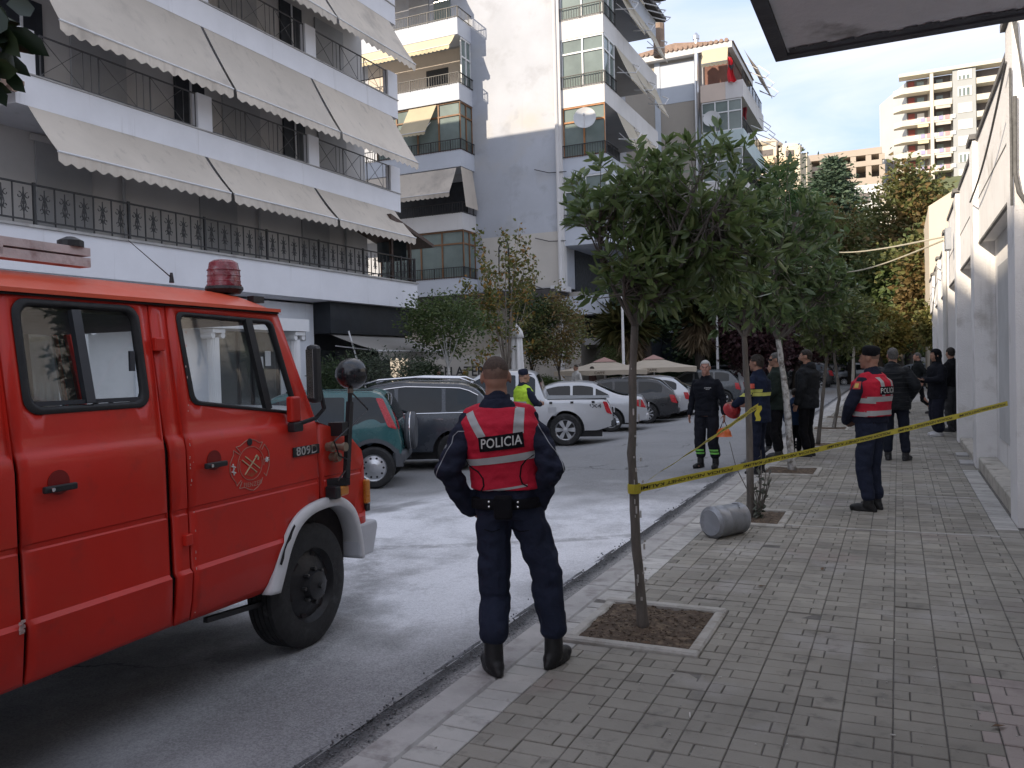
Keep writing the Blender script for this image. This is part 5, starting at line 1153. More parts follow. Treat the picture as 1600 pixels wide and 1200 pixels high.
# interior
INTM=mat('cab_interior',(.045,.043,.042),.8,.2,5)
MB().box(-WD+.06,-.06,-1.97,.2,.62,.70).build('cab_floor',INTM,fe); MB().box(-WD+.08,-.1,-2.0,-1.95,.7,2.15).build('cab_back_wall',INTM,fe)
MB().box(-WD+.1,-.1,.02,.28,.7,1.44).build('dashboard',INTM,fe); MB().box(-WD+.1,-.14,-1.95,-.05,2.10,2.14).build('roof_lining',INTM,fe)
for (x,y) in ((-.45,-.55),(-1.65,-.55),(-.45,-1.65),(-1.1,-1.65),(-1.7,-1.65)):
    se=MB(); se.box(x-.24,x+.24,y-.02,y+.45,.95,1.12); se.prism([(-.24,1.1),(.24,1.1),(.20,1.66),(-.20,1.66)],lambda u,v:(x+u,y-.02-.1*(v-1.1),v),lambda u,v:(x+u,y-.14-.1*(v-1.1),v)); se.build('seat',INTM,fe,bevel=.03)
MB().lathe([(.20,-.012),(.215,0),(.20,.012)],(-1.6,-.05,1.42),'y',24,False).build('steering_wheel',BLK,fe)
# wheels
def truck_wheel(x,y):
    t=MB(); Rr=.40; pr=[]
    w_=.20
    prof=[(.24,.0),(.30,.006),(.355,.004),(.385,-.012)]
    for k in range(5): a=-.022-k*.037; prof+=[(.400,a),(.400,a-.028),(.388,a-.030),(.388,a-.035)]
    prof+=[(.39,-.205),(.3,-.22),(.2,-.215)]
    o=MB().lathe([(r,h) for r,h in prof],(x,y,.40),'x',48,False).build('wheel',RUB,fe,auto=30)
    r_=MB(); r_.lathe([(.245,.0),(.235,-.02),(.215,-.045),(.18,-.03),(.15,-.02),(.10,.00),(.09,.045),(.05,.06),(.001,.062)],(x,y,.40),'x',36,False); rim=r_.build('rim',mat('black_steel_rim',(.02,.02,.022),.45,.3,15,.2,60),o,auto=40)
    h=MB()
    for k in range(6): a=k*math.pi/3+.2; h.lathe([(.030,0),(.030,.004)],(x-.036,y+.185*math.cos(a),.40+.185*math.sin(a)),'x',12)
    stuff(h.build('rim_holes',GAP,o))
    n=MB()
    for k in range(8): a=k*math.pi/4; n.lathe([(.014,0),(.014,.03),(.006,.034)],(x-.002,y+.108*math.cos(a),.40+.108*math.sin(a)),'x',6)
    n.lathe([(.02,0),(.02,.02)],(x+.06,y,.4),'x',8); stuff(n.build('wheel_nuts',mat('greasy_steel',(.09,.09,.09),.35,.3,20,metal=.7),o))
truck_wheel(-.03,.13); truck_wheel(-WD+.25,.13); truck_wheel(-.05,-4.6); truck_wheel(-WD+.27,-4.6)
# white wheel-arch flare, sweeping behind the tyre
fl_in=[(.640,.46),(.615,.60),(.555,.755),(.46,.845),(.33,.885),(.10,.875),(-.05,.815),(-.15,.70),(-.22,.56),(-.27,.46)]
fl_out=[(.685,.47),(.665,.62),(.60,.80),(.485,.905),(.335,.955),(.08,.945),(-.10,.88),(-.22,.755),(-.31,.60),(-.375,.47)]
n=len(fl_in); m=MB()
def sm(L_,k=4):
    o=[]
    for i in range((n-1)*k+1):
        u=i/k; j=min(int(u),n-2); f=u-j; p0=L_[max(j-1,0)];p1=L_[j];p2=L_[j+1];p3=L_[min(j+2,n-1)]
        o.append(tuple(.5*((2*p1[c])+(-p0[c]+p2[c])*f+(2*p0[c]-5*p1[c]+4*p2[c]-p3[c])*f*f+(-p0[c]+3*p1[c]-3*p2[c]+p3[c])*f**3) for c in(0,1)))
    return o
A,B=sm(fl_out),sm(fl_in)
rr=[]
for (a,b_) in zip(A,B):
    md=((a[0]+b_[0])/2,(a[1]+b_[1])/2); rr.append([(sx(a[1])+.004,*a),(.028,a[0]*.8+md[0]*.2,a[1]*.8+md[1]*.2),(.036,*md),(.034,b_[0]*.85+md[0]*.15,b_[1]*.85+md[1]*.15),(.022,*b_),(-.16,b_[0],b_[1])])
m.rings(rr,cap=False,closed=False); m.build('wheel_arch_flare',WHP,fe,smooth=True,solid=.006)
ch=MB(); i0,i1=int(.70*len(A)),int(.86*len(A))
ch.rings([[(lambda p,q,f:(.0385-.006*f,p[0]+(q[0]-p[0])*f,p[1]+(q[1]-p[1])*f))(A[i],B[i],f) for f in (.03,.16+.05*math.sin(i*2.3),.30+.14*math.sin(i*1.7)*math.sin(math.pi*(i-i0)/(i1-i0)))] for i in range(i0,i1+1)],cap=False,closed=False)
ch.build('worn_patch',GAP,fe)
MB().box(-WD+.05,-.10,-.30,.60,.45,.90).build('wheel_well',GAP,fe)
MB().box(-WD+.25,-.25,-6.2,.5,.42,.56).build('chassis',GAP,fe); MB().bar((-.12,-.75,.42),(-.12,-.25,.38),.03).build('step_rail',BLK,fe); MB().bar((-.2,-1.0,.50),(-.2,.0,.47),.06,.06).build('sill_tube',BLK,fe)
# handles
for (y,z) in ((-1.76,1.315),(-.79,1.30)):
    h=MB().obox((.03,y,z),.022,.165,.030).build('door_handle',BLK,fe,bevel=.006); MB().lathe([(.055,0),(.052,-.012),(.02,-.016)],(.005,y+.015,z+.022),'x',20).build('handle_recess',mat('recess_red',(.20,.01,.008),.5,.1,5),h); MB().lathe([(.009,0),(.009,.012)],(.04,y-.05,z),'x',10).build('lock',CHROME,h)
MB().obox((sx(1.95)+.018,-1.065,1.955),.03,.065,.07).build('hinge',REDP,fe,bevel=.006); MB().obox((.012,-1.0,.93),.03,.05,.06).build('hinge',REDP,fe,bevel=.006)
# chips along the panel edges
cp_=MB()
for k in range(26): cp_.obox((sx(.6+.02*k)+.0015,-.956+.006*random.random(),.52+1.55*random.random()),.002,.004,random.uniform(.003,.016))
for k in range(8): cp_.obox((.023,-1.97+.02*random.random(),.74+.02*k*random.random()),.002,.02,.012)
stuff(cp_.build('paint_chips',mat('chip_pale',(.5,.35,.32),.8,.2,20),fe))
# badge and emblem
bd=MB().obox((.006,.06,1.288),.010,.275,.062).build('badge_plate',BLK,fe,bevel=.003)
lettering('809D',.075,lambda a,b_:(.0125,.06+a*1.32,1.288+b_),'badge_lettering',CHROME,bd,.02,1.05)
EML=mat('emblem_line',(.42,.20,.15),.5,.1,30); EMW=mat('emblem_white',(.6,.58,.55),.5,.1,30)
em=MB(); ec=(-.472,1.262)
def ez(x,y): return (.003,ec[0]+(x-460)/1440,ec[1]-(y-490)/2358)
def eline(pts,w=.0024): em.tube([ez(*p) for p in pts],w,5)
for pts in ([(280,225),(330,215),(395,165),(455,135),(520,165),(570,205),(615,205)],[(250,265),(245,330),(205,430),(200,540),(225,620),(265,690),(275,745)],[(305,785),(370,785),(430,830),(480,850),(530,820),(580,765)],[(640,240),(690,340),(700,460),(690,560),(650,690)],[(280,225),(330,300)],[(250,265),(320,330)],[(615,205),(575,290)],[(640,240),(600,310)],[(275,745),(330,680)],[(305,785),(340,700)],[(580,765),(600,700)],[(650,690),(620,640)]): eline(pts)
for a0,a1,k in ((150,400,1.0),(160,390,.86),(30,150,1.0)): eline([(460+165*k*math.cos(R(a)),490-245*k*math.sin(R(a-90 if False else a))*1) for a in range(a0-180+20,a1-180-20,8)] if k==1 and a0==150 else [(460+165*k*math.cos(R(a)),490-245*k*math.sin(R(a))) for a in range(a0,a1,8)],.0018)
e1=em.build('emblem',EML,fe); em=MB()
for pts,w in (([(350,410),(530,610)],.0035),([(390,370),(570,565)],.0035),([(380,615),(525,400)],.004),([(515,405),(535,380),(552,405),(548,440)],.006)): eline(pts,w)
em.build('emblem_tools',mat('emblem_gold',(.45,.36,.22),.5,.1,30),e1); em=MB()
for (cx,cy) in ((245,480),(245,555),(665,460)):
    for k in range(3 if cx>600 else 2): a=k*math.pi/3+.3; em.tube([ez(cx-24*math.cos(a),cy-38*math.sin(a)),ez(cx+24*math.cos(a),cy+38*math.sin(a))],.0045,5)
stuff(em.build('emblem_stars',EMW,e1)); MB().lathe([(.022,0),(.022,.002)],ez(450,180),'x',14).build('emblem_crest',BLK,e1)
em=MB()
for k in range(9): x=400+14*k; em.add([ez(x,660-abs(k-4)*10),ez(x+16,660-abs(k-4)*8),ez(x+8+4*math.sin(k),590+10*math.cos(k*2.1))],[(0,1,2)])
em.build('emblem_flame',mat('emblem_flame_red',(.40,.09,.04),.5,.2,30),e1)
lettering('FIENZER',.036,lambda a,b_:(.004,ec[0]+.008+a*1.1,ec[1]-.118+b_-a*a*-1.3),'emblem_lettering',EML,e1,.01,1.1)
# lamps at the front corner
MB().obox((.045,.285,.985),.09,.06,.085).build('side_lamp_bracket',BLK,fe,bevel=.01); ORL=mat('amber_lens',(.55,.20,.03),.3,.08,6,spec=.6); MB().obox((.05,.365,.985),.075,.10,.065).build('side_indicator',ORL,fe,bevel=.012)
MB().obox((-.02,.752,.92),.10,.05,.17).build('corner_indicator',ORL,fe,bevel=.01); MB().obox((-.02,.756,.805),.08,.045,.05).build('corner_bracket',BLK,fe)
# searchlight on its post
LP=TPx(553,584,.10); bt_=TPx(545,752,.10)
pm=MB(); pm.bar((.08,bt_.y,bt_.z),(.08,LP.y-.03,LP.z-.19),.045,.03); pm.bar((.08,LP.y-.03,LP.z-.2),(.08,LP.y-.02,LP.z-.09),.022); pm.bar((-.02,bt_.y-.09,bt_.z),(.09,bt_.y+.02,bt_.z),.06,.05); pm.bar((-.02,bt_.y,1.40),(.09,bt_.y,1.40),.09,.09); pm.build('searchlight_post',BLK,fe)
sl_=MB().lathe([(.004,-.115),(.045,-.108),(.08,-.08),(.103,-.03),(.108,.01),(.108,.03),(.09,.036)],(LP.x-.02,LP.y,LP.z),'y',28).build('searchlight',mat('gloss_black_lamp',(.014,.015,.018),.22,.3,8,spec=.6,dirt=((.08,.08,.08),.05,20)),fe,smooth=True)
MB().lathe([(.09,.037),(.07,.045),(.001,.05)],(LP.x-.02,LP.y,LP.z),'y',24).build('lamp_lens',DARKGL,sl_); MB().lathe([(.02,0),(.018,.05),(.012,.06)],(.08,LP.y-.02,LP.z-.13),'z',10).build('lamp_knuckle',mat('worn_steel',(.25,.22,.18),.4,.2,20,metal=.6),sl_)
cbm=MB()
for (a,bb,c,d) in (((548,612),(575,640),(560,655),(548,668)),((545,668),(522,690),(530,712),(548,720)),((548,700),(540,735),(530,748),(528,752))): cbm.tube([tuple(TPx(*q,.09)) for q in (a,bb,c,d)],.006,5)
cbm.build('lamp_cable',BLK,fe)
# brass couplings
for (px,py,ln) in ((517,698,.13),(523,714,.05)):
    q=TPx(px,py,.03); MB().lathe([(.028,0),(.028,.03),(.036,.03),(.036,.05),(.02,.05),(.022,ln),(.03,ln),(.03,ln+.02)],(.0,q.y,q.z),'x',14).build('coupling',mat('worn_brass',(.30,.25,.19),.4,.2,20,metal=.7),fe)
# door mirror
mc=TPx(491,584,.16); MB().obox((.16,mc.y,mc.z),.07,.085,.36).build('door_mirror',BLK,fe,bevel=.025); MB().obox((.16,mc.y-.046,mc.z),.05,.004,.30).build('mirror_glass',CHROME,fe)
MB().tube([(.16,mc.y+.04,mc.z-.05),(.17,mc.y+.08,mc.z-.22),(.12,mc.y+.06,1.50),(.02,mc.y-.02,1.46)],.014,8).build('mirror_arm',BLK,fe); MB().obox((.02,mc.y-.03,1.56),.05,.09,.16).build('mirror_bracket',REDP,fe,bevel=.012); MB().obox((.03,mc.y-.03,1.45),.06,.09,.06).build('mirror_foot',BLK,fe,bevel=.01)
# beacon, antenna, ladder rack
b0=TPx(350,442,-.35); bz=2.31; BEA=mat('grimy_red_lens',(.20,.018,.03),.25,.35,14,spec=.6,dirt=((.30,.20,.21),.22,18))
be=MB().lathe([(.105,0),(.105,.018),(.10,.02),(.096,.10),(.085,.155),(.06,.17),(.001,.172)],(-.35,b0.y,bz+.015),'z',28).build('beacon_lens',BEA,fe,auto=40); MB().lathe([(.095,-.03),(.115,-.005),(.112,.012)],(-.35,b0.y,bz+.01),'z',28).build('beacon_base',BLK,be)
rb=MB()
for k in range(3): z=.035+.035*k; rb.lathe([(.0995,z),(.1015,z+.004),(.0985,z+.008)],(-.35,b0.y,bz+.015),'z',28,False)
rb.build('lens_ribs',BEA,be,smooth=True)
a0=TPx(268,434,-.5); a1=TPx(200,375,-.5); MB().tube([tuple(a0),tuple(a1)],[.004,.002],5).build('antenna',BLK,fe); MB().lathe([(.015,-.03),(.008,.03)],tuple(a0),'z',10).build('antenna_base',BLK,fe)
RK=mat('flaking_white_rack',(.50,.42,.40),.7,.15,8,.3,40,dirt=((.16,.06,.05),.20,7)); r1=TPx(137,402,-.30)
for (z0,z1) in ((2.345,2.39),(2.40,2.44)):
    MB().box(-.36,-.28,-6.2,r1.y,z0,z1).build('ladder_rack_rail',RK,fe); MB().box(-1.5,-1.42,-6.2,r1.y-.1,z0,z1).build('ladder_rack_rail',RK,fe)
for y in np.arange(-6,r1.y,.7): MB().box(-1.5,-.28,y,y+.05,2.36,2.40).build('ladder_rung',RK,fe)
MB().lathe([(.06,0),(.06,.03),(.02,.05)],(-.32,r1.y-.08,2.44),'z',14).build('rack_cap',BLK,fe)
# ================================================================= parked cars
CGL=mat('car_window_glass',(.012,.016,.019),.05,.3,1.5,spec=.42)
TAIL=mat('red_tail_lens',(.42,.02,.03),.25,.1,8,spec=.6)
PLATE=mat('number_plate',(.62,.62,.63),.5,.05,8); ALLOY=mat('alloy_wheel',(.58,.59,.61),.3,.06,10,metal=.8); TRIM=mat('grey_trim',(.055,.058,.062),.6,.12,10)
PROF={
'hatch':dict(L=3.95,W=1.72,wb=2.48,ra=.68,r=.30,belt=.93,top=[(0,.52),(.03,.88),(.10,1.02),(.42,1.36),(.70,1.44),(1.6,1.47),(2.15,1.40),(2.95,.98),(3.65,.85),(3.9,.66),(3.95,.48)],cuts=[.42,1.05,1.85,2.7]),
'suv':dict(L=4.5,W=1.84,wb=2.65,ra=.85,r=.35,belt=1.06,top=[(0,.58),(.03,.98),(.10,1.14),(.42,1.52),(.72,1.63),(1.8,1.68),(2.5,1.6),(3.25,1.14),(4.2,1.0),(4.45,.76),(4.5,.55)],cuts=[.38,1.05,1.95,3.0]),
'mini4x4':dict(L=3.5,W=1.58,wb=2.36,ra=.47,r=.36,belt=1.06,top=[(0,.58),(.02,1.0),(.06,1.12),(.26,1.56),(.42,1.66),(1.8,1.68),(2.2,1.6),(2.7,1.12),(3.35,1.0),(3.47,.75),(3.5,.5)],cuts=[.20,.92,1.65,2.5]),
'wagon':dict(L=4.55,W=1.76,wb=2.72,ra=.95,r=.315,belt=.92,top=[(0,.52),(.04,.84),(.12,.97),(.55,1.34),(.85,1.41),(2.0,1.44),(2.6,1.36),(3.35,.96),(4.3,.82),(4.5,.64),(4.55,.48)],cuts=[.45,1.25,2.0,3.05]),
'sedan':dict(L=4.55,W=1.76,wb=2.72,ra=1.0,r=.32,belt=.94,top=[(0,.52),(.04,.86),(.10,.96),(.72,1.02),(.95,1.10),(1.5,1.37),(1.85,1.42),(2.5,1.41),(2.85,1.33),(3.5,.97),(4.3,.83),(4.5,.62),(4.55,.48)],cuts=[1.02,1.45,2.1,3.15]),
'pickup':dict(L=5.3,W=1.85,wb=3.2,ra=1.12,r=.385,belt=1.14,top=[(0,.62),(.03,1.06),(.07,1.10),(1.60,1.10),(1.64,1.13),(1.74,1.66),(1.92,1.78),(2.7,1.82),(3.2,1.74),(3.9,1.2),(5.0,1.08),(5.25,.8),(5.3,.6)],cuts=[1.78,2.25,2.9,3.7]),
}
def car(kind,paint,label,wheel_pt,az=-113,sc=1.0,spokes=5,group='cars parked nose-in along the left',steel=False,cladding=None,rails=None,extras=None,seed=0):
    p=PROF[kind]; Lc,W,wb,ra,wr,belt=p['L'],p['W'],p['wb'],p['ra'],p['r'],p['belt']
    tx=np.array([a for a,_ in p['top']]); tz=np.array([b for _,b in p['top']])
    def ztop(x): return float(np.interp(x,tx,tz))
    _g=np.linspace(0,Lc,220); _z=np.interp(_g,tx,tz); _k=np.ones(9)/9; _s=np.convolve(np.pad(_z,4,mode='edge'),_k,'valid')
    def zt(x): return float(np.interp(x,_g,_s))
    H=max(tz); 
    def hw(x,z):
        e=abs(x-Lc/2)/(Lc/2); pl=1-.13*e**7-.02*e*e
        if z<belt: pr=np.interp(z,[.15,.3,.55,.8,belt],[.93,.985,1.0,.985,.955])
        else: pr=.955-.185*((z-belt)/(1.68-.95 if H>1.6 else .52))
        return W/2*pl*float(pr)
    rz=math.pi/2-R(az); M=Matrix.Rotation(rz,3,'Z')
    o=Vector((wheel_pt[0],wheel_pt[1],-.25))-(M@Vector((ra,W/2-.02,0)))*sc
    names={'hatch':'hatchback','suv':'sport_utility_car','mini4x4':'small_off_road_car','wagon':'estate_car','sedan':'saloon_car','pickup':'pickup_truck'}
    t=thing('parked_'+names[kind],label,'pickup' if kind=='pickup' else 'car',o,rz,group); t.scale=(sc,)*3
    sill=.25 if kind not in('pickup','suv','mini4x4') else .36; ar=wr+.07
    wx=[ra,ra+wb]
    def z0(x):
        z=sill+(.10*max(0,1-x/.35) if x<.35 else 0)+(.06*max(0,1-(Lc-x)/.35) if Lc-x<.35 else 0)
        for c in wx:
            d=abs(x-c)
            if d<ar: z=max(z,wr+math.sqrt(ar*ar-d*d))
        return z
    xs=set(np.linspace(0,Lc,70))
    for c in wx:
        for k in range(13): xs.add(c+ar*math.cos(math.pi*k/12)*.9999)
        xs.add(c-ar*1.0005); xs.add(c+ar*1.0005)
    xs=sorted(x for x in xs if 0<=x<=Lc); b=MB(); rr=[]
    for x in xs:
        a=z0(x); T=max(zt(x),a+.06); rad=min(.07,(T-a)*.3)
        zs=[a+(T-rad-a)*k/12 for k in range(13)]
        Ls=[(x,hw(x,z),z) for z in zs]; hy=hw(x,T-rad)
        Ls+=[(x,hy-rad*.3,T-rad*.3),(x,hy-rad,T)]
        mid=[(x,(hy-rad)*(1-2*k/6),T+.035*(1-(1-2*k/6)**2)*(1 if T>belt else .5)) for k in range(1,6)]
        Rs=[(q[0],-q[1],q[2]) for q in Ls[::-1]]
        rr.append(Ls+mid+Rs)
    b.rings(rr,cap=False,closed=False)
    n=len(rr[0]); b.f.append(tuple(range(n))); b.m.append(0); b.f.append(tuple(len(b.v)-1-i for i in range(n))); b.m.append(0)
    b.build('body',paint,t,auto=38)
    MB().box(.25,Lc-.25,-W/2+.22,W/2-.22,.2,.62).build('underbody',BLK,t)
    def side(poly,name,mt,parent=t,off=.004,sides=(1,-1),step=None):
        last=None
        for s in sides:
            last=MB().cdt(poly,[],lambda u,v:(u,s*(hw(u,v)+off),v),step).build(name,mt,parent)
        return last
    # side glass split at the pillars
    cu=p['cuts']
    for i in range(3):
        a,bx=cu[i]+.035,cu[i+1]-.035; top_=[]
        for k in range(9):
            x=bx+(a-bx)*k/8; top_.append((x,max(belt+.04,zt(x)-.095)))
        rise=.03*(2-i)/2; poly=[(a,belt+.03+rise),(bx,belt+.03+(.03*(1-i)/2 if i<2 else 0))]+top_
        poly=[q for k,q in enumerate(poly) if k==0 or (Vector(q)-Vector(poly[k-1])).length>.01]
        side(rpoly(poly,.05,3),'side_window',CGL,step=.25)
    # dark pillar/trim band under the glass line and door gaps
    for x in (cu[1],cu[2],cu[3]-.05): side([(x-.004,sill+.08),(x+.004,sill+.08),(x+.004,belt+.02),(x-.004,belt+.02)],'door_gap',BLK,off=.002,step=.08)
    side([(cu[1]-.3 if kind!='pickup' else cu[1],sill+.06),(cu[3],sill+.06),(cu[3],sill+.07),(cu[1]-.3 if kind!='pickup' else cu[1],sill+.07)],'sill_gap',BLK,off=.002,step=.2)
    for x in (cu[1]+.1,cu[2]+.1): 
        for s in(1,-1): MB().obox((x,s*(hw(x,belt-.09)+.014),belt-.09),.16,.02,.028).build('door_handle',paint if seed%2 else CHROME,t)
    # rear glass on the tail slope
    xr=[x for x in np.linspace(0.02,2.6,260) if zt(x)>belt+.06 and zt(x)<H-.10]
    if kind=='pickup': xr=[1.66,1.80]
    x0,x1=xr[0],[x for x in xr if x<xr[0]+1.0][-1]
    def tops(x,s,off=.012): T=zt(x); hy=hw(x,T-.07)-.07; sl=(zt(x+.01)-zt(x-.01))/.02; nl=math.hypot(1,sl); return (x-off*sl/nl,s*(hy-.06),T+.03*(1-s*s)+off/nl)
    MB().grid(6,8,lambda u,v:tops(x0+(x1-x0)*u,1-2*v)).build('rear_window',CGL,t,smooth=True)
    xw=[x for x in np.linspace(Lc*.5,Lc,200) if belt+.08<zt(x)<H-.09]; MB().grid(6,8,lambda u,v:tops(xw[0]+(xw[-1]-xw[0])*u,1-2*v)).build('windscreen',CGL,t,smooth=True)
    # tail lamps wrap the corner
    hi=dict(hatch=(.62,.92),suv=(.82,1.16),mini4x4=(1.0,1.55),wagon=(.62,.90),sedan=(.66,.90),pickup=(.72,1.04))[kind]; ln=dict(hatch=.20,suv=.24,mini4x4=.16,wagon=.20,sedan=.26,pickup=.14)[kind]
    for s in (1,-1):
        def lam(z): 
            xs_=[x for x in np.linspace(0,.5,101) if zt(x)>=z+.02]; return xs_[0] if xs_ else .1
        pl=[(lam(hi[0])+.01,hi[0]),(lam(hi[0])+ln,hi[0]+.05),(lam(hi[1])+ln*.8,hi[1]),(lam(hi[1])+.01,hi[1]-.01)]
        tl=side(rpoly(pl,.03,3),'tail_lamp',TAIL,sides=(s,),off=.008,step=.1)
        MB().grid(3,6,lambda u,v:(max(0,lam(hi[0]+(hi[1]-hi[0])*v)-.012),s*(hw(.1,hi[0]+(hi[1]-hi[0])*v)-.03-.16*u),hi[0]+(hi[1]-hi[0])*v)).build('lamp_wrap',TAIL,tl)
    cl=cladding or TRIM
    MB().box(-.05,.16,-W/2*.86,W/2*.86,.30 if sill<.3 else .42,.52 if sill<.3 else .62).build('rear_bumper',cl if (cladding or kind=='pickup') else paint,t,bevel=.05); MB().box(-.062,-.04,-.26,.26,.66 if sill<.3 else .74,.77 if sill<.3 else .85).build('number_plate',PLATE,t)
    MB().box(Lc-.16,Lc+.04,-W/2*.84,W/2*.84,.28,.55).build('front_bumper',cladding or paint,t,bevel=.05)
    for s in(1,-1):
        MB().obox((cu[3]-.25,s*(W/2+.08),belt+.09),.12,.18,.13).build('wing_mirror',paint,t,bevel=.03); MB().obox((Lc-.25,s*(W/2-.28),.70),.22,.3,.14).build('headlamp',GLZ,t,bevel=.04)
    if cladding: 
        for c in wx:
            pl=[(c+(ar+.07)*math.cos(R(a)),wr+(ar+.07)*math.sin(R(a))) for a in range(0,181,12)]+[(c+(ar-.0)*math.cos(R(a)),wr+(ar-.0)*math.sin(R(a))) for a in range(180,-1,-12)]
            side(pl,'arch_cladding',cladding,off=.012)
        side([(0.1,.36),(ra-ar,.36),(ra-ar,.66),(.1,.66)],'bumper_side',cladding,off=.014,step=.1); side([(ra+ar,.36),(ra+wb-ar,.36),(ra+wb-ar,.50),(ra+ar,.50)],'sill_cladding',cladding,off=.014,step=.2)
    if rails:
        for s in(1,-1): MB().tube([(.55,s*(W/2*.68),H-.04),(.75,s*W/2*.70,H+.05),(1.6,s*W/2*.71,H+.085),(2.3,s*W/2*.70,H+.05),(2.6,s*W/2*.68,H-.03)],.022,8).build('roof_rail',rails,t,smooth=True)
        pts=[(x,zt(x)-.085) for x in np.linspace(cu[0]+.02,cu[3]-.03,16)]
        for s in (1,-1): MB().tube([(x,s*(hw(x,z)+.01),z) for x,z in pts],.012,6).build('chrome_strip',CHROME,t); MB().tube([(x,s*(hw(x,belt+.02)+.01),belt+.025) for x in np.linspace(cu[0],cu[3],10)],.010,6).build('chrome_strip',CHROME,t)
    # wheels
    def wheel(x,s):
        prof=[(wr*.62,0),(wr*.70,.012),(wr*.90,.012),(wr*.97,-.01),(wr,-.03),(wr,-.17),(wr*.95,-.19),(wr*.6,-.2)]
        y=s*(W/2-.015); tt=MB().lathe([(r_,s*h) for r_,h in prof],(x,y,wr),'y',32,False).build('wheel',RUB,t,auto=35)
        m=MB(); m.lathe([(wr*.64,s*.004),(wr*.60,-s*.01),(wr*.56,-s*.03)],(x,y,wr),'y',28,False)
        if steel: 
            m.lathe([(wr*.56,-s*.03),(wr*.40,-s*.02),(wr*.2,s*.004),(.001,s*.01)],(x,y,wr),'y',28,False)
        else:
            for k in range(spokes):
                a=2*math.pi*k/spokes+.3*seed
                for d in ((-.13,.13) if spokes<7 else (0,)):
                    p0=Vector((x,y-s*.012,wr)); d0=Vector((math.cos(a),0,math.sin(a))); d1=Vector((math.cos(a+d),0,math.sin(a+d))); m.bar(p0+d0*wr*.10,p0+d1*wr*.60,wr*.13,.02,(0,1,0))
            m.lathe([(wr*.16,-s*.02),(wr*.15,s*.005),(.001,s*.01)],(x,y,wr),'y',18,False)
        m.build('rim',ALLOY,tt); bk=MB().lathe([(wr*.58,-s*.055),(.001,-s*.055)],(x,y,wr),'y',24,False).build('brake_drum',BLK,tt)
        if steel:
            h=MB()
            for k in range(10): a=k*math.pi/5; h.lathe([(wr*.055,0),(wr*.055,s*.006)],(x+wr*.46*math.cos(a),y-s*.026,wr+wr*.46*math.sin(a)),'y',8)
            stuff(h.build('rim_holes',BLK,tt))
    for x in wx:
        for s in(1,-1): wheel(x,s)
    if extras: extras(t,zt,hw,p)
    return t
def cpaint(n,c,metal=.0,rough=.28): return mat(n,c,rough,.04,1.5,spec=.5,coat=.6,metal=metal)
SIL=cpaint('silver_car_paint',(.50,.51,.53),.35,.3); BLKP=cpaint('black_car_paint',(.018,.019,.022)); GRP=cpaint('graphite_car_paint',(.035,.042,.055)); WHC=cpaint('white_car_paint',(.66,.67,.70)); TEAL=cpaint('teal_car_paint',(.018,.10,.105)); DGR=cpaint('dark_grey_car_paint',(.06,.068,.075))
wp=lambda px,py:tuple(P(px,py,Z=-.25))[:2]
CLAD=mat('dark_grey_cladding',(.075,.08,.09),.65,.1,8)
car('hatch',SIL,'silver hatchback mostly hidden behind the fire engine',(-7.5,8.3))
def spare(t,zt,hw,p):
    s_=MB().lathe([(.10,-.20),(.30,-.20),(.335,-.17),(.335,-.05),(.30,-.01),(.1,0)],(.0,0,.93),'x',32).build('spare_wheel_cover',CLAD,t,auto=40); MB().lathe([(.337,-.115),(.340,-.105),(.337,-.095)],(0,0,.93),'x',32,False).build('cover_trim',CHROME,s_)
    MB().box(.5,2.0,-.45,.45,1.66,1.69).build('roof_panel',BLKP,t)
car('mini4x4',TEAL,'teal green small off-roader with a spare wheel on its back',wp(585,764),az=-116,sc=.95,steel=True,cladding=CLAD,extras=spare,seed=1)
car('suv',GRP,'dark blue-grey SUV with chrome window strips and roof rails',wp(712,735),rails=CHROME,seed=2)
def pick(t,zt,hw,p):
    MB().grid(6,6,lambda u,v:(.06+1.52*u,(.5-v)*1.62,1.115+.06*math.sin(math.pi*v)*(.4+.6*u))).build('bed_cover',mat('grey_bed_cover',(.20,.21,.22),.6,.06,3),t,smooth=True)
    for x in (.45,.95,1.45):
        for s in (1,-1): MB().obox((x,s*(hw(x,1.04)+.012),1.03),.07,.02,.05).build('tie_hook',BLK,t)
    for s in (1,-1): v,f=text_mesh('4X4',.13,.01); MB().add([(.42-s*a*1.5,s*(hw(.42,.9)+.008),.93+b_) for a,b_ in v],f).build('side_lettering',CLAD,t); MB().obox((1.42,s*(hw(1.42,.85)+.002),.86),.2,.006,.15).build('fuel_flap',SIL,t,bevel=.02)
    MB().tube([(-.06,-.7,.50),(-.12,-.6,.50),(-.12,.6,.50),(-.06,.7,.50)],.05,10).build('step_bumper',CHROME,t)
    MB().grid(1,4,lambda u,v:(1.0+.04*u,.83-.02*u,.30-.22*v)).build('mud_flap',BLK,t)
    for s in (1,-1): MB().bar((2.0,s*.9,.42),(4.0,s*.9,.42),.1,.05).build('side_step',CHROME,t)
car('pickup',SIL,'silver double-cab pickup with a covered bed, tail towards the road',wp(884,697),az=-109,spokes=6,extras=pick,seed=0)
car('sedan',SIL,'silver saloon next to the pickup, red tail lamp by the tree trunk',wp(955,675),az=-105,spokes=6,seed=1)
car('wagon',BLKP,'black estate car between the two silver cars',wp(1012,662),az=-103,spokes=9,seed=2)
car('wagon',SIL,'silver estate car with ribbed tail lamps beyond the black estate',wp(1036,655),az=-101,seed=3)
car('sedan',BLKP,'black saloon left of the grey-haired fireman',wp(1066,650),az=-101,spokes=9,seed=4)
car('hatch',DGR,'dark grey hatchback right behind the grey-haired fireman',wp(1131,634),az=-99,sc=1.05,seed=5)
car('hatch',WHC,'white hatchback beside the dark grey hatchback',wp(1146,629),az=-98,seed=6)
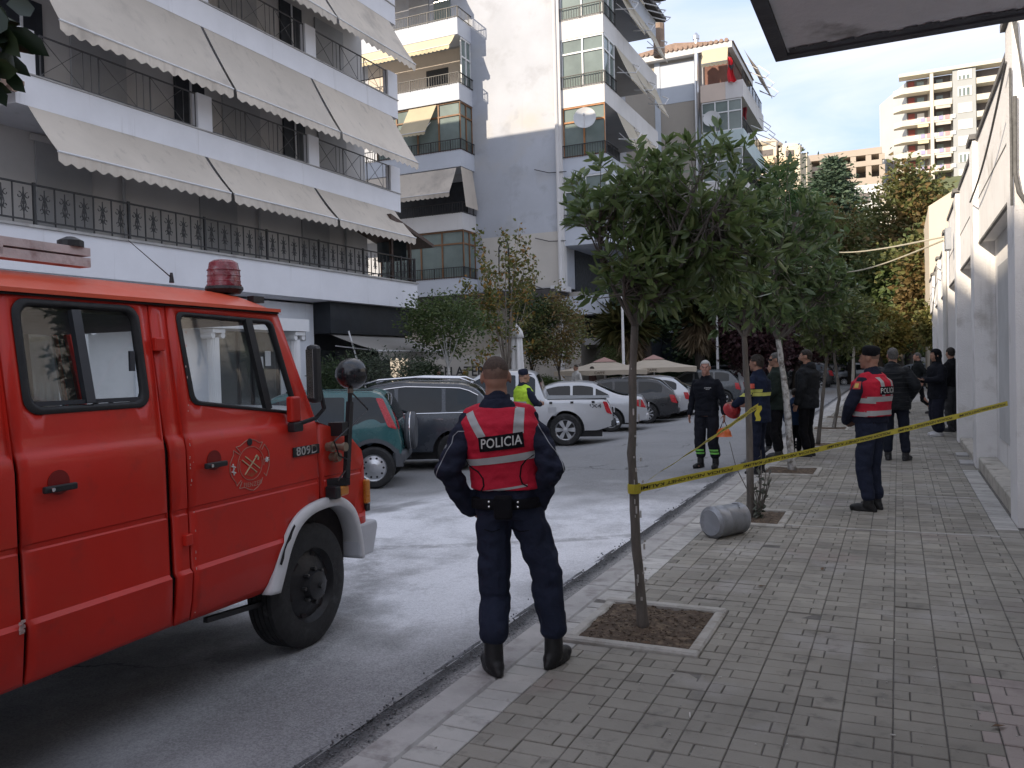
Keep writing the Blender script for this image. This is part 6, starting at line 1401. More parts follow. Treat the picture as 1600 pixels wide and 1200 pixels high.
car('suv',GRP,'dark SUV behind the second street tree trunk',wp(1162,625),az=-98,spokes=9,seed=7)
car('sedan',BLKP,'black saloon behind the men in dark jackets',wp(1246,613),az=-94,seed=8,group='cars parked at the junction')
car('suv',BLKP,'black SUV with bright five-spoke wheels left of the fourth street tree',wp(1280,610),az=-93,seed=9,group='cars parked at the junction')
car('hatch',cpaint('blue_grey_car_paint',(.07,.09,.12)),'blue-grey hatchback with multi-spoke wheels right of the fourth street tree',wp(1319,604),az=-93,spokes=10,seed=10,group='cars parked at the junction')
car('hatch',WHC,'white hatchback partly hidden by the right-hand officer',wp(1346,600),az=-92,seed=11,group='cars parked at the junction')
car('hatch',cpaint('pale_blue_car_paint',(.32,.36,.42)),'pale blue car beyond the walking man at the street end',(1.6,50.0),az=-60,seed=12,group='cars parked at the junction')
# ================================================================= people
SKIN=mat('skin',(.36,.20,.14),.55,.10,14,.1,120,spec=.35); SKIN2=mat('tanned_skin',(.30,.16,.11),.55,.10,14,.1,120,spec=.35)
def cloth(n,c,rough=.85,var=.22,sc=7): return mat(n,c,rough,var,sc,.9,26,spec=.14)
NAVY=cloth('navy_uniform',(.017,.020,.036)); NAVYT=cloth('navy_trousers',(.020,.025,.045)); BLKC=cloth('black_cloth',(.008,.008,.010)); REDV=cloth('red_vest',(.47,.018,.040),.7,.10); SILV=mat('reflective_silver',(.34,.34,.34),.45,.06,20,spec=.6); BOOT=mat('black_boot_leather',(.012,.012,.013),.5,.2,20,.2,120)
def ell(b,c,r,M=None,n=14,m=10):
    c=Vector(c); rr=[]
    for i in range(m+1):
        a=math.pi*i/m; s_,k=max(.02,math.sin(a)),math.cos(a); rr.append([c+((M@Vector((r[0]*s_*math.cos(2*math.pi*j/n),r[1]*s_*math.sin(2*math.pi*j/n),-r[2]*k))) if M else Vector((r[0]*s_*math.cos(2*math.pi*j/n),r[1]*s_*math.sin(2*math.pi*j/n),-r[2]*k))) for j in range(n)])
    b.rings(rr)
def limb(b,pts,rs,n=12):
    "tube through joints with rounded ends"
    pts=[Vector(p) for p in pts]; P2=[];R2=[]
    for i in range(len(pts)-1):
        for t in (0,.33,.67): P2.append(pts[i].lerp(pts[i+1],t)); R2.append(rs[i]+(rs[i+1]-rs[i])*t)
    P2.append(pts[-1]); R2.append(rs[-1]); b.tube(P2,R2,n)
    for p,r in((pts[0],rs[0]),(pts[-1],rs[-1])): ell(b,p,(r,)*3,None,10,8)
    for i in range(1,len(pts)-1): ell(b,pts[i],(rs[i]*1.01,)*3,None,10,8)
def torso(b,secs,yaw=0,n=20):
    "secs: (x,y,z,rx,ry)"
    M=Matrix.Rotation(yaw,3,'Z'); rr=[]
    for (x,y,z,rx,ry) in secs:
        rr.append([Vector((x,y,z))+M@Vector((rx*math.copysign(abs(math.cos(a))**.85,math.cos(a)),ry*math.copysign(abs(math.sin(a))**.85,math.sin(a)),0)) for a in [2*math.pi*j/n for j in range(n)]])
    b.rings(rr)
def organic(b,name,material,parent,voxel=.012,smooth=4,fold=0,fs=9,cut=None,seed=0,fold2=0):
    me=bpy.data.meshes.new('tmp'); me.from_pydata(b.v,[],b.f); ob=bpy.data.objects.new('tmp',me); COL.objects.link(ob)
    md=ob.modifiers.new('r','REMESH'); md.mode='VOXEL'; md.voxel_size=voxel; md.use_smooth_shade=True
    if smooth: ms=ob.modifiers.new('s','SMOOTH'); ms.factor=.5; ms.iterations=smooth
    dg=bpy.context.evaluated_depsgraph_get(); nm=bpy.data.meshes.new_from_object(ob.evaluated_get(dg)); bpy.data.objects.remove(ob); bpy.data.meshes.remove(me); nm.name=name
    if fold:
        n=len(nm.vertices); co=np.empty(n*3,np.float32); no=np.empty(n*3,np.float32); nm.vertices.foreach_get('co',co); nm.vertices.foreach_get('normal',no); co=co.reshape(-1,3); no=no.reshape(-1,3)
        d=np.array([noise.noise(Vector((x*fs+seed,y*fs,z*fs*1.9)))+.5*noise.noise(Vector((x*fs*2.3,y*fs*2.3+seed,z*fs*3.1))) for x,y,z in co.tolist()],np.float32)
        d=np.where(d>0,d*.6,d*1.3); co+=no*(d*fold)[:,None]; nm.vertices.foreach_set('co',co.ravel())
    if cut:
        bm=bmesh.new(); bm.from_mesh(nm); dl=[v for v in bm.verts if cut(v.co)]; bmesh.ops.delete(bm,geom=dl,context='VERTS'); bm.to_mesh(nm); bm.free()
    nm.materials.clear(); nm.materials.append(material); nm.polygons.foreach_set('use_smooth',[True]*len(nm.polygons)); nm.update()
    o=bpy.data.objects.new(name,nm); COL.objects.link(o); o.parent=parent; return o
def bvh(o): return BVHTree.FromPolygons([v.co.copy() for v in o.data.vertices],[tuple(p.vertices) for p in o.data.polygons])
def cast(bv,x,z,d=(0,1,0),o=None,off=.003):
    d=Vector(d).normalized(); o=Vector(o) if o is not None else Vector((x,0,z))-d*1.2; h=bv.ray_cast(o,d)
    if h[0] is None: return None
    return h[0]-d*off
def decal(bv,fn,nu,nv,name,material,parent,d=(0,1,0),off=.003):
    "strip laid on a garment; fn(u,v)->(s,z) across the ray direction"
    d=Vector(d).normalized(); sd=Vector((d.y,-d.x,0)); b=MB(); idx={}
    for i in range(nu+1):
        for j in range(nv+1):
            s_,z=fn(i/nu,j/nv); q=cast(bv,0,0,d,sd*s_+Vector((0,0,z))-d*1.2,off)
            if q is not None: idx[i,j]=len(b.v); b.v.append(tuple(q))
    for i in range(nu):
        for j in range(nv):
            k=[(i,j),(i+1,j),(i+1,j+1),(i,j+1)]
            if all(q in idx for q in k):
                pts=[Vector(b.v[idx[q]]) for q in k]
                if max((pts[a]-pts[a-1]).length for a in range(4))<.12: b.f.append(tuple(idx[q] for q in k)); b.m.append(0)
    return b.build(name,material,parent,smooth=True)
def decal_text(bv,txt,size,s0,z0,name,material,parent,d=(0,1,0),off=.006,tilt=0,bold=.01,sx_=1.0):
    d=Vector(d).normalized(); sd=Vector((d.y,-d.x,0)); v,f=text_mesh(txt,size,bold,1.05); pv=[]
    for a,c in v:
        a*=sx_; s_=s0+a; z=z0+c+tilt*a; q=cast(bv,0,0,d,sd*s_+Vector((0,0,z))-d*1.2,off)
        pv.append(q if q is not None else sd*s_+Vector((0,0,z)))
    MB().add(pv,f).build(name,material,parent)
def decal_line(bv,pts,r,name,material,parent,d=(0,1,0),off=.002,n=30):
    d=Vector(d).normalized(); sd=Vector((d.y,-d.x,0)); out=[]
    for i in range(n+1):
        u=i/n*(len(pts)-1); j=min(int(u),len(pts)-2); a,c=pts[j],pts[j+1]; s_=a[0]+(c[0]-a[0])*(u-j); z=a[1]+(c[1]-a[1])*(u-j); q=cast(bv,0,0,d,sd*s_+Vector((0,0,z))-d*1.2,off)
        if q is not None: out.append(q)
    if len(out)>2: MB().tube(out,r,5).build(name,material,parent)
def hand(b,w,d,pn,k=1.0,curl=.5,side=1):
    "palm and five fingers from wrist w along d; pn = palm normal"
    w,d,pn=Vector(w),Vector(d).normalized(),Vector(pn).normalized(); pn=(pn-d*pn.dot(d)).normalized(); s_=d.cross(pn)*side
    M=Matrix((s_,pn,d)).transposed(); ell(b,w+d*.045*k,(.040*k,.016*k,.052*k),M,12,8); limb(b,[w-d*.03*k,w+d*.01*k],[.027*k,.026*k],8)
    for i,(o,L_) in enumerate(((-.030,.062),(-.010,.075),(.010,.070),(.029,.055))):
        p=w+d*.085*k+s_*o*k; pts=[p-d*.03*k]; dd=d.copy()
        for q in range(3): pts.append(pts[-1]+dd*(L_*(.42,.33,.25)[q]+(.03 if q==0 else 0))*k); dd=(dd+pn*curl*(.5+.4*q)).normalized()
        limb(b,pts,[.0095*k,.009*k,.0085*k,.0075*k],7)
    p=w+d*.025*k-s_*.032*k; limb(b,[p,p+(d*.6-s_*.7+pn*.3).normalized()*.04*k,p+(d*.9-s_*.6+pn*.5).normalized()*.075*k],[.012*k,.011*k,.009*k],7)
def headshape(b,hc,M,g=0.0,k=1.0,face=True):
    def e(c,r): ell(b,hc+M@(Vector(c)*k),tuple((x+g)*k for x in r),M,18,14)
    e((0,-.012,.030),(.074,.094,.088)); e((0,.03,.0),(.066,.062,.08)); e((0,.040,-.055),(.054,.055,.055)); e((0,-.035,-.02),(.062,.062,.07))
    if face:
        e((0,.103,-.022),(.010,.016,.022)); e((0,.094,-.002),(.008,.012,.026)); e((0,.088,.026),(.045,.013,.010)); e((0,.090,-.066),(.023,.010,.011)); e((0,.078,-.098),(.022,.018,.016))
        for s_ in(-1,1): e((s_*.081,-.010,-.008),(.009,.024,.034)); e((s_*.04,.075,-.03),(.02,.016,.02))
def person(label,foot,rz,H=1.78,z=0,build=1.0,lean=(0,0),feet=((-.11,.0),(.11,.0)),ftoe=(8,-8),arms=None,head=(0,0),voxel=.014,top=None,legs=None,shoe=None,skin=None,hair=None,hairkind='short',knee=None,topz=.90,fit=.018,legfit=.024,handcurl=.5,name='person',group=None,shoe_h=.14,fold=.010,legw=1.0,collar=1.0):
    skin=skin or SKIN; k=H/1.78
    t=thing(name,label,'person',(foot[0],foot[1],z),rz,group); t.scale=(k,)*3
    lx,ly=lean; ax=lambda f:(lx*f,ly*f)
    pel=Vector((lx*.55,ly*.4,.95)); che=Vector((lx*.85,ly*.8,1.30)); nek=Vector((lx*.95,ly*.95-.012,1.49)); hed=Vector((lx,ly+.018,1.655)); W=build
    def tor(g,zb=.86,zt_=1.50):
        L_=[(.86,.158,.118),(.95,.166,.122),(1.03,.158,.116),(1.12,.152,.112),(1.22,.166,.120),(1.32,.180,.124),(1.40,.182,.112),(1.445,.150,.092),(1.485,.085,.072),(1.53,.060,.062)]
        o=[]
        for zz,rx,ry in L_:
            if zz<zb-.001 or zz>zt_+.001: continue
            f=(zz-0)/1.655; fx=pel.x+(hed.x-pel.x)*max(0,(zz-.95)/.70); fy=pel.y+(nek.y-pel.y)*max(0,(zz-.95)/.55); o.append((fx,fy,zz,(rx+g)*W if zz<1.42 else rx+g*.8,(ry+g)*W if zz<1.42 else ry+g*.8))
        return o
    S_=[Vector((s_*.168*W+che.x*1.0,nek.y,1.405)) for s_ in(-1,1)]
    A=arms or {}; EL=[Vector(A.get('el',(-.255+che.x,-.03,1.15))),Vector(A.get('er',(.255+che.x,-.03,1.15)))]; WR=[Vector(A.get('wl',(-.27+che.x,.05,.90))),Vector(A.get('wr',(.27+che.x,.05,.90)))]
    HD=[A.get('hl'),A.get('hr')]; PN=[A.get('pl',(1,0,0)),A.get('pr',(-1,0,0))]
    hip=[pel+Vector((s_*.088*W,0,-.03)) for s_ in(-1,1)]; ank=[Vector((f[0],f[1]-.02,.09)) for f in feet]
    kn=[Vector(q) for q in knee] if knee else [hip[i].lerp(ank[i],.5)+Vector((0,.035,.01)) for i in(0,1)]
    Mh=Matrix.Rotation(R(head[0]),3,'Z')@Matrix.Rotation(R(head[1]),3,'X')
    # body: one continuous skin
    b=MB(); torso(b,tor(-.012)); headshape(b,hed,Mh); limb(b,[nek+Vector((0,0,-.04)),hed+Mh@Vector((0,-.02,-.06))],[.066,.063],12)
    for i in(0,1):
        limb(b,[S_[i],EL[i],WR[i]],[.050,.040,.027]); d=Vector(HD[i]) if HD[i] is not None else (WR[i]-EL[i]); hand(b,WR[i],d,PN[i],1,handcurl,1 if i==0 else -1)
        limb(b,[hip[i],kn[i],ank[i]],[.085,.056,.04]); limb(b,[ank[i]-Vector((0,0,.04)),ank[i]+Vector((0,.12,-.055))],[.035,.03],8)
    bo=organic(b,'body',skin,t,min(voxel,.010),3)
    # garments
    if legs:
        b=MB(); torso(b,tor(.010,.86,1.03))
        for i in(0,1): limb(b,[hip[i],kn[i]+Vector((0,0,.04)),kn[i]-Vector((0,-.006,.10)),ank[i]+Vector((0,0,shoe_h-.06))],[(.092+legfit*.4)*legw,(.060+legfit)*legw,(.054+legfit)*legw,(.044+legfit*1.1)*legw])
        lo=organic(b,'trousers',legs,t,voxel,4,min(.013,fold*1.2),7,seed=len(label))
    if shoe:
        for i in(0,1):
            b=MB(); Mz=Matrix.Rotation(R(ftoe[i]),3,'Z'); f=Vector((feet[i][0],feet[i][1],0)); 
            limb(b,[ank[i]+Vector((0,0,shoe_h-.03)),Vector((ank[i].x,ank[i].y,.07))],[.052,.056],12)
            ell(b,f+Mz@Vector((0,-.035,.045)),(.046,.062,.05),Mz); ell(b,f+Mz@Vector((0,.06,.045)),(.047,.10,.042),Mz); ell(b,f+Mz@Vector((0,.12,.038)),(.048,.065,.036),Mz)
            b.rings([[f+Mz@Vector((.05*math.cos(a)*(1+.1*math.sin(a)),.035+.145*math.sin(a),zz)) for a in [2*math.pi*j/20 for j in range(20)]] for zz in(.0,.03)])
            organic(b,'shoe',shoe,t,min(.009,voxel),2)
    to=None
    if top:
        b=MB(); torso(b,tor(fit,topz if topz>.86 else .86,1.53))
        if topz<.86: torso(b,[(pel.x,pel.y,topz,(.165+fit)*W,(.122+fit)*W),(pel.x,pel.y,.95,(.168+fit)*W,(.124+fit)*W)])
        for i in(0,1):
            e=WR[i].lerp(EL[i],.06); limb(b,[S_[i],S_[i].lerp(EL[i],.35),EL[i],e],[.056+fit*.5,.060+fit*.6,.050+fit*.7,.040+fit*.6])
        limb(b,[nek,nek+Vector((0,.0,.045*collar))],[.068,.066],12)
        to=organic(b,'jacket',top,t,voxel,4,fold,8,seed=len(label)*3.1)
    if hair:
        b=MB(); headshape(b,hed,Mh,{'full':.016,'buzz':.0022}.get(hairkind,.0095),1,False); inv=Mh.transposed()
        def cut(v):
            q=inv@(v-hed)
            lim=-.018+.50*q.y if q.y<0 else -.02+.9*q.y
            if hairkind=='buzz': lim=.030+.006*math.sin(q.x*90)-.1*q.y if q.y<.02 else .028+.75*(q.y-.02)
            if abs(q.x)>.058 and -.03<q.y<.03: lim=max(lim,.022)
            return q.z<lim or (q.y>.05 and q.z<.068)
        if hairkind=='buzz':
            b2=MB(); headshape(b2,hed,Mh,.0008,1,False); organic(b2,'hair_fade',mat('cropped_fade_%d'%int(skin.name=='skin'),(.17,.105,.078),.8,.2,60),t,.008,2,0,9,lambda v:(lambda q:q.z<-.012 or (q.y>.03 and q.z<.07) or (abs(q.x)>.06 and -.03<q.y and q.z<.02))(inv@(v-hed)))
        organic(b,'hair',hair,t,.008,2,.0015 if hairkind=='buzz' else .005,60 if hairkind=='buzz' else 45,cut)
    return t,dict(body=bo,top=to,hed=hed,Mh=Mh,tor=tor,nek=nek,S=S_,EL=EL,WR=WR,pel=pel,che=che,ank=ank)
HAIRD=mat('dark_hair',(.022,.016,.012),.7,.3,60,.5,300); HAIRG=mat('grey_hair',(.42,.41,.39),.7,.2,60,.5,300); HAIRM=mat('greying_hair',(.10,.095,.09),.7,.3,60,.5,300)
def vest(t,J,material,dirs,g=.034,zb=1.02,voxel=.012):
    b=MB(); torso(b,J['tor'](g,1.03,1.49)); 
    for i,s_ in((0,-1),(1,1)): limb(b,[J['S'][i]+Vector((-s_*.10,0,.045)),J['S'][i]+Vector((-s_*.02,0,.030))],[.066,.066],10)
    nx=J['nek']
    return organic(b,'vest',material,t,voxel,3,.008,10,lambda v:(v-nx-Vector((0,0,.06))).length<.085)
def cap(t,J,material,peak=True):
    h,M=J['hed'],J['Mh']; Mq=M@Matrix.Rotation(R(8),3,'X')
    o=MB().lathe([(.084,.028),(.090,.045),(.093,.085),(.088,.115),(.06,.135),(.001,.14)],h+M@Vector((0,-.008,.0)),'z',24,True,Mq).build('cap',material,t,auto=50)
    if peak: MB().grid(10,4,lambda u,v:h+M@Vector((.075*math.cos(math.pi*u),.055+(.035+.075*v)*math.sin(math.pi*u)*.95,.042-.018*v*math.sin(math.pi*u)))).build('cap_peak',material,o,smooth=True,solid=.004)
    return o
def eyes(t,J,glasses=None):
    h,M=J['hed'],J['Mh']
    for s_ in(-1,1):
        if glasses: continue
        b=MB(); ell(b,h+M@Vector((s_*.031,.079,.006)),(.011,.010,.008),M,10,8); b.build('eye',mat('eye_white',(.45,.42,.40),.3,.05),t,smooth=True); b=MB(); ell(b,h+M@Vector((s_*.031,.0875,.006)),(.0055,.003,.0055),M,8,6); b.build('iris',BLK,t); b=MB(); ell(b,h+M@Vector((s_*.033,.090,.025)),(.020,.006,.0045),M,10,6); b.build('eyebrow',HAIRM,t)
    if glasses:
        g=MB(); g.grid(12,3,lambda u,v:h+M@Vector((.070*math.cos(math.pi*(1-u)),.045+.058*math.sin(math.pi*u),.016-.034*v))); o=g.build('sunglasses',glasses,t,smooth=True,solid=.003); MB().tube([h+M@Vector((-.072,.05,.012)),h+M@Vector((-.080,-.01,.014))],.003,5).build('glasses_arm',glasses,o); MB().tube([h+M@Vector((.072,.05,.012)),h+M@Vector((.080,-.01,.014))],.003,5).build('glasses_arm',glasses,o)
# ---- 1: officer in the foreground, seen from behind, hands in his pockets
FL=P(773,1050,Z=0); FR=P(866,1038,Z=0); mid=(FL+FR)/2; rz1=R(21)
iv=Matrix.Rotation(-rz1,3,'Z'); fl,fr=iv@(FL-mid),iv@(FR-mid)
k1=1.76/1.78
o1,J=person('police officer seen from behind in red reflective vest, hands in his pockets',mid,rz1,1.76,0,1.0,(-.125,.03),((fl.x/k1,fl.y/k1),(fr.x/k1,fr.y/k1)),(22,-26),
  dict(el=(-.395,-.10,1.14),er=(.185,-.10,1.14),wl=(-.285,.05,.895),wr=(.085,.06,.91),hl=(.55,.5,-.65),hr=(-.5,.55,-.65),pl=(.6,.2,.6),pr=(-.6,.2,.6)),(4,0),.0085,NAVY,NAVYT,BOOT,SKIN2,mat('buzzed_hair',(.075,.05,.038),.85,.3,90,.6,400),'buzz',topz=.93,fit=.030,legfit=.036,shoe_h=.20,fold=.020,
  knee=[(fl.x*.85+(-.07)*.3,.02,.50),(fr.x*.9-.01,.03,.50)])
v1=vest(o1,J,REDV,None,.050,voxel=.009); bv=bvh(v1); D=(0,1,0)
def zx(x,y): return ((x-548)*.000800-.108+(y-600)*.00001,1.50-(y-385)*.000807)   # vest detail layout, metres
def strip(c,name,nu=14,nv=6,mt=SILV,par=None,off=.003,bv_=None,t_=None):
    a,b_,c_,d_=[zx(*q) for q in c]
    return decal(bv_ or bv,lambda u,v:tuple((a[i]*(1-u)+b_[i]*u)*(1-v)+(d_[i]*(1-u)+c_[i]*u)*v for i in(0,1)),nu,nv,name,mt,par or v1,D,off)
strip([(322,445),(372,420),(468,590),(412,605)],'reflective_strap',6,16,SILV,None,.006); strip([(672,400),(735,410),(728,575),(655,575)],'reflective_strap',6,16,SILV,None,.006)
strip([(285,760),(800,700),(800,750),(285,805)],'reflective_band',40,6,SILV,None,.006); strip([(285,815),(330,800),(330,812),(285,822)],'reflective_band',6,2); strip([(420,965),(740,925),(740,940),(420,982)],'reflective_band',30,3,SILV)
pt=strip([(414,600),(722,565),(732,668),(422,700)],'name_patch',24,10,BLKC,None,.010)
c_=zx(573,633); decal_text(bv,'POLICIA',.074,c_[0],c_[1],'patch_lettering',mat('pale_reflective_letter',(.50,.50,.48),.5,.05),pt,D,.0135,.105,.012,.80)
for pts in ([(312,770),(335,800),(400,835),(435,880),(440,930),(415,975)],[(790,730),(740,755),(703,800),(692,870),(705,920),(740,940)]): decal_line(bv,[zx(*q) for q in pts],.0045,'vest_piping',BLKC,v1,D)
bj=bvh(J['top'])
for pts in ([(318,560),(268,560),(232,592),(222,642),(190,690),(150,762),(112,850),(95,930),(92,1000)],[(782,515),(822,520),(850,572),(900,652),(952,722),(985,790),(996,850)]): decal_line(bj,[zx(*q) for q in pts],.0028,'sleeve_piping',mat('grey_piping',(.30,.31,.33),.6,.05),o1,D,.0015,40)
# belt with pouch, snaps, collar
b=MB(); torso(b,[(-.078,.012,.925,.205,.162),(-.078,.012,.985,.203,.160)]); bl=organic(b,'duty_belt',BLKC,o1,.009,1); bb=bvh(bl)
MB().obox((-.085,-.175,.945),.10,.05,.13).build('belt_pouch',BLKC,o1,bevel=.015)
for (x,z_) in ((-.165,.972),(-.165,.945),(-.005,.968),(-.005,.942)):
    q=cast(bb,x,z_,D,None,.0); 
    if q is not None: MB().lathe([(.007,0),(.006,-.004),(.001,-.005)],q,'y',10).build('snap',CHROME,o1)
nk=J['nek']; MB().lathe([(.082,-.045),(.078,.0),(.073,.045),(.068,.046)],nk+Vector((0,.004,.02)),'z',28,False).build('collar',NAVY,o1,smooth=True); MB().obox(nk+Vector((.012,-.078,.035)),.036,.003,.011).build('collar_tag',SILV,o1)
bt_=bvh([c for c in o1.children if c.name.startswith('trousers')][0])
for (x0,x1,z_) in ((-.20,-.115,.80),(-.06,.05,.795)): decal_line(bt_,[(x0,z_+.01),((x0+x1)/2,z_-.004),(x1,z_+.008)],.0025,'pocket_seam',BLKC,o1,D)
# ---- 2: officer by the wall, side-on
F2=P(1362,797,Z=0); o2,J=person('police officer in red vest and dark cap standing right of the tape, hands folded',F2,R(62),1.80,0,1.12,(0,-.02),((-.10,0),(.10,.02)),(10,-10),dict(el=(-.29,.06,1.16),er=(.29,.06,1.16),wl=(-.13,.21,.97),wr=(.13,.21,.97),hl=(.8,.25,-.3),hr=(-.8,.25,-.3),pl=(0,-1,0),pr=(0,-1,0)),(12,0),.012,NAVY,NAVYT,BOOT,SKIN2,HAIRD,'buzz',fit=.022,legfit=.03)
v2=vest(o2,J,REDV,None,.046); bv=bvh(v2); cap(o2,J,BLKC)
iw=Matrix.Rotation(-R(62),3,'Z')@((F2-CC).normalized()); D2=Vector((iw.x,iw.y,0)).normalized(); DB=(0,1,0)
for (z0,z1) in ((1.19,1.245),(1.045,1.095)): decal(bv,lambda u,v:((u-.5)*.46,z0+(z1-z0)*v),40,4,'reflective_band',SILV,v2,DB); decal(bv,lambda u,v:((u-.5)*.32,z0+(z1-z0)*v-.02*u),24,4,'reflective_band',SILV,v2,(1,0,0)); decal(bv,lambda u,v:((u-.5)*.46,z0+(z1-z0)*v),40,4,'reflective_band',SILV,v2,(0,-1,0))
for s_ in(-1,1): decal(bv,lambda u,v:(s_*(.10-.02*v)+(u-.5)*.05,1.45-.20*v),4,14,'reflective_strap',SILV,v2,DB)
pt=decal(bv,lambda u,v:((u-.5)*.27,1.265+.085*v),20,6,'name_patch',BLKC,v2,DB,.005); decal_text(bv,'POLICIA',.078,0,1.305,'patch_lettering',_M['pale_reflective_letter'],pt,DB,.008,0,.012,.9)
bj=bvh(J['top']); bg_=decal(bj,lambda u,v:((u-.5)*.075+.015,1.33+.08*v),8,8,'shoulder_badge',mat('badge_red',(.45,.05,.04),.6,.1,20),o2,(1,0,0),.004); decal(bj,lambda u,v:((u-.5)*.04+.015,1.345+.045*v),6,6,'badge_centre',mat('badge_gold',(.55,.40,.10),.6,.1,20),bg_,(1,0,0),.006)
MB().obox(Vector((-.13,-.10,.985)),.04,.05,.07).build('belt_clip',BLKC,o2,bevel=.01)
# ---- 3: grey-haired fireman on the road
F3=P(1106,731,Z=-.1); o3,J=person('grey-haired fireman in black pullover carrying an orange helmet on the road',F3,R(168),1.80,-.1,1.12,(0,0),((-.13,0),(.12,.03)),(14,-12),dict(el=(-.27,-.03,1.15),er=(.27,-.05,1.15),wl=(-.31,.02,.90),wr=(.29,.03,.89),hl=(-.05,.1,-1),hr=(0,.1,-1)),(18,-2),.011,cloth('black_pullover',(.010,.011,.016)),cloth('dark_work_trousers',(.015,.016,.022)),BOOT,mat('ruddy_skin',(.40,.21,.16),.55,.1,14,spec=.35),HAIRG,'short',fit=.016,legfit=.038,shoe_h=.20,topz=.90,collar=.1)
eyes(o3,J); bj=bvh(J['top']); 
for k,z_ in enumerate((1.325,1.303)): decal_text(bj,('ZJARRFIKESI','VLORE')[k],.020,.085,z_,'chest_print',mat('white_print',(.6,.6,.6),.6,.05),o3,(0,-1,0),.004,0,.02,1.0)
bt_=bvh([c for c in o3.children if c.name.startswith('trousers')][0]); GRN=mat('neon_reflective',(.22,.62,.12),.5,.1,20); 
for i,f in enumerate(((-.13,0),(.12,.03))):
    for z0 in (.235,.285): decal(bt_,lambda u,v:(-f[0]+(u-.5)*.17,z0+.03*v),16,3,'ankle_band',GRN,o3,(0,-1,0),.004)
# helmets
def helmet(label,c,col,tilt,M0=None):
    M=(M0 or Matrix.Identity(3))@Matrix.Rotation(tilt,3,'X'); t=thing('helmet',label,'helmet',c); t.scale=(.92,)*3; b=MB(); rr=[]
    b.lathe([(.150,-.01),(.142,0),(.130,.02),(.122,.07),(.095,.115),(.05,.138),(.001,.142)],(0,0,0),'z',26,True,M); b.build('shell',col,t,auto=45)
    r_=MB(); r_.tube([M@Vector((0,.125*math.cos(a),.02+.13*math.sin(a))) for a in np.linspace(.2,2.9,12)],.010,6); r_.build('ridge',col,t)
    s_=MB(); s_.tube([M@Vector((-.11,0,.02)),M@Vector((-.05,.02,.17)),M@Vector((0,.0,.30)),M@Vector((.05,.02,.17)),M@Vector((.11,0,.02))],.008,6); s_.build('strap',BLKC,t); return t
hw_=(Matrix.Translation(F3)@Matrix.Rotation(R(168),4,'Z'))@Vector((-.315,.05,.80)); 
helmet('orange fire helmet hanging by its strap from the fireman\'s hand',Vector((hw_.x,hw_.y,hw_.z-.25)),mat('orange_helmet',(.62,.12,.02),.35,.08,6,coat=.3),R(0))
# ---- 4: firefighter with yellow stripes, back turned
F4=P(1187,742,Z=-.02); o4,J=person('firefighter in navy jacket with yellow stripes, back half turned, holding a red helmet',F4,R(75),1.78,-.02,1.08,(.0,.0),((-.10,0),(.10,.04)),(8,-8),dict(el=(-.28,.06,1.17),er=(.29,.03,1.15),wl=(-.22,.27,1.05),wr=(.20,.26,1.02),hl=(.2,.9,0),hr=(-.2,.9,.0),pl=(1,0,0),pr=(-1,0,0)),(0,0),.013,cloth('fire_navy',(.013,.019,.040)),cloth('fire_navy_trousers',(.014,.018,.034)),BOOT,SKIN2,HAIRD,'full',fit=.028,legfit=.034,topz=.78)
bj=bvh(J['top']); YST=mat('lime_stripe',(.50,.50,.12),.5,.08,20)
for d_ in ((0,1,0),(1,0,0),(-.7,.7,0)): decal(bj,lambda u,v:((u-.5)*.40,1.175+.05*v),36,4,'reflective_band',YST,o4,d_,.004)
for s_ in (-1,1): decal(bj,lambda u,v:(s_*.23+(u-.5)*.16,1.23+.045*v),12,4,'sleeve_band',YST,o4,(0,1,0),.004); 
bg_=decal(bj,lambda u,v:((u-.5)*.07+.02,1.29+.07*v),8,8,'sleeve_badge',mat('badge_orange_red',(.5,.08,.05),.6,.1,20),o4,(1,0,0),.004)
hw_=(Matrix.Translation(F4)@Matrix.Rotation(R(75),4,'Z'))@Vector((-.12,.36,.96)); helmet('red fire helmet held out in front of the striped firefighter',hw_,mat('red_helmet',(.30,.015,.018),.4,.08,6,coat=.2),R(60),Matrix.Rotation(R(40),3,'Z'))
# ---- 5..8: bystanders
F5=P(1216,716,Z=0); o5,J=person('man in sunglasses and dark green jacket beside the whitewashed trunk',F5,R(85),1.80,0,1.08,(0,0),((-.1,0),(.1,.02)),(6,-6),dict(wl=(-.25,.16,.98),hl=(0,.6,-.6)),(8,0),.014,cloth('dark_green_jacket',(.018,.026,.022)),BLKC,mat('dark_shoe',(.03,.03,.032),.6,.2,10),SKIN,HAIRM,'short',fit=.032,topz=.82); eyes(o5,J,mat('dark_lens',(.01,.01,.012),.15,.1))
F6=P(1250,716,Z=0); o6,J=person('bearded man in charcoal hooded jacket right of the whitewashed trunk',F6+Vector((.10,.35,0)),R(70),1.84,0,1.10,(0,0),((-.1,0),(.1,.02)),(6,-6),None,(20,0),.014,cloth('charcoal_jacket',(.018,.020,.023)),BLKC,_M['dark_shoe'],SKIN,HAIRD,'short',fit=.036,topz=.80); eyes(o6,J)
b=MB(); ell(b,J['hed']+J['Mh']@Vector((0,.055,-.075)),(.052,.052,.045),J['Mh']); b.build('beard',HAIRD,o6,smooth=True); b=MB(); ell(b,J['nek']+Vector((0,-.06,.0)),(.12,.075,.085)); ell(b,J['nek']+Vector((0,.02,.0)),(.11,.08,.05)); organic(b,'hood',_M['charcoal_jacket'],o6,.014,3,.006)
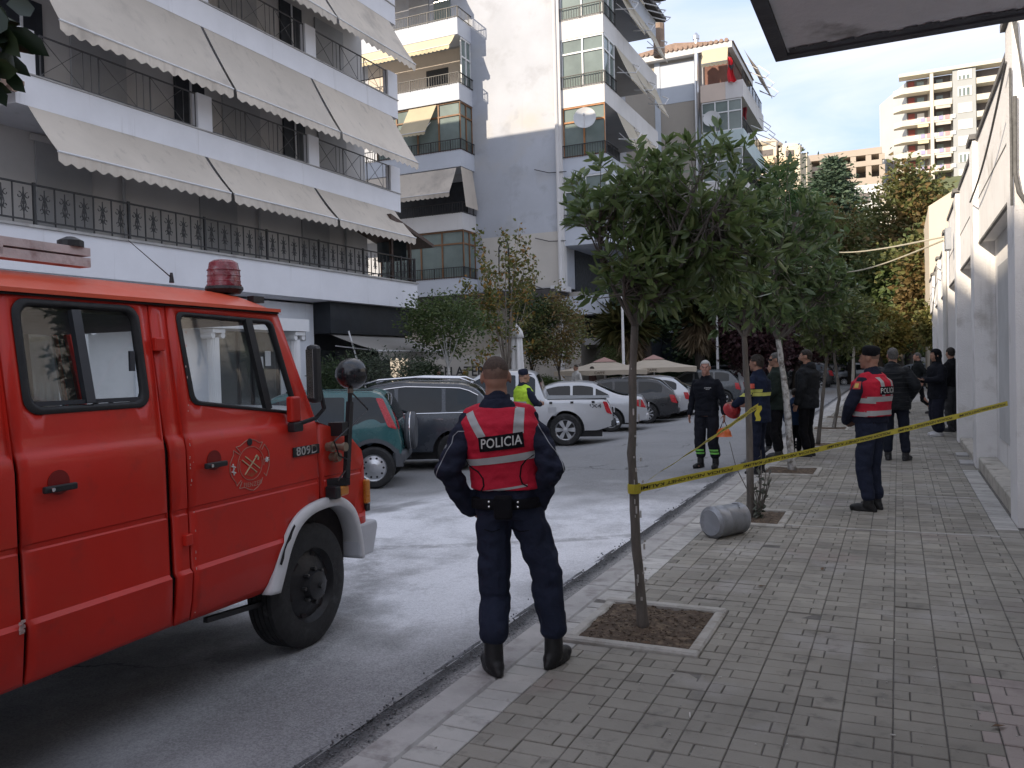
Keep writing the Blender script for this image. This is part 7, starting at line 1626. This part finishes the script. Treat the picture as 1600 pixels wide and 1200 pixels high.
F7=P(1243,709,Z=0); person('child in a blue jacket standing with back turned by the whitewashed trunk',F7+Vector((.02,-.1,0)),R(-5),1.16,0,1.12,(0,0),((-.08,0),(.08,0)),(4,-4),None,(-15,-8),.016,cloth('blue_jacket',(.020,.040,.085)),BLKC,_M['dark_shoe'],SKIN,HAIRD,'full',fit=.04,topz=.80)
F8=P(1199,712,Z=-.1); person('man in a white shirt mostly hidden behind the striped firefighter',F8+Vector((.05,.5,0)),R(170),1.74,-.1,1.0,(0,0),((-.1,0),(.1,0)),(4,-4),None,(0,0),.016,cloth('white_shirt',(.55,.57,.63)),BLKC,_M['dark_shoe'],SKIN,HAIRD,'short')
# ---- 9..12: on the right-hand pavement
F9=P(1402,719,Z=0); o9,J=person('man in black quilted jacket seen from behind, left of the striding man',F9,R(-12),1.82,0,1.12,(-.05,0),((-.13,0),(.13,.0)),(10,-10),dict(el=(-.33,-.06,1.17),er=(.30,-.06,1.17),wl=(-.20,.12,.98),wr=(.16,.12,.98),hl=(.4,.6,-.4),hr=(-.4,.6,-.4)),(25,0),.013,cloth('black_puffer',(.013,.015,.018),.6),cloth('dark_jeans',(.016,.019,.030)),_M['dark_shoe'],SKIN,HAIRM,'short',fit=.048,topz=.80)
bj=bvh(J['top'])
for z_ in np.arange(.86,1.42,.075): decal_line(bj,[(-.26,z_),(0,z_-.01),(.24,z_)],.004,'quilting_seam',BLK,o9,(0,1,0),-.001,24)
F10=P(1437,646,Z=0); person('man in dark tracksuit striding across the far pavement',F10,R(100),1.76,0,1.0,(0,.03),((-.09,-.30),(.09,.34)),(6,-6),dict(el=(-.25,-.14,1.16),er=(.25,.06,1.16),wl=(-.24,-.05,.93),wr=(.22,.18,.96)),(0,0),.016,cloth('black_tracksuit',(.014,.016,.017)),BLKC,mat('dark_trainer',(.05,.045,.045),.6,.2,10),mat('flushed_skin',(.42,.22,.16),.55,.1,14),HAIRM,'short',knee=((-.09,-.06,.50),(.09,.22,.50)),fit=.03,legfit=.008,topz=.82)
F11=P(1466,681,Z=0); o11,J=person('hooded man in black looking at his phone, white trainers, beside the wall',F11,R(112),1.80,0,1.10,(0,.02),((-.10,.04),(.10,-.02)),(10,-10),dict(el=(-.27,.05,1.16),er=(.27,.05,1.16),wl=(-.10,.28,1.15),wr=(.10,.28,1.15),hl=(.3,.8,.2),hr=(-.3,.8,.2),pl=(0,0,1),pr=(0,0,1)),(0,-14),.014,cloth('black_hoodie',(.010,.011,.016)),cloth('wide_navy_trousers',(.015,.017,.028)),mat('white_trainer',(.60,.60,.61),.6,.05,8),SKIN,None,fit=.034,legfit=.05,topz=.76,legw=1.1)
b=MB(); headshape(b,J['hed']+Vector((0,-.01,.0)),J['Mh'],.022,1,False); limb(b,[J['nek'],J['hed']+Vector((0,-.03,-.04))],[.10,.085]); im=J['Mh'].transposed(); hh=J['hed']
organic(b,'hood',BLKC,o11,.014,3,.004,9,lambda v:(im@(v-hh)).y>.052 and -.10<(im@(v-hh)).z<.075)
hw_=(Matrix.Translation(F11)@Matrix.Rotation(R(112),4,'Z'))@Vector((0,.40,1.19)); tag(MB().obox((0,0,0),.07,.012,.14,Matrix.Rotation(R(112),3,'Z')@Matrix.Rotation(R(-40),3,'X')).build('phone',BLK,None,loc=hw_),'dark mobile phone held by the hooded man','phone')
F12=P(1494,676,Z=0); person('man in black jacket and grey trousers against the wall behind the hooded man',F12+Vector((-.06,.3,0)),R(60),1.84,0,1.08,(0,0),((-.1,0),(.1,0)),(6,-6),None,(-30,0),.015,BLKC,cloth('grey_trousers',(.055,.056,.06)),_M['dark_shoe'],SKIN,HAIRD,'short',fit=.03)
# ---- 13: officer in a yellow vest beyond the pickup
F13=P(818,600,Y=13.2); o13,J=person('officer in yellow reflective vest and navy cap beyond the foreground officer',(F13.x,F13.y),R(-35),1.72,-.1,1.0,(0,0),((-.1,0),(.1,0)),(6,-6),dict(el=(-.27,.08,1.18),er=(.27,.08,1.18),wl=(-.08,.28,1.14),wr=(.10,.28,1.14),hl=(.4,.8,.1),hr=(-.4,.8,.1)),(-5,0),.014,NAVY,NAVYT,BOOT,SKIN,HAIRD,'buzz'); v13=vest(o13,J,cloth('yellow_vest',(.42,.62,.05),.6),None,.036); cap(o13,J,NAVY)
bv=bvh(v13); decal(bv,lambda u,v:((u-.5)*.4,1.16+.05*v),30,3,'reflective_band',SILV,v13,(0,1,0))
# ---- 14..16: people on the terrace
for (px,py,X,rz,tp,hr,lab,Hh) in ((901,612,-11.4,R(150),cloth('white_top',(.5,.49,.47)),HAIRD,'man in white shirt standing under the beige parasol',1.75),(926,612,-11.3,R(80),cloth('brown_top',(.10,.06,.055)),HAIRD,'woman in brown jacket sitting tall beside the man in white',1.66),(683,612,-13.2,R(-60),BLKC,HAIRD,'dark figure passing the ice cream kiosk',1.74)):
    q=P(px,py,X=X); person(lab.replace('sitting tall','standing'),(q.x,q.y),rz,Hh,-.1,1.0,(0,0),((-.1,0),(.1,0)),(6,-6),dict(wl=(-.12,.22,1.0),wr=(.12,.22,1.0)) ,(0,0),.018,tp,BLKC,_M['dark_shoe'],SKIN,hr,'full' if Hh<1.7 else 'short',group='people on the terrace')
# ================================================================= tape, drum, terrace furniture
TAPE=mat('yellow_tape',(.58,.49,.05),.4,.08,6,spec=.5,trans=.25); INK=mat('tape_ink',(.02,.018,.01),.6,.1)
def tape(label,A,B,sag,w0,w1,twist,nrep,text=True,knot=False):
    A,B=Vector(A),Vector(B); L_=(B-A).length; n=90; d=(B-A).normalized(); sd=d.cross(Vector((0,0,1))).normalized()
    def c(t): return A.lerp(B,t)-Vector((0,0,sag*4*t*(1-t)))
    def fr(t):
        a=twist(t); return (Vector((0,0,1))*math.cos(a)+sd*math.sin(a))
    def pt(t,v): return c(t)+fr(t)*(v*(w0+(w1-w0)*t))+sd*.004*math.sin(t*40)
    o=tag(MB().grid(n,3,lambda u,v:pt(u,v-.5)).build('caution_tape',TAPE,smooth=True),label,'tape','caution tapes')
    if text:
        v,f=text_mesh('POLICIA NDALOHET KALIMI',1.0,.015); xs=[q[0] for q in v]; x0,x1=min(xs),max(xs)
        seg=L_/nrep
        for k in range(nrep):
            for s2 in (-.003,.003):
              m=MB()
              m.add([pt((k+.06+.88*(1-(q[0]-x0)/(x1-x0)))/nrep,-q[1]*.62)+sd*s2 for q in v],f); stuff(m.build('tape_lettering',INK,o))
    return o
tA=P(990,765,Y=5.03); tB=P(1574,630,Y=9.28)
tape('long yellow caution tape stretched from the nearest tree to the white wall',tA,tB,.02,.050,.045,lambda t:.25*math.sin(t*5)+.15,5)
tape('shorter yellow caution tape running from the nearest tree up to the second tree',P(1000,758,Y=5.05),P(1184,634,Y=8.98),.01,.045,.06,lambda t:1.05-.9*t,2)
kn=MB().lathe([(.040,-.03),(.042,0),(.040,.03)],(tA.x-.01,5.08,tA.z),'z',14,False); tag(kn.build('tape_wrap',TAPE,solid=.002),'yellow tape wound round the nearest tree trunk','tape')
q=P(1184,634,Y=8.98); tl=MB().grid(12,2,lambda u,v:q+Vector((.01*math.sin(u*9)+.03*(v-.5),.0,.0))+Vector((-.02*u+.02*v,.01,-.16*u))); tag(tl.build('tape_tail',TAPE,smooth=True),'loose yellow tape end hanging behind the second tree trunk','tape')
# dented steel drum lying on its side
ZN=mat('dull_galvanised_steel',(.30,.31,.33),.45,.12,6,.15,30,metal=.55,dirt=((.20,.20,.21),.2,9))
fc=P(1111,817,Y=7.95); dm=thing('metal_drum','dented grey metal drum lying on its side at the kerb','drum',(fc.x,fc.y,.148),R(-30)); dm.scale=(1.05,1.0,1.05)
b=MB(); Rr=.148; pr=[(.001,-.012),(.10,-.012),(.115,-.018),(.126,-.004),(.138,0),(.146,.012),(.140,.025),(.140,.13),(.145,.14),(.140,.15),(.139,.38),(.145,.395),(.139,.41),(.13,.412),(.001,.405)]
b.lathe(pr,(0,0,0),'y',40); b.v=[(x*(1+.05*noise.noise(Vector((x*5,y*5,z*5)))),y+.01*noise.noise(Vector((x*9,y*3,z*9))),z*(1+.05*noise.noise(Vector((x*5,y*5,z*5+4))))) for x,y,z in b.v]
b.build('drum_shell',ZN,dm,auto=40); MB().tube([(.0,.30,.142),(.05,.34,.15),(.09,.30,.115)],.006,6).build('drum_handle',ZN,dm)
# parasols
BEI=mat('beige_parasol_cloth',(.52,.45,.36),.85,.06,2,trans=.2); PNK=mat('dusty_pink_cloth',(.36,.22,.19),.85,.08,2)
def parasol(label,px,py,Y,half,txt):
    c=P(px,py,Y=Y); t=thing('parasol',label,'parasol',(c.x,c.y,-.1),R(12),'beige parasols'); zb=c.z+.1; h=.42
    MB().tube([(0,0,0),(0,0,zb+h)],.03,8).build('pole',POLE,t); MB().box(-.3,.3,-.3,.3,0,.08).build('base',CONC,t)
    m=MB()
    for s in range(4):
        a0,a1=math.pi/4+s*math.pi/2,math.pi/4+(s+1)*math.pi/2; A=Vector((math.cos(a0),math.sin(a0),0))*half*1.414; B=Vector((math.cos(a1),math.sin(a1),0))*half*1.414
        m.grid(8,6,lambda u,v:(A.lerp(B,u)*(1-v*.86))+Vector((0,0,zb+h*.9*v-.05*math.sin(math.pi*v)))); 
        vl=MB().grid(10,2,lambda u,v:A.lerp(B,u)*1.002+Vector((0,0,zb-.20*v*(1-.12*abs(math.sin(u*5*math.pi)))))).build('valance',BEI,t)
        if s in (2,3): 
            v_,f=text_mesh(txt,.15,.01); mid=(A+B)/2; e=(B-A).normalized(); on=mid.normalized(); MB().add([mid*1.004+on*.01+e*q[0]+Vector((0,0,zb-.10+q[1])) for q in v_],f).build('valance_lettering',mat('brown_print',(.10,.07,.05),.7,.1),vl)
    m.build('canopy',BEI,t,auto=30)
    m=MB()
    for s in range(4):
        a0,a1=math.pi/4+s*math.pi/2,math.pi/4+(s+1)*math.pi/2; A=Vector((math.cos(a0),math.sin(a0),0))*half*.36; B=Vector((math.cos(a1),math.sin(a1),0))*half*.36; m.add([A+Vector((0,0,zb+h*.95-.06)),B+Vector((0,0,zb+h*.95-.06)),Vector((0,0,zb+h+.12))],[(0,1,2)])
    m.build('vent_cap',PNK,t)
parasol('beige square parasol over the couple on the terrace',945,578,33.5,1.85,'CAFFE'); parasol('second beige parasol, nearer the palm',1022,574,34.5,1.75,'CAFFE')
c=P(808,555,X=-11.8); fp=thing('folded_parasol','folded white parasol standing upright on the terrace','parasol',(c.x,c.y,-.1))
zt_=P(806,508,X=-11.8).z+.1; zm=P(806,526,X=-11.8).z+.1
def fold_ring(r,z,a=.22): return [(r*(1+a*math.cos(6*t))*math.cos(t),r*(1+a*math.cos(6*t))*math.sin(t),z) for t in [2*math.pi*j/36 for j in range(36)]]
m=MB(); m.rings([fold_ring(.24,.75),fold_ring(.22,1.3),fold_ring(.17,zm-.05),fold_ring(.15,zm)]); m.rings([fold_ring(.25,zm-.04,.12),fold_ring(.20,zm+(zt_-zm)*.45,.1),fold_ring(.10,zm+(zt_-zm)*.85,.08),fold_ring(.05,zt_,.05)]); m.build('canopy',mat('white_canvas',(.62,.61,.60),.85,.06,3),fp,smooth=True); MB().tube([(0,0,0),(0,0,zt_+.05)],.025,8).build('pole',POLE,fp); MB().box(-.25,.25,-.25,.25,0,.07).build('base',CONC,fp)
# lamp post and slim white poles
lp=P(800,600,X=-12.6); t=thing('lamp_post','black lamp post with hooked arm behind the yellow-leaved tree','lamp post',(lp.x,lp.y,-.1)); zt_=P(797,378,X=-12.6).z+.1
MB().tube([(0,0,0),(0,0,zt_-.2),(-.05,0,zt_),(-.25,0,zt_+.02),(-.38,0,zt_-.2),(-.40,0,zt_-1.2)],[.05,.04,.035,.03,.025,.02],8).build('post',IRON,t,smooth=True)
for i,(px,y0,Y) in enumerate(((975,460,34),(1122,490,37))):
    a=P(px,600,Y=Y); z1=P(px,y0,Y=Y).z; tag(MB().tube([(a.x,Y,-.1),(a.x,Y,z1)],[.07,.05],8).build('white_pole',POLE),('slim white pole by the parasols','slim white pole right of the palm')[i],'pole')
